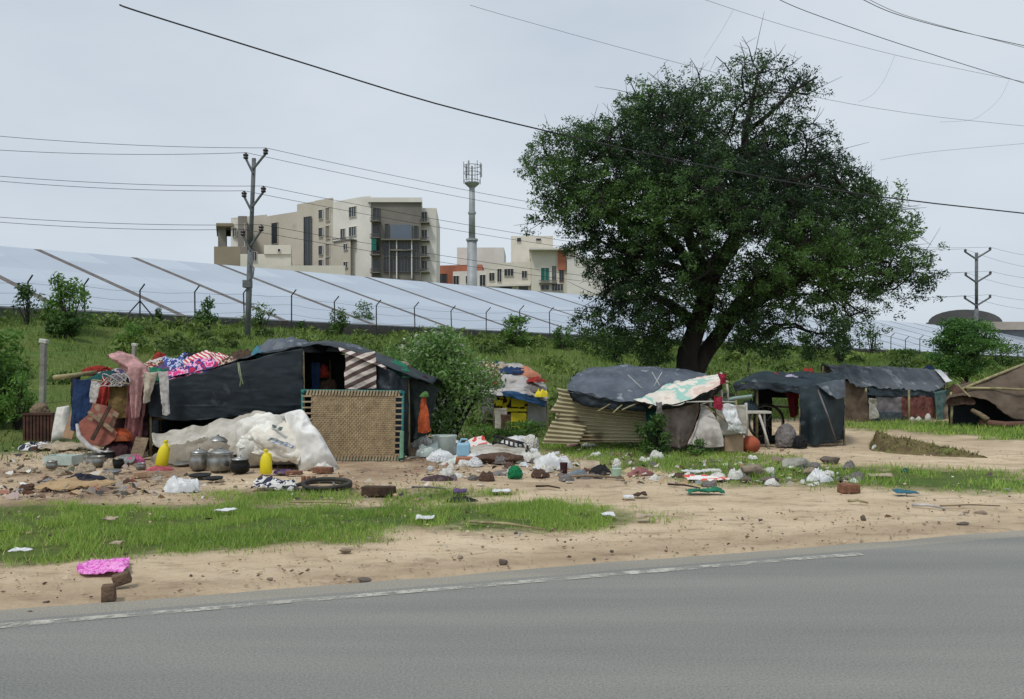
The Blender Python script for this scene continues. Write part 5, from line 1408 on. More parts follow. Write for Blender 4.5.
ALU = mat('dull_aluminium', rgb(176, 176, 172), rgb(112, 112, 108), .38, 7, .08, metal=.8)
pot(199, 471, 19, 17, ALU, 'small straight steel pot at the left of the big lidded pot', ALU)
pot(221, 472, 27, 18, ALU, 'large round steel pot with wide rim, biggest of the row', ALU)
pot(240, 474, 19, 13, SOOT, 'black sooty pot with a shiny lid right of the large steel pot', ALU)
pot(218, 464, 22, 22, ALU, 'steel pot standing behind the large round pot', ALU)
pot(96, 468, 18, 11, ALU, 'steel kettle pot at the left cluster beside the pink cloth', None)
pot(108, 463, 15, 10, SOOT, 'dark pot behind the steel kettle in the left cluster', ALU)
pot(118, 469, 12, 9, SOOT, 'small sooty tin between kettle and pink cloth', None)
pot(92, 462, 16, 8, ALU, 'shallow steel bowl behind the steel kettle', None)
pot(141, 471, 10, 7, ALU, 'small grey tin standing alone right of the pink cloth', None)
pot(52, 470, 11, 7, ALU, 'small tin at far left below the grey tray', ALU, knob=False)
def plate(px, py, w, m, label, tilt=0.05, name='plate'):
    Y = gY(py); r = w * Y / F / 2; x = (px - 512) * Y / F
    MB().lathe((x, Y, .012), [(r * .5, 0), (r * .9, .01), (r, .03), (r * .97, .032), (r * .5, .01)], 22, rx=tilt).build(name, m, label=label, cat='plate', smooth=True)
plate(200, 478, 22, SOOT, 'black sooty pan lying in front of the small steel pot')
plate(214, 481, 18, SOOT, 'second black pan lying nearest the road beside the first')
plate(182, 466, 18, ALU, 'steel plate lying behind the yellow jug', .1)
plate(112, 474, 18, ALU, 'upturned steel lid in front of the left pot cluster', .1)
plate(124, 463, 22, ALU, 'wide steel lid leaning behind the pink cloth', .5)
def jug(px, py, w, h, label, tilt=0):
    Y = gY(py); s = Y / F; x = (px - 512) * s; W = w * s; Hh = h * s
    YM = mat('yellow_plastic', rgb(226, 212, 30), rgb(206, 188, 24), .4, 3, .05, spec=.5)
    root = thing('yellow_jug', label, 'jug', (x, Y, 0))
    mb = MB(); mb.lathe((x, Y, 0), [(W * .42, 0), (W * .5, Hh * .04), (W * .5, Hh * .5), (W * .42, Hh * .72), (W * .26, Hh * .86), (W * .16, Hh * .92), (W * .16, Hh)], 22, sc=(1, .7, 1), ry=tilt); mb.build('jug_body', YM, root, smooth=True)
    mb = MB(); mb.tube([(x + W * .1 + tilt * Hh * .9, Y, Hh * .93), (x + W * .42 + tilt * Hh * .8, Y, Hh * .86), (x + W * .46 + tilt * Hh * .5, Y, Hh * .62)], W * .07, 8); mb.build('handle', YM, root, smooth=True)
    mb = MB(); mb.lathe((x + tilt * Hh, Y, Hh * .985), [(W * .17, 0), (W * .17, W * .16), (W * .1, W * .2)], 14, sc=(1, .9, 1)); mb.build('cap', YM, root)
jug(161, 466, 12, 24, 'yellow plastic jug tilted in front of the white sheet, left of the pots', .2)
jug(266, 474, 12, 23, 'upright yellow plastic jug in front of the printed sack', 0)

# tyres
def tyre(px, py, w, label, tilt=.03, m=RUBBER, r=.022, z=.02, dx=0):
    Y = gY(py); R = w * Y / F / 2; x = (px - 512) * Y / F
    MB().ring((x, Y, z), R, r, 40, 10, rx=tilt, wob=.04).build('old_tyre', m, label=label, cat='tyre', smooth=True, group='old tyres lying on the dirt')  # each ring is a loose bicycle tyre
tyre(322, 488, 54, 'black bicycle tyre lying on the dirt below the white sack')
tyre(326, 489.5, 46, 'second bicycle tyre lying on top of the first', .07, z=.065)

# brick, cloth near road
def brickb(px, py, d, label, rx=0, ry=0, rz=0, m=None, name='brick', cat='brick', lift=None):
    Y = gY(py); x = (px - 512) * Y / F
    mb = MB().box((0, 0, 0), d, rx=rx, ry=ry, rz=rz, tap=.96); V = mb.v[0]
    rngn = np.random.default_rng(int(px)); V += (rngn.random(V.shape) - .5) * min(d) * .10; V[:, 2] -= V[:, 2].min() + .005; V += np.array([x, Y + d[1] / 2, 0]); mb.v[0] = V
    return mb.build(name, m or BRICK, label=label, cat=cat, bevel=.008)
BR1 = mat('muddy_brick', rgb(120, 98, 80), rgb(76, 62, 52), .95, 12, .6)
brickb(106, 602, (.072, .06, .092), 'small upright brown brick piece nearest the road edge', rz=.3, m=BR1)
brickb(119, 587, (.10, .07, .068), 'tilted brown brick piece pinning the magenta pink cloth', ry=-.25, rz=.4, m=BR1)
def pinkcloth():
    mb = MB()
    pts = lambda y, xs, z: [tuple(Vector(((a - 512) * gY(y) / F, gY(y), z + dz))) for a, dz in xs]
    rows = [pts(561, ((92, .0), (104, .01), (116, .02), (127, .02)), .008), pts(567, ((80, .01), (98, .01), (114, .03), (129, .025)), .01), pts(572, ((76, .01), (96, .01), (112, .025), (127, .015)), .01), pts(576, ((82, 0), (98, .0), (112, .01), (120, .01)), .012)]
    mb.sheet([[Vector(p) for p in r] for r in rows], 70, 44, .022, 12, 5, ('v', .015, 8), .02)
    mb.v[0][:, 2] = np.maximum(mb.v[0][:, 2], .003 + .01 * rng.random(len(mb.v[0])))
    mb.build('pink_cloth', patches('print_lilac_pink', [rgb(206, 92, 180), rgb(226, 130, 204), rgb(232, 160, 214), rgb(196, 96, 170)], 22), label='crumpled magenta pink cloth lying on the sand near the road', cat='cloth', smooth=True, solid=.003)
pinkcloth()

# ------------------------------------------------------------------ right of shack 1: orange cloth, bags, litter bank
hang('cloth', 422, 426, 396, 432, 11.75, C_ORANGE, 'bright orange cloth hanging narrow at the right end of the long shack', 'cloth', x0b=418, x1b=431, folds=3, fa=.06)
heap('rag', 424, 397, 11.8, 9, 6, mat('leafgreen', rgb(90, 130, 70), rgb(60, 96, 50)), 'green knotted cloth above the orange cloth', 'cloth', dep=.1)
CLEAR = mat('clear_plastic', rgb(206, 216, 210), rgb(166, 182, 174), .25, 3, .1, spec=.5)
GBAG = mat('dirty_white_bag', rgb(218, 218, 212), rgb(170, 168, 158), .5, 5, .25, spec=.4)
def bag(px, py, w, h, label, m=None, amp=.4, name='plastic_bag', cat='bag', dep=None, group=None, freq=2.4, sub=4):
    return gheap(name, px, py, w, h, m or GBAG, label, cat, amp=amp, dep=dep, group=group, freq=freq, sub=sub)
def tub(px, py, w, h, m, label, name='plastic_tub', cat='tub', lidm=None, tilt=0):
    Y = gY(py); s = Y / F; x = (px - 512) * s; r = w * s / 2; hh = h * s
    root = thing(name, label, cat, (x, Y + r, 0))
    MB().lathe((x, Y + r, 0), [(r * .84, 0), (r * .88, .01), (r * .97, hh * .9), (r * 1.02, hh * .95), (r * 1.02, hh), (r * .92, hh), (r * .84, hh * .08), (r * .1, hh * .06)], 22, sc=(1, .75, 1), ry=tilt).build('tub_wall', m, root, smooth=True)
    return root
tub(443, 456, 26, 20, CLEAR, 'cloudy translucent plastic tub beside the white bags')
bag(424, 447, 24, 16, 'white bag stuffed at the foot of the orange cloth')
bag(427, 456, 26, 16, 'pale yellowish bag left of the translucent tub', CLEAR)
bag(441, 460, 30, 12, 'white crumpled bag in front of the translucent tub', PLASTIC)
def jerry():
    Y = gY(459); s = Y / F; x = (463 - 512) * s
    root = thing('water_can', 'pale blue plastic water can inside a clear bag', 'can', (x, Y, 0))
    B = mat('pale_blue_plastic', rgb(150, 190, 210), rgb(130, 172, 196), .35, 3, .05, spec=.5)
    MB().box((x, Y + .1, .12), (.21, .14, .21), tap=.92).build('can_body', B, root, bevel=.03)
    MB().tube([(x - .06, Y + .1, .22), (x - .03, Y + .1, .275), (x + .05, Y + .1, .275), (x + .07, Y + .1, .22)], .014, 8).build('handle', B, root)
    MB().lathe((x - .09, Y + .1, .22), [(.022, 0), (.022, .04)], 12).build('cap', PLASTIC, root)
jerry()
bag(478, 449, 40, 14, 'red and white bag behind the water can', patches('red_white_plastic', [rgb(226, 222, 218), rgb(226, 222, 218), rgb(214, 90, 80), rgb(220, 216, 212)], 5))
bag(478, 462, 26, 12, 'white plastic bag between the water can and the cream slab', PLASTIC)
bag(455, 463, 18, 9, 'thin clear bag lying under the water can', CLEAR)
brickb(466, 464, (.30, .14, .09), 'orange-brown brick lying in front of the water can', rz=.1, m=mat('orange_brick', rgb(180, 120, 90), rgb(146, 96, 74), .95, 10, .4))
def slab():
    mb = MB(); mb.sheet([[P(470, 447, 12.3), P(498, 445, 12.4), P(524, 448, 12.5)], [P(470, 451, 11.6), P(498, 451, 11.5), P(526, 453, 11.7)], [P(476, 460, 11.5), P(500, 464, 11.3), P(522, 460, 11.6)]], 40, 24, .05, 3, sd(), None, .02)
    mb.v[0][:, 2] = np.maximum(mb.v[0][:, 2], .0)
    mb.build('tarp_slab', CREAM, label='cream folded tarpaulin lying over dark rubble in the litter bank', cat='tarpaulin', smooth=True, solid=.01)
slab()
bag(500, 462, 50, 9, 'dark rubble under the cream folded tarpaulin', C_BROWN, name='rubble', cat='rubble')
def grate():
    root = thing('black_rack', 'black slatted rack lying tilted behind the cream tarpaulin', 'rack', P(510, 447, 12.6)); root.location.z = 0
    a, b = P(493, 442, 12.7), P(530, 452, 12.5)
    MB().tube([a, b], .025, 6).build('rail', C_BLACK, root); MB().tube([a + Vector((0, .3, .08)), b + Vector((0, .3, .08))], .025, 6).build('rail', C_BLACK, root)
    for k in range(8):
        p = a.lerp(b, (k + .5) / 8); MB().tube([p, p + Vector((0, .3, .08))], .016, 6).build('slat', C_BLACK, root)
    for p in (a, b): MB().tube([p + Vector((0, .05, 0)), (p.x, p.y + .05, -.02)], .018, 6).build('leg', C_BLACK, root)
grate()
bag(516, 446, 34, 11, 'white bag behind the black rack', PLASTIC)
bag(531, 450, 16, 14, 'small pointed white bag right of the black rack')
bag(530, 461, 24, 11, 'white bag left of the biggest white bag of the litter bank')
bag(553, 468, 36, 17, 'biggest bright white bag in the middle of the litter bank', PLASTIC, sub=5)
tub(564, 474, 8, 11, C_MAR, 'small red-brown cup beside the biggest white bag', 'cup', 'cup')
bag(576, 476, 22, 8, 'bluish grey bag right of the red-brown cup', cloth_mat('bluegrey', 130, 146, 156))
def flat(px, py, w, d, m, label, name='cardboard', cat='cardboard', z=.02, rz=0, tilt=.12, amp=.02, group=None):
    Y = gY(py); s = Y / F; x = (px - 512) * s; W = w * s / 2
    c, sn = math.cos(rz), math.sin(rz)
    rows = [[Vector((x + c * a * W - sn * b * d, Y + sn * a * W + c * b * d, z + tilt * (b + .5) * d + .004)) for a in (-1, -.2, .5, 1)] for b in (-.5, 0, .5)]
    mb = MB(); mb.sheet(rows, 18, 12, amp, 9, sd(), None, amp); mb.v[0][:, 2] = np.maximum(mb.v[0][:, 2], .004)
    return mb.build(name, m, label=label, cat=cat, smooth=True, solid=.004, group=group)
flat(590, 470, 20, .2, C_BEIGE, 'beige cardboard piece beside the black bag', tilt=.4)
bag(600, 474, 24, 11, 'black bag in the right part of the litter bank', C_BLACK)
tub(617, 477, 11, 8, mat('palegreen_plastic', rgb(180, 206, 184), rgb(150, 178, 156), .4, 3, .1), 'pale green small tub at the end of the litter bank')
bag(617, 469, 9, 10, 'small pale upright bag behind the pale green tub', GBAG)
bag(640, 475, 30, 9, 'reddish brown rag right of the pale green tub', C_DPINK, name='rag', cat='cloth')
bag(655, 479, 14, 6, 'small pale bag right of the reddish rag')
bag(590, 478, 28, 6, 'brownish flattened bag in front of the beige cardboard', C_GREY)
flat(693, 474, 22, .14, PLASTIC, 'white flat plastic piece in the weeds left of the clay pot', 'plastic_sheet', 'plastic')
flat(706, 481, 42, .22, patches('red_white_plastic', [(1, 1, 1, 1)]), 'red and white plastic sheet flattened on the dirt', 'plastic_sheet', 'plastic', tilt=.1)
flat(712, 473, 18, .12, GBAG, 'pale flat scrap in the weeds above the red and white sheet', 'plastic_sheet', 'plastic')
bag(668, 437, 24, 7, 'white rubble pile below the corrugated sheet', GBAG, name='rubble', cat='rubble')
for (px, py, w, h, lb, m) in ((612, 437, 30, 9, 'white and grey rubble heaped against the corrugated sheet', CONC), (635, 440, 44, 8, 'grey stone slab below the corrugated sheet', CONC), (598, 443, 28, 6, 'dark flat slab below the corrugated sheet', DARKWOOD),
        (675, 451, 24, 9, 'whitish rubble at the foot of the grey-brown curtain', CONC), (700, 452, 22, 7, 'pale rubble at the foot of the white sheet', CONC), (574, 447, 16, 7, 'pink flowered rag in the weeds below the corrugated sheet', C_PINK), (590, 447, 18, 5, 'pale litter lump beside the pink flowered rag', GBAG)):
    gheap('rubble' if 'r' in lb and m is CONC else 'lump', px, py, w, h, m, lb, 'rubble', amp=.35)
bag(437, 480, 36, 7, 'dark purple-brown rag lying alone on the sand below the litter', cloth_mat('plum', 92, 70, 80), name='rag', cat='cloth', freq=4)
bag(515, 478, 15, 12, 'bright green knotted bag on the sand', cloth_mat('brightgreen', 22, 142, 84), amp=.25)
bag(505, 474, 30, 5, 'dark twiggy scrap beside the bright green bag', C_GREY, name='scrap', cat='scrap', freq=4)
def stick(px0, py0, px1, py1, r, m, label, z=.02, name='stick', cat='stick', group=None):
    a, b = G(px0, py0), G(px1, py1); a.z = z; b.z = z
    mid = a.lerp(b, .5) + Vector((0, .02, r))
    MB().tube([a, a.lerp(mid, .5) + Vector((0, -.012, 0)), mid, b], [r, r, r * .9, r * .6], 7).build(name, m, label=label, cat=cat, smooth=True, group=group)
stick(559, 478, 624, 480, .016, WOOD, 'long straight stick lying along the bottom of the litter bank')
stick(536, 488, 560, 490, .012, DARKWOOD, 'dark stick lying on the open sand')
stick(668, 486, 700, 490, .012, DARKWOOD, 'dark stick below the red and white plastic sheet')
stick(412, 489, 446, 491, .012, C_GREY, 'grey stick below the purple-brown rag')
stick(470, 524, 545, 532, .012, BAMBOO, 'pale twig lying along the end of the green strip')
stick(912, 507, 946, 511, .014, C_WHITE, 'white stick lying on the dirt at right')
stick(848, 503, 868, 505, .014, BAMBOO, 'short tan stick below the brick at right')
stick(290, 504, 350, 506, .01, BAMBOO, 'thin stick at the top edge of the green strip')
stick(940, 508, 1000, 508, .008, WOOD, 'thin grey stick at the far right verge')
# left litter
bag(40, 449, 44, 9, 'navy and white cloth lying in front of the dark brown crate', patches('navy_white', [rgb(44, 46, 66), rgb(210, 208, 204), rgb(50, 52, 72), rgb(190, 188, 184)], 6), name='cloth', cat='cloth')
flat(74, 449, 60, .5, C_BEIGE, 'beige paper sheet spread in front of the tan board', 'paper_sheet', 'paper', amp=.05)
def tray():
    Y = gY(466); s = Y / F; x = (57 - 512) * s; W = 28 * s
    root = thing('plastic_tray', 'translucent grey rectangular tray at far left of the pots', 'tray', (x, Y + .15, 0))
    MB().box((x, Y + .15, .012), (W, .28, .02)).build('tray_floor', CLEAR, root)
    for dx, dy, a, b in ((0, .01, W, .012), (0, .29, W, .012), (-W / 2, .15, .012, .29), (W / 2, .15, .012, .29)): MB().box((x + dx, Y + dy, .07), (a, b, .12)).build('tray_wall', CLEAR, root)
tray()
bag(84, 484, 46, 13, 'black and navy jacket lying crumpled on the dirt at left', C_NAVY, name='jacket', cat='clothing', sub=5, dep=.4)
flat(76, 489, 70, .32, mat('dirty_beige', rgb(178, 152, 116), rgb(150, 124, 92), .95, 5, .3), 'dirty beige sacking spread on the dirt below the jacket', 'sacking', 'cloth', amp=.05)
bag(134, 462, 24, 9, 'bright pink cloth beside the grey slab and the pots', C_HOT, name='cloth', cat='cloth', freq=3.5)
bag(160, 470, 28, 5, 'red-pink cloth lying at the foot of the tilted yellow jug', cloth_mat('coral', 214, 90, 104), name='cloth', cat='cloth', freq=4)
bag(283, 473, 18, 5, 'purple cloth lying beside the upright yellow jug', C_PURP, name='cloth', cat='cloth', freq=4)
brickb(293, 475, (.2, .1, .05), 'flat brick piece in front of the white sack', rz=.1); brickb(322, 473, (.24, .12, .07), 'brick under the right end of the white sack', rz=-.1)
for i, (px, py) in enumerate(((303, 483), (308, 483), (313, 483))):
    brickb(px, py + 1, (.045, .045, .09), 'stubby brown peg on the small board above the tyres', m=BRICK, name='peg', cat='peg')['group'] = 'three stubby pegs'
brickb(138, 478, (.15, .1, .07), 'broken pale brick below the small grey tin', rz=.5, m=mat('pale_brick', rgb(180, 150, 124), rgb(150, 118, 96), .95, 10, .4))
bag(183, 491, 38, 18, 'crumpled white plastic bag on the dirt at the edge of the green strip', PLASTIC, amp=.55, freq=3.5, sub=5)
flat(272, 488, 40, .25, patches('navy_white', [(1, 1, 1, 1)]), 'white cloth with navy patches spread on the dirt', 'cloth', 'cloth', amp=.05, tilt=.15)
bag(290, 489, 16, 11, 'white and navy cloth bunched beside the bicycle tyres', patches('navy_white', [(1, 1, 1, 1)]), name='cloth', cat='cloth')
brickb(378, 496, (.34, .14, .09), 'dark broken board piece at the top of the green strip', rz=-.06, m=DARKWOOD, name='wood_block', cat='wood')
bag(462, 501, 36, 6, 'blackish wire scrap heap on the sand above the green strip', C_BLACK, name='scrap', cat='scrap', freq=5)
flat(460, 494, 14, .1, C_PURP, 'small purple rag above the green strip', 'rag', 'cloth'); flat(502, 494, 18, .12, PLASTIC, 'small white plastic strip on the open sand', 'plastic_sheet', 'plastic')

# ------------------------------------------------------------------ hut 2 : small patchwork hut
def hut2():
    Y = 17.2; root = thing('patchwork_hut', 'small hut of yellow and dark printed banners under patchwork rags, behind the flowering bush', 'shack', P(515, 430, Y)); root.location.z = 0
    YB = patches('yellow_black_banner', [rgb(50, 34, 36), rgb(214, 196, 44), rgb(60, 40, 40), rgb(206, 186, 40)], 2.6)
    sheet('front_banner', [[(494, 398, Y), (510, 396, Y), (528, 398, Y)], [(494, 412, Y), (510, 412, Y), (527, 412, Y)], [(495, 426, Y), (510, 428, Y - .03), (526, 429, Y)]], YB, root, 24, 24, .02, 3)
    for (a, b, c, d, m, n) in ((496, 400, 503, 406, 0, 0), (511, 398, 524, 407, 0, 0), (500, 409, 527, 411.5, 0, 0), (511, 413, 526, 423, 0, 0)):
        sheet('yellow_panel', [[(a, b, Y - .06), (c, b, Y - .06)], [(a, d, Y - .06), (c, d, Y - .06)]], mat('yellow_print', rgb(222, 204, 50), rgb(196, 178, 40), .7, 3, .1), root, 10, 8, .01, 3)
    sheet('side_wall', [[(527, 398, Y), (548, 402, Y + .3)], [(527, 428, Y), (546, 425, Y + .3)]], mat('grey_fibre', rgb(150, 150, 146), rgb(124, 124, 122), .9, 3, .2), root, 20, 20, .02, 3)
    sheet('pale_panel', [[(494, 408, Y - .12), (507, 408, Y - .12)], [(495, 430, Y - .12), (507, 430, Y - .12)]], CREAM, root, 12, 12, .01, 3)
    sheet('tin_panel', [[(501, 414, Y - .2), (511, 415, Y - .2)], [(501, 431, Y - .2), (511, 431, Y - .2)]], C_BROWN, root, 10, 10, .01, 3)
    R = [[(476, 394, Y - .2), (505, 396, Y - .25), (530, 396, Y - .2), (548, 404, Y + .1)], [(478, 376, Y + .6), (500, 378, Y + .6), (525, 380, Y + .6), (547, 390, Y + .8)], [(480, 362, Y + 1.4), (498, 362, Y + 1.4), (520, 364, Y + 1.4), (540, 374, Y + 1.5)]]
    sheet('roof_sheet', R, mat('pale_grey_sheet', rgb(186, 184, 182), rgb(140, 134, 130), .8, 3, .3, wear=(rgb(110, 104, 98), 3, .58)), root, 40, 30, .08, 1.6, None, .04)
    sheet('blue_edge', [[(500, 391, Y - .3), (522, 393, Y - .3), (548, 401, Y)], [(502, 396, Y - .32), (522, 400, Y - .32), (546, 408, Y)]], mat('blue_sheet', rgb(40, 84, 130), rgb(30, 60, 84), .6, 3, .2), root, 30, 10, .05, 3, None, .04)
    for px, zt in ((495, 397), (528, 397), (547, 402)):
        t = P(px, zt, Y + .1); pole('upright_pole', (t.x, t.y, -.05), t, .03, BAMBOO, root)
    sheet('back_wall', [[(482, 366, Y + 1.5), (542, 378, Y + 1.5)], [(482, 425, Y + 1.5), (542, 425, Y + 1.5)]], C_GREY, root, 12, 12, .04, 2)
    g = 'rags on the roof of the patchwork hut'
    for (px, py, dY, w, h, m, n, lb) in ((488, 386, .2, 26, 22, PRINT3, 'rag', 'brown flecked rag on the left roof side of the patchwork hut'), (512, 374, .9, 34, 8, C_BLUE, 'rag', 'dark blue rag near the roof top of the patchwork hut'),
            (526, 378, .9, 30, 13, mat('cloth_terracotta', rgb(196, 130, 104), rgb(176, 120, 96), .95, 3, .3), 'rag', 'terracotta blanket folded on the patchwork hut roof'), (536, 382, .5, 22, 6, C_RED, 'rag', 'rust red roll at the right end of the patchwork hut roof'),
            (541, 397, .0, 14, 9, mat('yellow_print', rgb(1, 1, 1)), 'rag', 'yellow bag on the right eave of the patchwork hut'), (489, 394, -.1, 20, 6, C_WHITE, 'rag', 'white rag on the left eave of the patchwork hut'), (503, 369, 1.2, 16, 6, C_BEIGE, 'rag', 'cream pillow on the top of the patchwork hut'), (530, 392, .2, 24, 8, C_GREY, 'rag', 'grey pink rag on the right eave beside the yellow bag'), (490, 366, 1.4, 22, 6, C_TEAL, 'rag', 'dark green rag on the back ridge of the patchwork hut')):
        heap(n, px, py, Y + dY, w, h, m, lb, 'cloth', dep=.4, group=g, amp=.35)
hut2()

# ------------------------------------------------------------------ hut 3 : corrugated sheet shack
def hut3():
    Y = 12.6; root = thing('corrugated_shack', 'low shack of rusty cream corrugated sheet under a grey tarp at the centre', 'shack', P(655, 450, Y)); root.location.z = 0
    CM = mat('rusty_corrugated', rgb(182, 174, 142), rgb(152, 142, 112), .6, 1.6, .1, wear=(rgb(118, 102, 78), 2.2, .54), spec=.4)
    mb = MB(); nu, nv = 30, 200; V = []
    for j in range(nv):
        v = j / (nv - 1)
        for i in range(nu):
            u = i / (nu - 1)
            tl = np.array(P(557, 388, 12.9)); tr = np.array(P(650, 404, 12.6)); bl = np.array(P(545, 443, 12.75)); brr = np.array(P(650, 442, 12.5))
            p = (tl * (1 - u) + tr * u) * (1 - v) + (bl * (1 - u) + brr * u) * v
            # ragged left edge
            if i < 2: p[0] += .05 * math.sin(v * 9) + .12 * (v > .45) - .14 * (v > .7)
            ph = (v * (1 + .0 * u)) * 13 * 2 * math.pi
            p = p + np.array([0, -.022 * math.sin(ph) + .05 * math.sin(u * 3), 0]); V.append(p)
    mb.add(V, [(j * nu + i, j * nu + i + 1, (j + 1) * nu + i + 1, (j + 1) * nu + i) for j in range(nv - 1) for i in range(nu - 1)])
    mb.build('corrugated_sheet', CM, root, smooth=True, solid=.004)
    mb = MB(); V = []
    for j in range(80):
        v = j / 79
        for i in range(12):
            u = i / 11; p = np.array(P(552 - 10 * v + 36 * u, 421 + 5 * u + (22 - 4 * u) * v, 12.45 - .12 * v)); p[1] -= .022 * math.sin(v * 5 * 2 * math.pi); V.append(p)
    mb.add(V, [(j * 12 + i, j * 12 + i + 1, (j + 1) * 12 + i + 1, (j + 1) * 12 + i) for j in range(79) for i in range(11)]); mb.build('loose_sheet', CM, root, smooth=True, solid=.004)
    sheet('roof_tarp', [[(567, 391, 12.5), (600, 399, 12.3), (640, 404, 12.2), (690, 402, 12.3)], [(568, 384, 12.7), (600, 386, 12.6), (642, 390, 12.6), (700, 388, 12.6)], [(574, 376, 13.3), (605, 374, 13.2), (650, 374, 13.2), (705, 377, 13.3)], [(590, 370, 13.9), (620, 367, 13.9), (655, 369, 13.9), (705, 374, 14)], [(592, 385, 14.6), (620, 384, 14.6), (655, 384, 14.6), (705, 384, 14.6)]], TARP_GREY, root, 70, 50, .06, 1.8, None, .03)
    sheet('tarp_skirt', [[(567, 389, 12.48), (605, 398, 12.27), (650, 404, 12.18)], [(572, 402, 12.5), (605, 409, 12.3), (648, 411, 12.25)]], TARP_BLUE, root, 50, 14, .05, 3, ('u', .04, 6), .03)
    sheet('banner', [[(634, 401, 12.15), (665, 406, 12.1), (700, 396, 12.1), (722, 383, 12.1)], [(650, 394, 12.4), (680, 390, 12.4), (705, 384, 12.4), (723, 378, 12.4)], [(672, 383, 12.9), (690, 379, 12.9), (708, 376, 12.9), (722, 373, 12.9)]], patches('teal_cream_banner', [rgb(206, 184, 172), rgb(216, 208, 196), rgb(206, 199, 188), rgb(150, 190, 178), rgb(218, 210, 198)], 2.4), root, 50, 40, .04, 3, None, .025)
    sheet('banner_lip', [[(634, 401, 12.14), (665, 406, 12.09), (700, 396, 12.09), (722, 383, 12.09)], [(636, 405, 12.2), (665, 410, 12.15), (700, 402, 12.15), (722, 390, 12.15)]], C_BLACK, root, 40, 8, .03, 3)
    hang('dark_curtain', 646, 664, 404, 438, 12.5, C_TEAL, '', '', parent=root, folds=5)
    hang('grey_curtain', 658, 700, 400, 446, 12.35, mat('cloth_greybrown', rgb(150, 136, 128), rgb(110, 98, 90), .95, 3, .35), '', '', parent=root, folds=8, fa=.07, x0b=664, x1b=692, rag=.02)
    sheet('white_sheet', [[(701, 405, 12.3), (703, 405, 12.3), (706, 406, 12.25)], [(697, 422, 12.25), (706, 422, 12.15), (718, 421, 12.1)], [(687, 444, 12.2), (706, 447, 12.0), (725, 446, 12.0)]], mat('white_tent_sheet', rgb(206, 202, 196), rgb(176, 170, 164), .7, 2, .2, wear=(rgb(134, 126, 116), 1.8, .6)), root, 40, 40, .03, 2.5, ('v', .02, 4), .012)
    sheet('front_net', [[(716, 406, 12.2), (746, 405, 12.2)], [(718, 436, 12.15), (746, 434, 12.15)]], CREAM, root, 24, 20, .02, 3)
    sheet('white_cover', [[(718, 403, 12.05), (735, 404, 12.0)], [(726, 420, 11.95), (740, 421, 11.95)], [(728, 430, 11.98), (745, 435, 11.98)]], PLASTIC, root, 30, 30, .05, 5, ('u', .03, 6), .03)
    MB().box(P(730, 441, 12.35), (.30, .34, .30), rz=.1).build('tan_box', mat('dusty_box', rgb(176, 152, 128), rgb(144, 122, 100), .9, 3, .2), root, bevel=.01)
    WP = mat('pale_pole', rgb(206, 204, 196), rgb(170, 166, 156), .7, 5, .1)
    for (a, b, c, d, r, Y_) in ((709, 388, 711, 408, .028, 12.3), (720, 384, 722, 402, .022, 12.3), (727, 384, 728, 404, .018, 12.4), (746, 403, 746, 442, .022, 12.4), (712, 400, 700, 405, .015, 12.2), (728, 382, 724, 380, .02, 12.3)):
        pole('pole', P(a, b, Y_), P(c, d, Y_), r, WP, root)
    pole('rope', P(705, 406, 12.1), P(745, 447 - 12, 11.95), .012, WOOD, root); pole('rope', P(686, 402, 12.1), P(735, 402, 12.1), .012, WP, root); pole('rope', P(700, 406, 12.2), P(686, 446, 12.1), .012, C_BROWN, root)
    for (a, b, c, d) in ((598, 411, 610, 404), (622, 410, 636, 404), (613, 413, 622, 405), (649, 408, 656, 403)): pole('roof_stick', P(a, b, 12.05), P(c, d, 12.2), .012, BAMBOO, root)
    for (a, b, c, d) in ((652, 372, 660, 386), (662, 372, 654, 386), (628, 375, 642, 388), (588, 392, 600, 391)): pole('tie_cord', P(a, b, 12.75), P(c, d, 12.5), .005, WP, root)
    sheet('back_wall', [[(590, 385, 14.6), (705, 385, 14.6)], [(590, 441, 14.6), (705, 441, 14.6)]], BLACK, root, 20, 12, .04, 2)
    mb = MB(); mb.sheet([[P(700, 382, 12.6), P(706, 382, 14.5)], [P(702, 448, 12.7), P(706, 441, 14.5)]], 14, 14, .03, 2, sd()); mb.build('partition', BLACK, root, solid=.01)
hut3()
hang('cloth', 718, 727, 373, 384, 12.05, cloth_mat('crimson', 190, 40, 70), 'crimson rag tied at the top corner of the teal and cream banner', 'cloth', folds=3, x0b=720, x1b=726, rag=.03)
hang('cloth', 714, 722, 396, 408, 12.02, cloth_mat('crimson', 190, 40, 70), 'crimson rag hanging between the pale poles above the white sheet', 'cloth', folds=3, x0b=713, x1b=724, rag=.03)
heap('bundle', 686, 408, 12.5, 26, 12, C_BLACK, 'dark bundle in the gap under the banner', 'bundle', dep=.3)
heap('bundle', 581, 390, 13.6, 30, 18, C_BLACK, 'dark rag bundle at the left tip of the grey tarp roof', 'bundle', dep=.3)
hang('cloth', 656, 662, 402, 414, 12.1, C_GREY, 'small grey pink cloth strip hanging under the banner', 'cloth', folds=2)
gheap('debris_cloth', 718, 449, 36, 7, TARP_GREY, 'grey tarp scrap under the white sheet', 'tarpaulin')
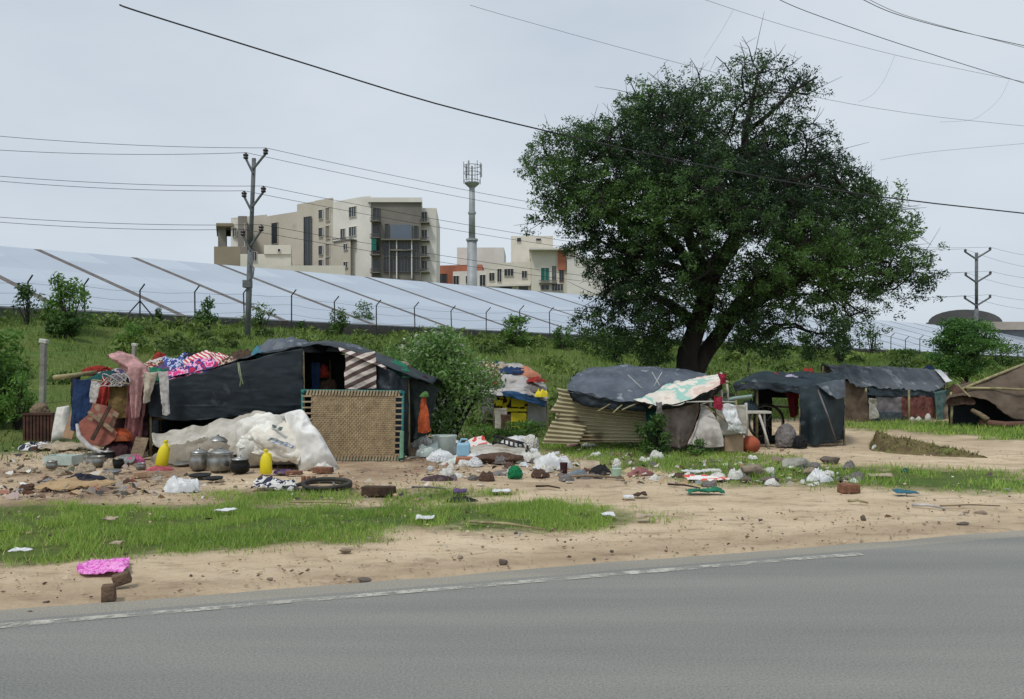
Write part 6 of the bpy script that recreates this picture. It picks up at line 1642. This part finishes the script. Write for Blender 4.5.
def matka():
    Y = 12.35; r = 9.6 * Y / F; x = (750.5 - 512) * Y / F; root = thing('clay_pot', 'round terracotta clay water pot beside the white covered corner', 'pot', (x, Y, 0))
    m = mat('terracotta', rgb(170, 88, 62), rgb(136, 66, 48), .8, 4, .15)
    MB().lathe((x, Y, 0), [(r * .35, 0), (r * .7, r * .14), (r * .94, r * .5), (r, r * .88), (r * .93, r * 1.22), (r * .7, r * 1.52), (r * .42, r * 1.68), (r * .36, r * 1.72), (r * .3, r * 1.7)], 30).build('pot_body', m, root, smooth=True)
    MB().lathe((x, Y, r * 1.69), [(r * .33, 0), (r * .36, r * .05), (r * .28, r * .08)], 24).build('rim', m, root, smooth=True)
matka()
def white_stand():
    Y = 13.2; root = thing('white_stool', 'white painted stand with slanted leg under the open tarp shelter', 'stand', P(762, 446, Y)); root.location.z = 0
    WP = MATS['pale_pole']
    MB().box(P(756, 412, Y + .12), (.42, .3, .035)).build('top', WP, root)
    pole('leg', P(759, 414, Y), P(769, 446, Y - .1), .022, WP, root); pole('leg', P(748, 414, Y + .25), P(746, 446, Y + .3), .02, WP, root); pole('leg', P(764, 414, Y + .25), P(766, 446, Y + .35), .02, WP, root)
white_stand()
pole('shelf_pole', P(722, 401, 12.9), P(752, 396, 12.9), .03, mat('pale_teal_pole', rgb(150, 170, 164), rgb(130, 148, 142)), label='pale teal horizontal pole at the left of the open shelter', cat='pole')
heap('bundle', 747, 412, 13.6, 22, 14, TARP_TEAL, 'dark teal bundle on the white stand', 'bundle')

# ------------------------------------------------------------------ hut 4 : open tarp shelter
def hut4():
    Y = 13.9; root = thing('tarp_shelter', 'open fronted shelter of dark teal tarpaulin with a bicycle inside', 'shack', P(790, 444, Y)); root.location.z = 0
    sheet('roof_tarp', [[(732, 385, 13.5), (755, 382, 13.5), (790, 386, 13.5), (818, 386, 13.5), (845, 381, 13.6)], [(742, 379, 14.1), (765, 376, 14.1), (795, 378, 14.1), (820, 378, 14.1), (846, 375, 14.2)], [(755, 375, 14.9), (770, 373, 14.9), (800, 373, 14.9), (822, 374, 14.9), (840, 373, 14.9)], [(755, 384, 15.6), (770, 384, 15.6), (800, 384, 15.6), (822, 384, 15.6), (842, 384, 15.6)]], TARP_TEAL, root, 70, 40, .05, 2.4, None, .02)
    sheet('roof_lip', [[(734, 384, 13.48), (765, 382, 13.48), (800, 387, 13.48)], [(736, 390, 13.44), (765, 389, 13.44), (800, 394, 13.44)]], TARP_BLUE, root, 40, 10, .04, 4, ('u', .03, 6), .03)
    sheet('right_wall', [[(799, 386, 13.45), (820, 385, 13.4), (845, 380, 13.55)], [(800, 412, 13.4), (822, 412, 13.3), (845, 410, 13.55)], [(801, 443, 13.5), (822, 445, 13.35), (844, 440, 13.6)]], TARP_TEAL, root, 50, 50, .02, 2.2, ('u', .07, 6), .02)
    sheet('side_flap', [[(816, 384, 13.32), (845, 379, 13.5)], [(836, 399, 13.3), (846, 398, 13.52)]], TARP_GREY, root, 26, 20, .03, 3)
    pole('slanted_pole', P(818, 390, 13.2), P(836, 440, 13.3), .014, C_GREY, root)
    mb = MB(); mb.sheet([[P(845, 381, 13.6), P(842, 384, 15.6)], [P(844, 441, 13.6), P(841, 436, 15.6)]], 20, 20, .03, 2, sd()); mb.build('end_wall', TARP_TEAL, root, smooth=True, solid=.01)
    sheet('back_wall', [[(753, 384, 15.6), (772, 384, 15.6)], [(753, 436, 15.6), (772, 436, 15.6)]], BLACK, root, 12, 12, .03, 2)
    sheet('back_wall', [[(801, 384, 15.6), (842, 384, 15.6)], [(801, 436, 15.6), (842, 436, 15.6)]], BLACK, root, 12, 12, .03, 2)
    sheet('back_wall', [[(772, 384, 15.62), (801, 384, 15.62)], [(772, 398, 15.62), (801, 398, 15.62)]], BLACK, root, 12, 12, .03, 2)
    for px, Y_ in ((800, 13.55), (844, 13.7), (757, 13.7), (757, 15.5), (842, 15.5), (736, 13.6)):
        t = P(px, 386, Y_); pole('upright_pole', (t.x, t.y, -.05), t, .022, BAMBOO, root)
    pole('cross_rail', P(772, 406, 15.3), P(800, 408, 15.3), .02, WOOD, root)
hut4()
g4 = 'things lying on the open shelter roof'
heap('cloth', 776, 381, 14.2, 12, 9, cloth_mat('crimson2', 170, 50, 84), 'crimson rag at the left of the lilac cloth on the shelter roof', 'cloth', group=g4)
heap('cloth', 790, 381, 14.2, 26, 7, C_LILAC, 'lilac white cloth spread on the shelter roof', 'cloth', group=g4)
heap('cloth', 802, 382, 14.1, 16, 6, C_NAVY, 'navy rag on the lilac cloth on the shelter roof', 'cloth', group=g4)
heap('cloth', 808, 373, 15.2, 10, 6, C_RED, 'bright red rag at the back edge of the shelter roof', 'cloth', group=g4)
hang('cloth', 786, 799, 392, 416, 13.9, cloth_mat('darkred', 140, 34, 44), 'dark red cloth hanging inside the open shelter', 'cloth', folds=5, x0b=790, x1b=797)
gheap('bundle', 786, 447, 22, 22, C_GREY, 'grey sack slumped on the floor at the shelter opening', 'sack', amp=.2)
gheap('bundle', 800, 448, 14, 12, C_BLACK, 'black bag at the foot of the shelter pole', 'bag')
gheap('bundle', 770, 442, 40, 8, C_BLACK, 'dark mat heap under the bicycle', 'mat')
def bicycle():
    Y = 14.6; s = Y / F; r = .32; zc = r + .02
    xa = (766 - 512) * s; xb = xa + 1.05
    xb, xa = xa, xa - 1.05
    root = thing('bicycle', 'black bicycle standing inside the open tarp shelter', 'bicycle', ((xa + xb) / 2, Y, 0))
    BK = mat('bike_black', rgb(30, 30, 32), rgb(22, 22, 24), .4, 5, .05)
    for x in (xa, xb):
        w = MB().ring((x, Y, zc), r, .02, 36, 8, rx=math.pi / 2).build('wheel', RUBBER, root, smooth=True)
        MB().ring((x, Y, zc), r - .03, .008, 36, 6, rx=math.pi / 2).build('rim', ALU, w)
        sp = MB()
        for k in range(14):
            a = k * math.pi / 7; sp.tube([(x, Y, zc), (x + (r - .03) * math.cos(a), Y, zc + (r - .03) * math.sin(a))], .0025, 3, False)
        sp.build('spokes', ALU, w)
    fr = MB(); bb = (xa + .43, Y, .29); st = (xa + .33, Y, .78); hd = (xb - .22, Y, .80); hd2 = (xb - .18, Y, .66)
    for a, b in ((bb, st), (st, hd), (bb, hd2), ((xa, Y, zc), bb), ((xa, Y, zc), st)): fr.tube([a, b], .015, 8)
    fr.build('frame', BK, root)
    MB().tube([hd, hd2, (xb, Y, zc)], .014, 8).build('fork', BK, root)
    MB().tube([hd, (hd[0], Y, .92), (hd[0] - .02, Y - .25, .94), (hd[0] - .15, Y - .27, .92)], .012, 8).build('handlebar', ALU, root)
    MB().box((st[0], Y, .84), (.24, .14, .05), tap=.7).build('saddle', BK, root, bevel=.015)
    MB().ring(bb, .09, .008, 20, 6, rx=math.pi / 2).build('chainring', ALU, root)
bicycle()

# ------------------------------------------------------------------ hut 5 : long tent
def hut5():
    root = thing('long_tent', 'long ridge tent with dark grey tarp roof and patched cloth walls', 'shack', P(890, 420, 20.8)); root.location.z = 0
    ya, yb = 20.2, 21.6
    sheet('roof_tarp', [[(857, 388, 20.0), (880, 389, 20.3), (905, 390, 20.7), (932, 392, 21.2)], [(838, 374, 20.8), (872, 378, 21.1), (905, 379, 21.5), (945, 384, 22)], [(822, 365, 21.8), (865, 366, 22.0), (905, 367, 22.4), (948, 372, 22.8)], [(822, 384, 23.6), (865, 385, 23.8), (905, 386, 24), (948, 388, 24.4)]], mat('tarp_dusty', rgb(98, 104, 110), rgb(66, 72, 78), .6, 2.0, .3, wear=(rgb(142, 146, 150), 2.5, .58), stretch=(1, .4, 1)), root, 80, 44, .08, 1.5, ('v', .05, 5), .03)
    sheet('roof_skirt', [[(868, 387, 19.95), (900, 390, 20.5), (934, 391, 21.1)], [(870, 396, 19.9), (900, 397, 20.45), (933, 397, 21.1)]], TARP_TEAL, root, 50, 12, .06, 2, ('u', .05, 8), .05)
    sheet('gable_cloth', [[(823, 370, 21.0), (838, 378, 20.8), (866, 389, 20.1)], [(824, 395, 20.9), (842, 398, 20.6), (868, 402, 20.0)], [(828, 419, 20.9), (845, 421, 20.5), (869, 422, 20.0)]], TARP_BROWN, root, 36, 30, .05, 1.8, ('u', .05, 6), .02)
    sheet('white_flap', [[(869, 398, 19.9), (877, 399, 20)], [(870, 420, 19.9), (879, 418, 20)]], CREAM, root, 16, 20, .05, 3)
    sheet('grey_wall', [[(876, 396, 20.1), (902, 397, 20.5)], [(877, 416, 20.1), (902, 416, 20.5)]], mat('lilac_grey', rgb(142, 136, 138), rgb(118, 112, 114), .95, 2, .2), root, 24, 20, .04, 2)
    sheet('low_wall_cloth', [[(876, 411, 20.0), (903, 412, 20.4)], [(876, 421, 20.0), (903, 420, 20.4)]], cloth_mat('slateblue', 92, 104, 112), root, 24, 12, .04, 2)
    sheet('pink_wall', [[(902, 396, 20.5), (935, 396, 21.1)], [(902, 417, 20.5), (934, 418, 21.1)]], cloth_mat('brickpink', 158, 92, 80), root, 30, 20, .04, 2, ('u', .03, 5))
    sheet('teal_flap', [[(935, 392, 21.0), (946, 390, 21.2)], [(937, 420, 21.0), (944, 421, 21.2)]], cloth_mat('paleteal', 104, 148, 146), root, 14, 20, .04, 2)
    sheet('beige_flap', [[(944, 400, 21.4), (953, 402, 21.5)], [(944, 421, 21.4), (953, 421, 21.5)]], C_BEIGE, root, 12, 12, .04, 2)
    sheet('white_ridge_patch', [[(934, 369, 22.5), (941, 370, 22.5)], [(946, 382, 21.9), (952, 381, 22)]], PLASTIC, root, 14, 16, .04, 2)
    sheet('back_wall', [[(822, 384, 23.6), (948, 388, 24.4)], [(822, 414, 23.6), (948, 413, 24.4)]], TARP_TEAL, root, 20, 12, .04, 2)
    for px, Y_, t in ((866, 20.1, 388), (909, 20.45, 390), (935, 21.2, 392), (823, 21.4, 366), (945, 22.5, 372)):
        q = P(px, t, Y_); pole('upright_pole', (q.x, q.y, -.05), q, .03, BAMBOO, root)
hut5()
heap('cloth', 929, 370, 22.6, 12, 5, C_BLUE, 'small bright blue rag on the ridge of the long tent', 'cloth')
for (px, py, w, h, lb) in ((919, 421, 8, 5, 'small pale sack at the foot of the pink cloth wall'), (928, 421, 6, 7, 'upright pale bag at the right foot of the pink cloth wall'), (912, 421, 5, 4, 'tiny pale bag below the pole of the pink cloth wall')):
    gheap('plastic_bag', px, py, w, h, GBAG, lb, 'bag', sub=3)
# ------------------------------------------------------------------ hut 6 : brown tent at right edge
def hut6():
    root = thing('brown_tent', 'wide brown cloth tent with dark open front, cut by the right photo edge', 'shack', P(1005, 425, 18.3)); root.location.z = 0
    BT = mat('brown_tent_cloth', rgb(104, 91, 78), rgb(76, 66, 56), .95, 2, .35, wear=(rgb(70, 60, 50), 1.5, .62))
    sheet('roof_cloth', [[(944, 402, 18.2), (958, 396, 18.1), (985, 400, 18.0), (1012, 418, 18.0), (1040, 420, 18.0)], [(955, 387, 18.5), (975, 387, 18.4), (1000, 388, 18.4), (1030, 392, 18.4), (1060, 396, 18.4)], [(962, 386, 19.0), (985, 380, 19.1), (1010, 369, 19.3), (1035, 362, 19.4), (1070, 370, 19.5)], [(962, 392, 20.6), (985, 390, 20.8), (1010, 388, 21), (1035, 386, 21), (1070, 386, 21)]], BT, root, 70, 50, .06, 1.6, None, .02)
    sheet('left_flap', [[(954, 384, 18.3), (962, 388, 18.2), (976, 400, 18.1)], [(948, 396, 18.3), (956, 400, 18.2), (972, 406, 18.1)], [(946, 404, 18.3), (952, 406, 18.2), (968, 404, 18.15)]], C_BROWN, root, 24, 24, .06, 3, None, .05)
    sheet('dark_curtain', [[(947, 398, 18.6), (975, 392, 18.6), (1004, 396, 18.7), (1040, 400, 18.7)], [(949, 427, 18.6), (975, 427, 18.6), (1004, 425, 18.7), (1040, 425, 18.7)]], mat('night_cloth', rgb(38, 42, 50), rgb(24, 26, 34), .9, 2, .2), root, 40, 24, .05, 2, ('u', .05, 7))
    pole('ridge_pole', P(962, 389, 18.25), P(1032, 361, 19.3), .035, BAMBOO, root); pole('tie_pole', P(957, 384, 18.4), P(970, 397, 18.0), .02, BAMBOO, root)
    pole('eave_rope', P(966, 388, 18.2), P(1030, 390, 18.2), .03, BAMBOO, root); pole('upright_pole', (P(951, 400, 18.3).x, 18.3, -.05), P(951, 392, 18.3), .03, BAMBOO, root); pole('upright_pole', (P(1030, 400, 18.5).x, 18.5, -.05), P(1030, 380, 18.5), .03, BAMBOO, root)
    sheet('back_wall', [[(962, 392, 20.6), (1070, 386, 21)], [(962, 420, 20.6), (1070, 420, 21)]], BT, root, 12, 12, .04, 2)
hut6()
pole('log', (P(980, 425, 17.9).x, 17.9, .12), (P(1035, 425, 17.9).x, 17.95, .09), .08, mat('reddish_log', rgb(112, 82, 70), rgb(84, 62, 54), .9, 3, .3), label='reddish brown log at the opening of the brown tent', cat='log')
pole('plank', (P(985, 424, 17.8).x, 17.7, .2), (P(975, 416, 18).x, 18.1, .38), .06, WOOD, label='short slanted plank leaning on the reddish log', cat='plank')
gheap('stone', 968, 425, 24, 6, CONC, 'flat pale stone at the opening of the brown tent', 'stone')
heap('cloth', 964, 390, 18.8, 8, 8, C_BROWN, 'brown cloth tip at the left peak of the brown tent', 'cloth')

# ------------------------------------------------------------------ earth mound with dry weeds
def mound():
    mb = MB(); n = 90; V = []
    a, b = G(872, 449), G(985, 458)
    for j in range(40):
        for i in range(n):
            u = i / (n - 1); v = j / 39
            p = a.lerp(b, u); w = .95 * (1 - .65 * u) * (math.sin(math.pi * min(1, u * 1.02 + .02)) ** .5 if u < .98 else .1)
            y = p.y + (v - .3) * 2 * w; h = .26 * (1 - u) ** .6 * (math.sin(math.pi * v) ** 1.1) * min(1, u * 9)
            V.append((p.x + (v - .5) * .3, y, h))
    V = np.array(V); V[:, 2] += (fbm(V * 3, 5) - .5) * .22 * np.clip(V[:, 2] * 6, 0, 1) + (fbm(V * 9, 6) - .5) * .08; V[:, 2] -= .02
    mb.add(V, [(j * n + i, j * n + i + 1, (j + 1) * n + i + 1, (j + 1) * n + i) for j in range(39) for i in range(n - 1)])
    mb.build('earth_mound', mat('weedy_earth', rgb(116, 106, 70), rgb(86, 72, 54), .97, 5, .7, wear=(rgb(104, 110, 62), 4, .56)), label='long low mound of earth and dry weeds on the sand at right', cat='mound', smooth=True)
    sel = rng.integers(0, len(V), 1500); B = V[sel]; B = B[B[:, 2] > .02]; a_ = rng.random(len(B)) * 6.28
    d = np.stack([np.cos(a_), np.sin(a_), 0 * a_], 1) * .01; T = B + rng.normal(size=B.shape) * .03 + np.array([0, 0, .02])
    mb = MB(); mb.tris(B - d, B + d, T, rng.random(len(B))); mb.build('mound_weeds', leafmat('dry_weed', rgb(84, 80, 44), rgb(140, 138, 80), .2, .8), label='short dry weeds growing on the long earth mound', cat='weeds', kind='stuff')
mound()
bag(875, 450, 6, 5, 'tiny white scrap at the left foot of the earth mound', PLASTIC, sub=3); bag(892, 452, 8, 3, 'tiny white scrap in front of the earth mound', PLASTIC, sub=3)

# ------------------------------------------------------------------ stones and rubble
STONE = mat('field_stone', rgb(150, 136, 118), rgb(108, 96, 82), .95, 6, .5); STONE2 = mat('dark_stone', rgb(112, 102, 92), rgb(78, 70, 64), .95, 6, .5)
def rock(px, py, w, h, label, m=STONE, name='stone', cat='stone', amp=.3):
    w *= .8; h *= .8
    gheap(name, px, py, w, h, m, label, cat, amp=amp, freq=1.6, sub=3, dep=w * gY(py) / F * .7)
rock(752, 475, 34, 16, 'large pale rock in the weeds in front of the clay pot'); rock(797, 468, 36, 15, 'flat grey rubble block before the shelter', CONC)
rock(830, 463, 26, 9, 'grey brown earth clod before the dark shelter wall', STONE2); rock(778, 462, 18, 8, 'pale stone between the two big rubble blocks'); rock(812, 475, 20, 9, 'grey stone beside the white bag at right')
rock(768, 482, 22, 10, 'dark stone in the weeds right of the red and white sheet', STONE2); rock(745, 482, 14, 9, 'brown clod left of the large pale rock', STONE2)
bag(820, 481, 28, 15, 'white crumpled bag among the rubble at right', PLASTIC, amp=.5); bag(772, 484, 16, 7, 'small grey white bag below the large pale rock'); bag(853, 482, 8, 5, 'tiny white bag right of the rubble', PLASTIC, sub=3)
brickb(851, 493, (.2, .12, .09), 'brown brick lying right of the rubble', rz=.1)
flat(905, 495, 20, .12, cloth_mat('tealblue', 50, 120, 140), 'teal blue scrap on the dirt at right', 'rag', 'cloth'); flat(880, 478, 22, .12, C_BEIGE, 'beige paper scrap on the right verge', 'paper_sheet', 'paper'); bag(905, 472, 7, 5, 'small dark green bag on the right grass', C_TEAL, sub=3)
rock(863, 520, 8, 8, 'brown clod alone on the sand below the brick at right', STONE2); rock(503, 563, 13, 7, 'dark grey stone on the sand near the white line', STONE2); rock(345, 551, 16, 5, 'flat pinkish stone below the green strip'); rock(364, 580, 18, 5, 'brown earth clod near the road edge at centre left', STONE2)
rock(270, 579, 7, 4, 'small tan stone near the road edge at left'); rock(460, 558, 9, 4, 'small pale stone left of the dark grey stone'); rock(46, 602, 8, 4, 'small dark clod near the road edge at far left', STONE2); rock(29, 612, 8, 4, 'small dark clod nearest the bottom left road edge', STONE2)
rock(980, 513, 16, 4, 'flat scrap stone on the right verge'); rock(962, 524, 16, 4, 'dark clod near the road at right', STONE2)
flat(20, 556, 18, .09, PLASTIC, 'white scrap at the left edge of the green strip', 'paper_sheet', 'paper', z=.03); flat(110, 525, 14, .08, C_BEIGE, 'beige scrap lying in the green strip', 'paper_sheet', 'paper', z=.04); flat(225, 516, 20, .1, PLASTIC, 'white scrap lying in the green strip at centre left', 'paper_sheet', 'paper', z=.04)
flat(425, 522, 20, .1, PLASTIC, 'white scrap in the thin end of the green strip', 'paper_sheet', 'paper', z=.03); flat(116, 546, 12, .07, C_BEIGE, 'small pale scrap at the lower edge of the green strip', 'paper_sheet', 'paper', z=.02)
flat(608, 518, 14, .1, PLASTIC, 'small white scrap at the right tip of the green strip', 'paper_sheet', 'paper'); flat(645, 520, 16, .1, C_BEIGE, 'beige scrap past the right tip of the green strip', 'paper_sheet', 'paper')
flat(640, 497, 14, .1, DARKWOOD, 'dark bark chip on the open sand', 'bark_chip', 'bark'); flat(628, 499, 10, .1, PLASTIC, 'small white scrap beside the dark bark chip', 'paper_sheet', 'paper'); flat(705, 494, 36, .12, C_GREEN, 'green netting scrap on the open sand', 'netting', 'netting', amp=.04)
# many small stones and crumbs: individuals for the ones that show, one mass for the crumbs
def scatter(n, box, sizes, m, name, label, cat, group, msk=None, flatn=False):
    src = []
    for k in range(3):
        mb = MB()
        if flatn: mb.sheet([[Vector((a * .5, b * .4, 0)) for a in (-1, 0, 1)] for b in (-1, 1)], 7, 6, .25, 2.0, sd(), None, .15)
        else: mb.rock((0, 0, 0), (.5, .4, .35), sd(), 2, 10)
        src.append(mb.build(name, m, label=label, cat=cat, group=group, origin=(0, 0, 0), smooth=not flatn, solid=.01 if flatn else 0))
    out = 0; used = [False] * 3
    while out < n:
        px = box[0] + (box[2] - box[0]) * rng.random(); py = box[1] + (box[3] - box[1]) * rng.random()
        Y = gY(py); x = (px - 512) * Y / F
        if roadd(x, Y) > -.05: continue
        if msk is not None and msk(px, py): continue
        k = out % 3
        o = src[k] if not used[k] else src[k].copy()
        if used[k]: COL.objects.link(o)
        used[k] = True; s = sizes[0] + (sizes[1] - sizes[0]) * rng.random() ** 2.5
        o.location = (x, Y, .003 if not flatn else .012); o.scale = (s, s, s * (1 if not flatn else .6)); o.rotation_euler = (0, 0, rng.random() * 6.28); out += 1
scatter(70, (-20, 478, 1040, 600), (.012, .04), STONE2, 'pebble', 'small dark pebble lying loose on the sandy dirt', 'pebble', 'dark pebbles scattered on the sand')
scatter(45, (-20, 446, 420, 500), (.03, .08), STONE, 'pebble', 'small pale stone among the litter before the long shack', 'pebble', 'pale stones before the long shack')
scatter(60, (410, 446, 860, 488), (.03, .1), GBAG, 'litter_scrap', 'small pale scrap of litter in the weeds before the central shacks', 'litter', 'pale litter scraps in the middle', flatn=True)
scatter(60, (-20, 446, 420, 500), (.03, .1), C_BEIGE, 'litter_scrap', 'small beige scrap of litter on the dirt before the long shack', 'litter', 'beige litter scraps at left', flatn=True)
scatter(30, (-20, 450, 860, 488), (.02, .06), C_BLACK, 'litter_scrap', 'small blackish scrap of litter lying on the dirt', 'litter', 'blackish litter scraps', flatn=True)
scatter(14, (20, 505, 620, 550), (.02, .05), PLASTIC, 'litter_scrap', 'tiny white scrap of litter caught in the green strip', 'litter', 'white scraps in the green strip', flatn=True)
def crumbs():
    n = 9000; py = 446 + 150 * rng.random(n) ** 1.3; px = -40 + 1100 * rng.random(n); Y = 1000 / (py - 372); x = (px - 512) * Y / F
    k = (roadd(x, Y) < -.02) & (noise2(x, Y, .9, 91, 4) + .25 * rng.random(n) > .56); x, Y = x[k], Y[k]; n = len(x)
    s = .004 + .012 * rng.random(n) ** 3
    C = np.stack([x, Y, s * .5], 1); mb = MB()
    A = np.stack([np.cos(a := rng.random(n) * 6.28), np.sin(a), .35 * (rng.random(n) - .5)], 1) * s[:, None] * 1.3
    B = np.stack([-np.sin(a), np.cos(a), .5 + rng.random(n)], 1) * s[:, None]
    mb.quads(C, A, B, rng.random(n)); mb.build('dirt_crumbs', leafmat('crumb', rgb(112, 94, 76), rgb(196, 176, 150), 0, .95), label='fine crumbs of earth and litter strewn over the sandy dirt', cat='litter', kind='stuff')
crumbs()

def litter_mass():
    """torn paper, plastic and rags too many to count"""
    mb = MB(); V = []; 
    zones = [(-20, 446, 160, 500, 620), (150, 470, 430, 502, 330), (405, 448, 640, 478, 620), (620, 450, 800, 486, 520), (780, 458, 850, 486, 130), (-20, 500, 640, 550, 30), (860, 460, 1040, 500, 20), (640, 490, 1040, 525, 40)]
    for (a, b, c, d, n) in zones:
        px = a + (c - a) * rng.random(n); py = b + (d - b) * (rng.random(n) ** .8)
        Y = 1000 / (py - 372); x = (px - 512) * Y / F; k = roadd(x, Y) < -.05; x, Y = x[k], Y[k]; n = len(x)
        s = (.010 + (.06 if a < 100 and b < 460 else .042) * rng.random(n) ** 3)[:, None] * (1.0 if b < 470 else .8)
        an = rng.random(n) * 6.28; h = np.stack([np.cos(an), np.sin(an), .5 * (rng.random(n) - .3)], 1); g = np.stack([-np.sin(an) * .7, np.cos(an) * .7, .25 + .9 * rng.random(n)], 1)
        C = np.stack([x, Y, .012 + s[:, 0] * .35], 1); t = rng.random(n)
        mb.quads(C, h * s, g * s * .8, t); mb.quads(C + h * s * .6, g * s * .7, h * s * np.array([.6, .6, -.8]), t)
    m = leafmat('litter_mix', rgb(1, 1, 1), rgb(1, 1, 1), .1, .7); r = [n for n in m.node_tree.nodes if n.type == 'VALTORGB'][0].color_ramp; r.interpolation = 'CONSTANT'
    cols = [(196, 188, 174), (84, 74, 66), (214, 212, 208), (150, 128, 104), (60, 58, 58), (176, 150, 118), (120, 104, 90), (222, 220, 214), (140, 112, 94), (132, 138, 142), (160, 150, 138), (90, 84, 70), (168, 120, 104), (186, 172, 132), (104, 112, 96), (190, 170, 164)]
    r.elements[0].position = 0; r.elements[0].color = rgb(*cols[0]); r.elements[1].position = 1 / 16; r.elements[1].color = rgb(*cols[1])
    for i in range(2, 16): e = r.elements.new(i / 16); e.color = rgb(*cols[i])
    mb.build('ground_litter', m, label='torn paper, plastic and rag litter strewn over the dirt', cat='litter', kind='stuff')
litter_mass()
def rope_tangle():
    mb = MB(); 
    for k in range(7):
        c = np.array(tuple(P(116, 380, 11.45))); a = rng.random(3) * 6
        t = np.linspace(0, 5.2, 16); pts = np.stack([c[0] + .14 * np.cos(t + a[0]) + .03 * k - .09, c[1] + .03 * np.sin(2 * t + a[1]) - .02, c[2] + .09 * np.sin(t * (1 + .1 * k) + a[2])], 1); mb.tube(pts, .006, 5)
    mb.build('rope_tangle', C_WHITE, label='tangle of thin white cord at the roof corner beside the salmon shawl', cat='rope')
rope_tangle()

def cluster(n, box, sizes, m, name, label, group):
    src = []
    for k in range(4):
        mb = MB(); mb.drape((0, 0, 0), (.5, .38, .3 + .12 * k), sd(), 2.6, .6, 16, 40, .5)
        src.append(mb.build(name, m, label=label, cat='litter', group=group, origin=(0, 0, 0), smooth=True))
    for i in range(n):
        px = box[0] + (box[2] - box[0]) * rng.random(); py = box[1] + (box[3] - box[1]) * rng.random(); Y = gY(py)
        o = src[i] if i < 4 else src[i % 4].copy()
        if i >= 4: COL.objects.link(o)
        k = sizes[0] + (sizes[1] - sizes[0]) * rng.random() ** 1.5
        o.location = ((px - 512) * Y / F, Y, -.004); o.scale = (k, k, k * .8); o.rotation_euler = (0, 0, rng.random() * 6.28)
cluster(22, (412, 450, 585, 472), (.1, .34), PLASTIC, 'plastic_bag', 'small crumpled white plastic bag within the central litter bank', 'white bags of the litter bank')
cluster(20, (430, 448, 660, 478), (.1, .3), GBAG, 'plastic_bag', 'small dirty grey white bag crumpled among the central litter', 'grey white bags of the litter bank')
cluster(16, (450, 452, 680, 480), (.1, .28), C_GREY, 'rag', 'small grey rag crumpled among the central litter', 'grey rags of the litter bank')
cluster(12, (470, 452, 690, 480), (.1, .28), C_BROWN, 'rag', 'small brown rag crumpled among the central litter', 'brown rags of the litter bank')
cluster(14, (15, 450, 150, 494), (.1, .3), C_BEIGE, 'rag', 'small beige rag crumpled on the dirt at left', 'beige rags at left')
cluster(8, (15, 450, 150, 490), (.1, .24), C_BROWN, 'rag', 'small brown rag crumpled on the dirt at left', 'brown rags at left')
cluster(12, (690, 456, 850, 486), (.08, .24), GBAG, 'plastic_bag', 'small dirty white bag crumpled among the rubble right of centre', 'dirty white bags among the rubble')
cluster(10, (700, 460, 860, 486), (.1, .3), C_GREY, 'rag', 'small grey rag crumpled among the rubble right of centre', 'grey rags among the rubble')
cluster(9, (600, 434, 700, 450), (.1, .3), GBAG, 'plastic_bag', 'small dirty white bag heaped against the corrugated sheet', 'dirty white bags at the corrugated sheet')
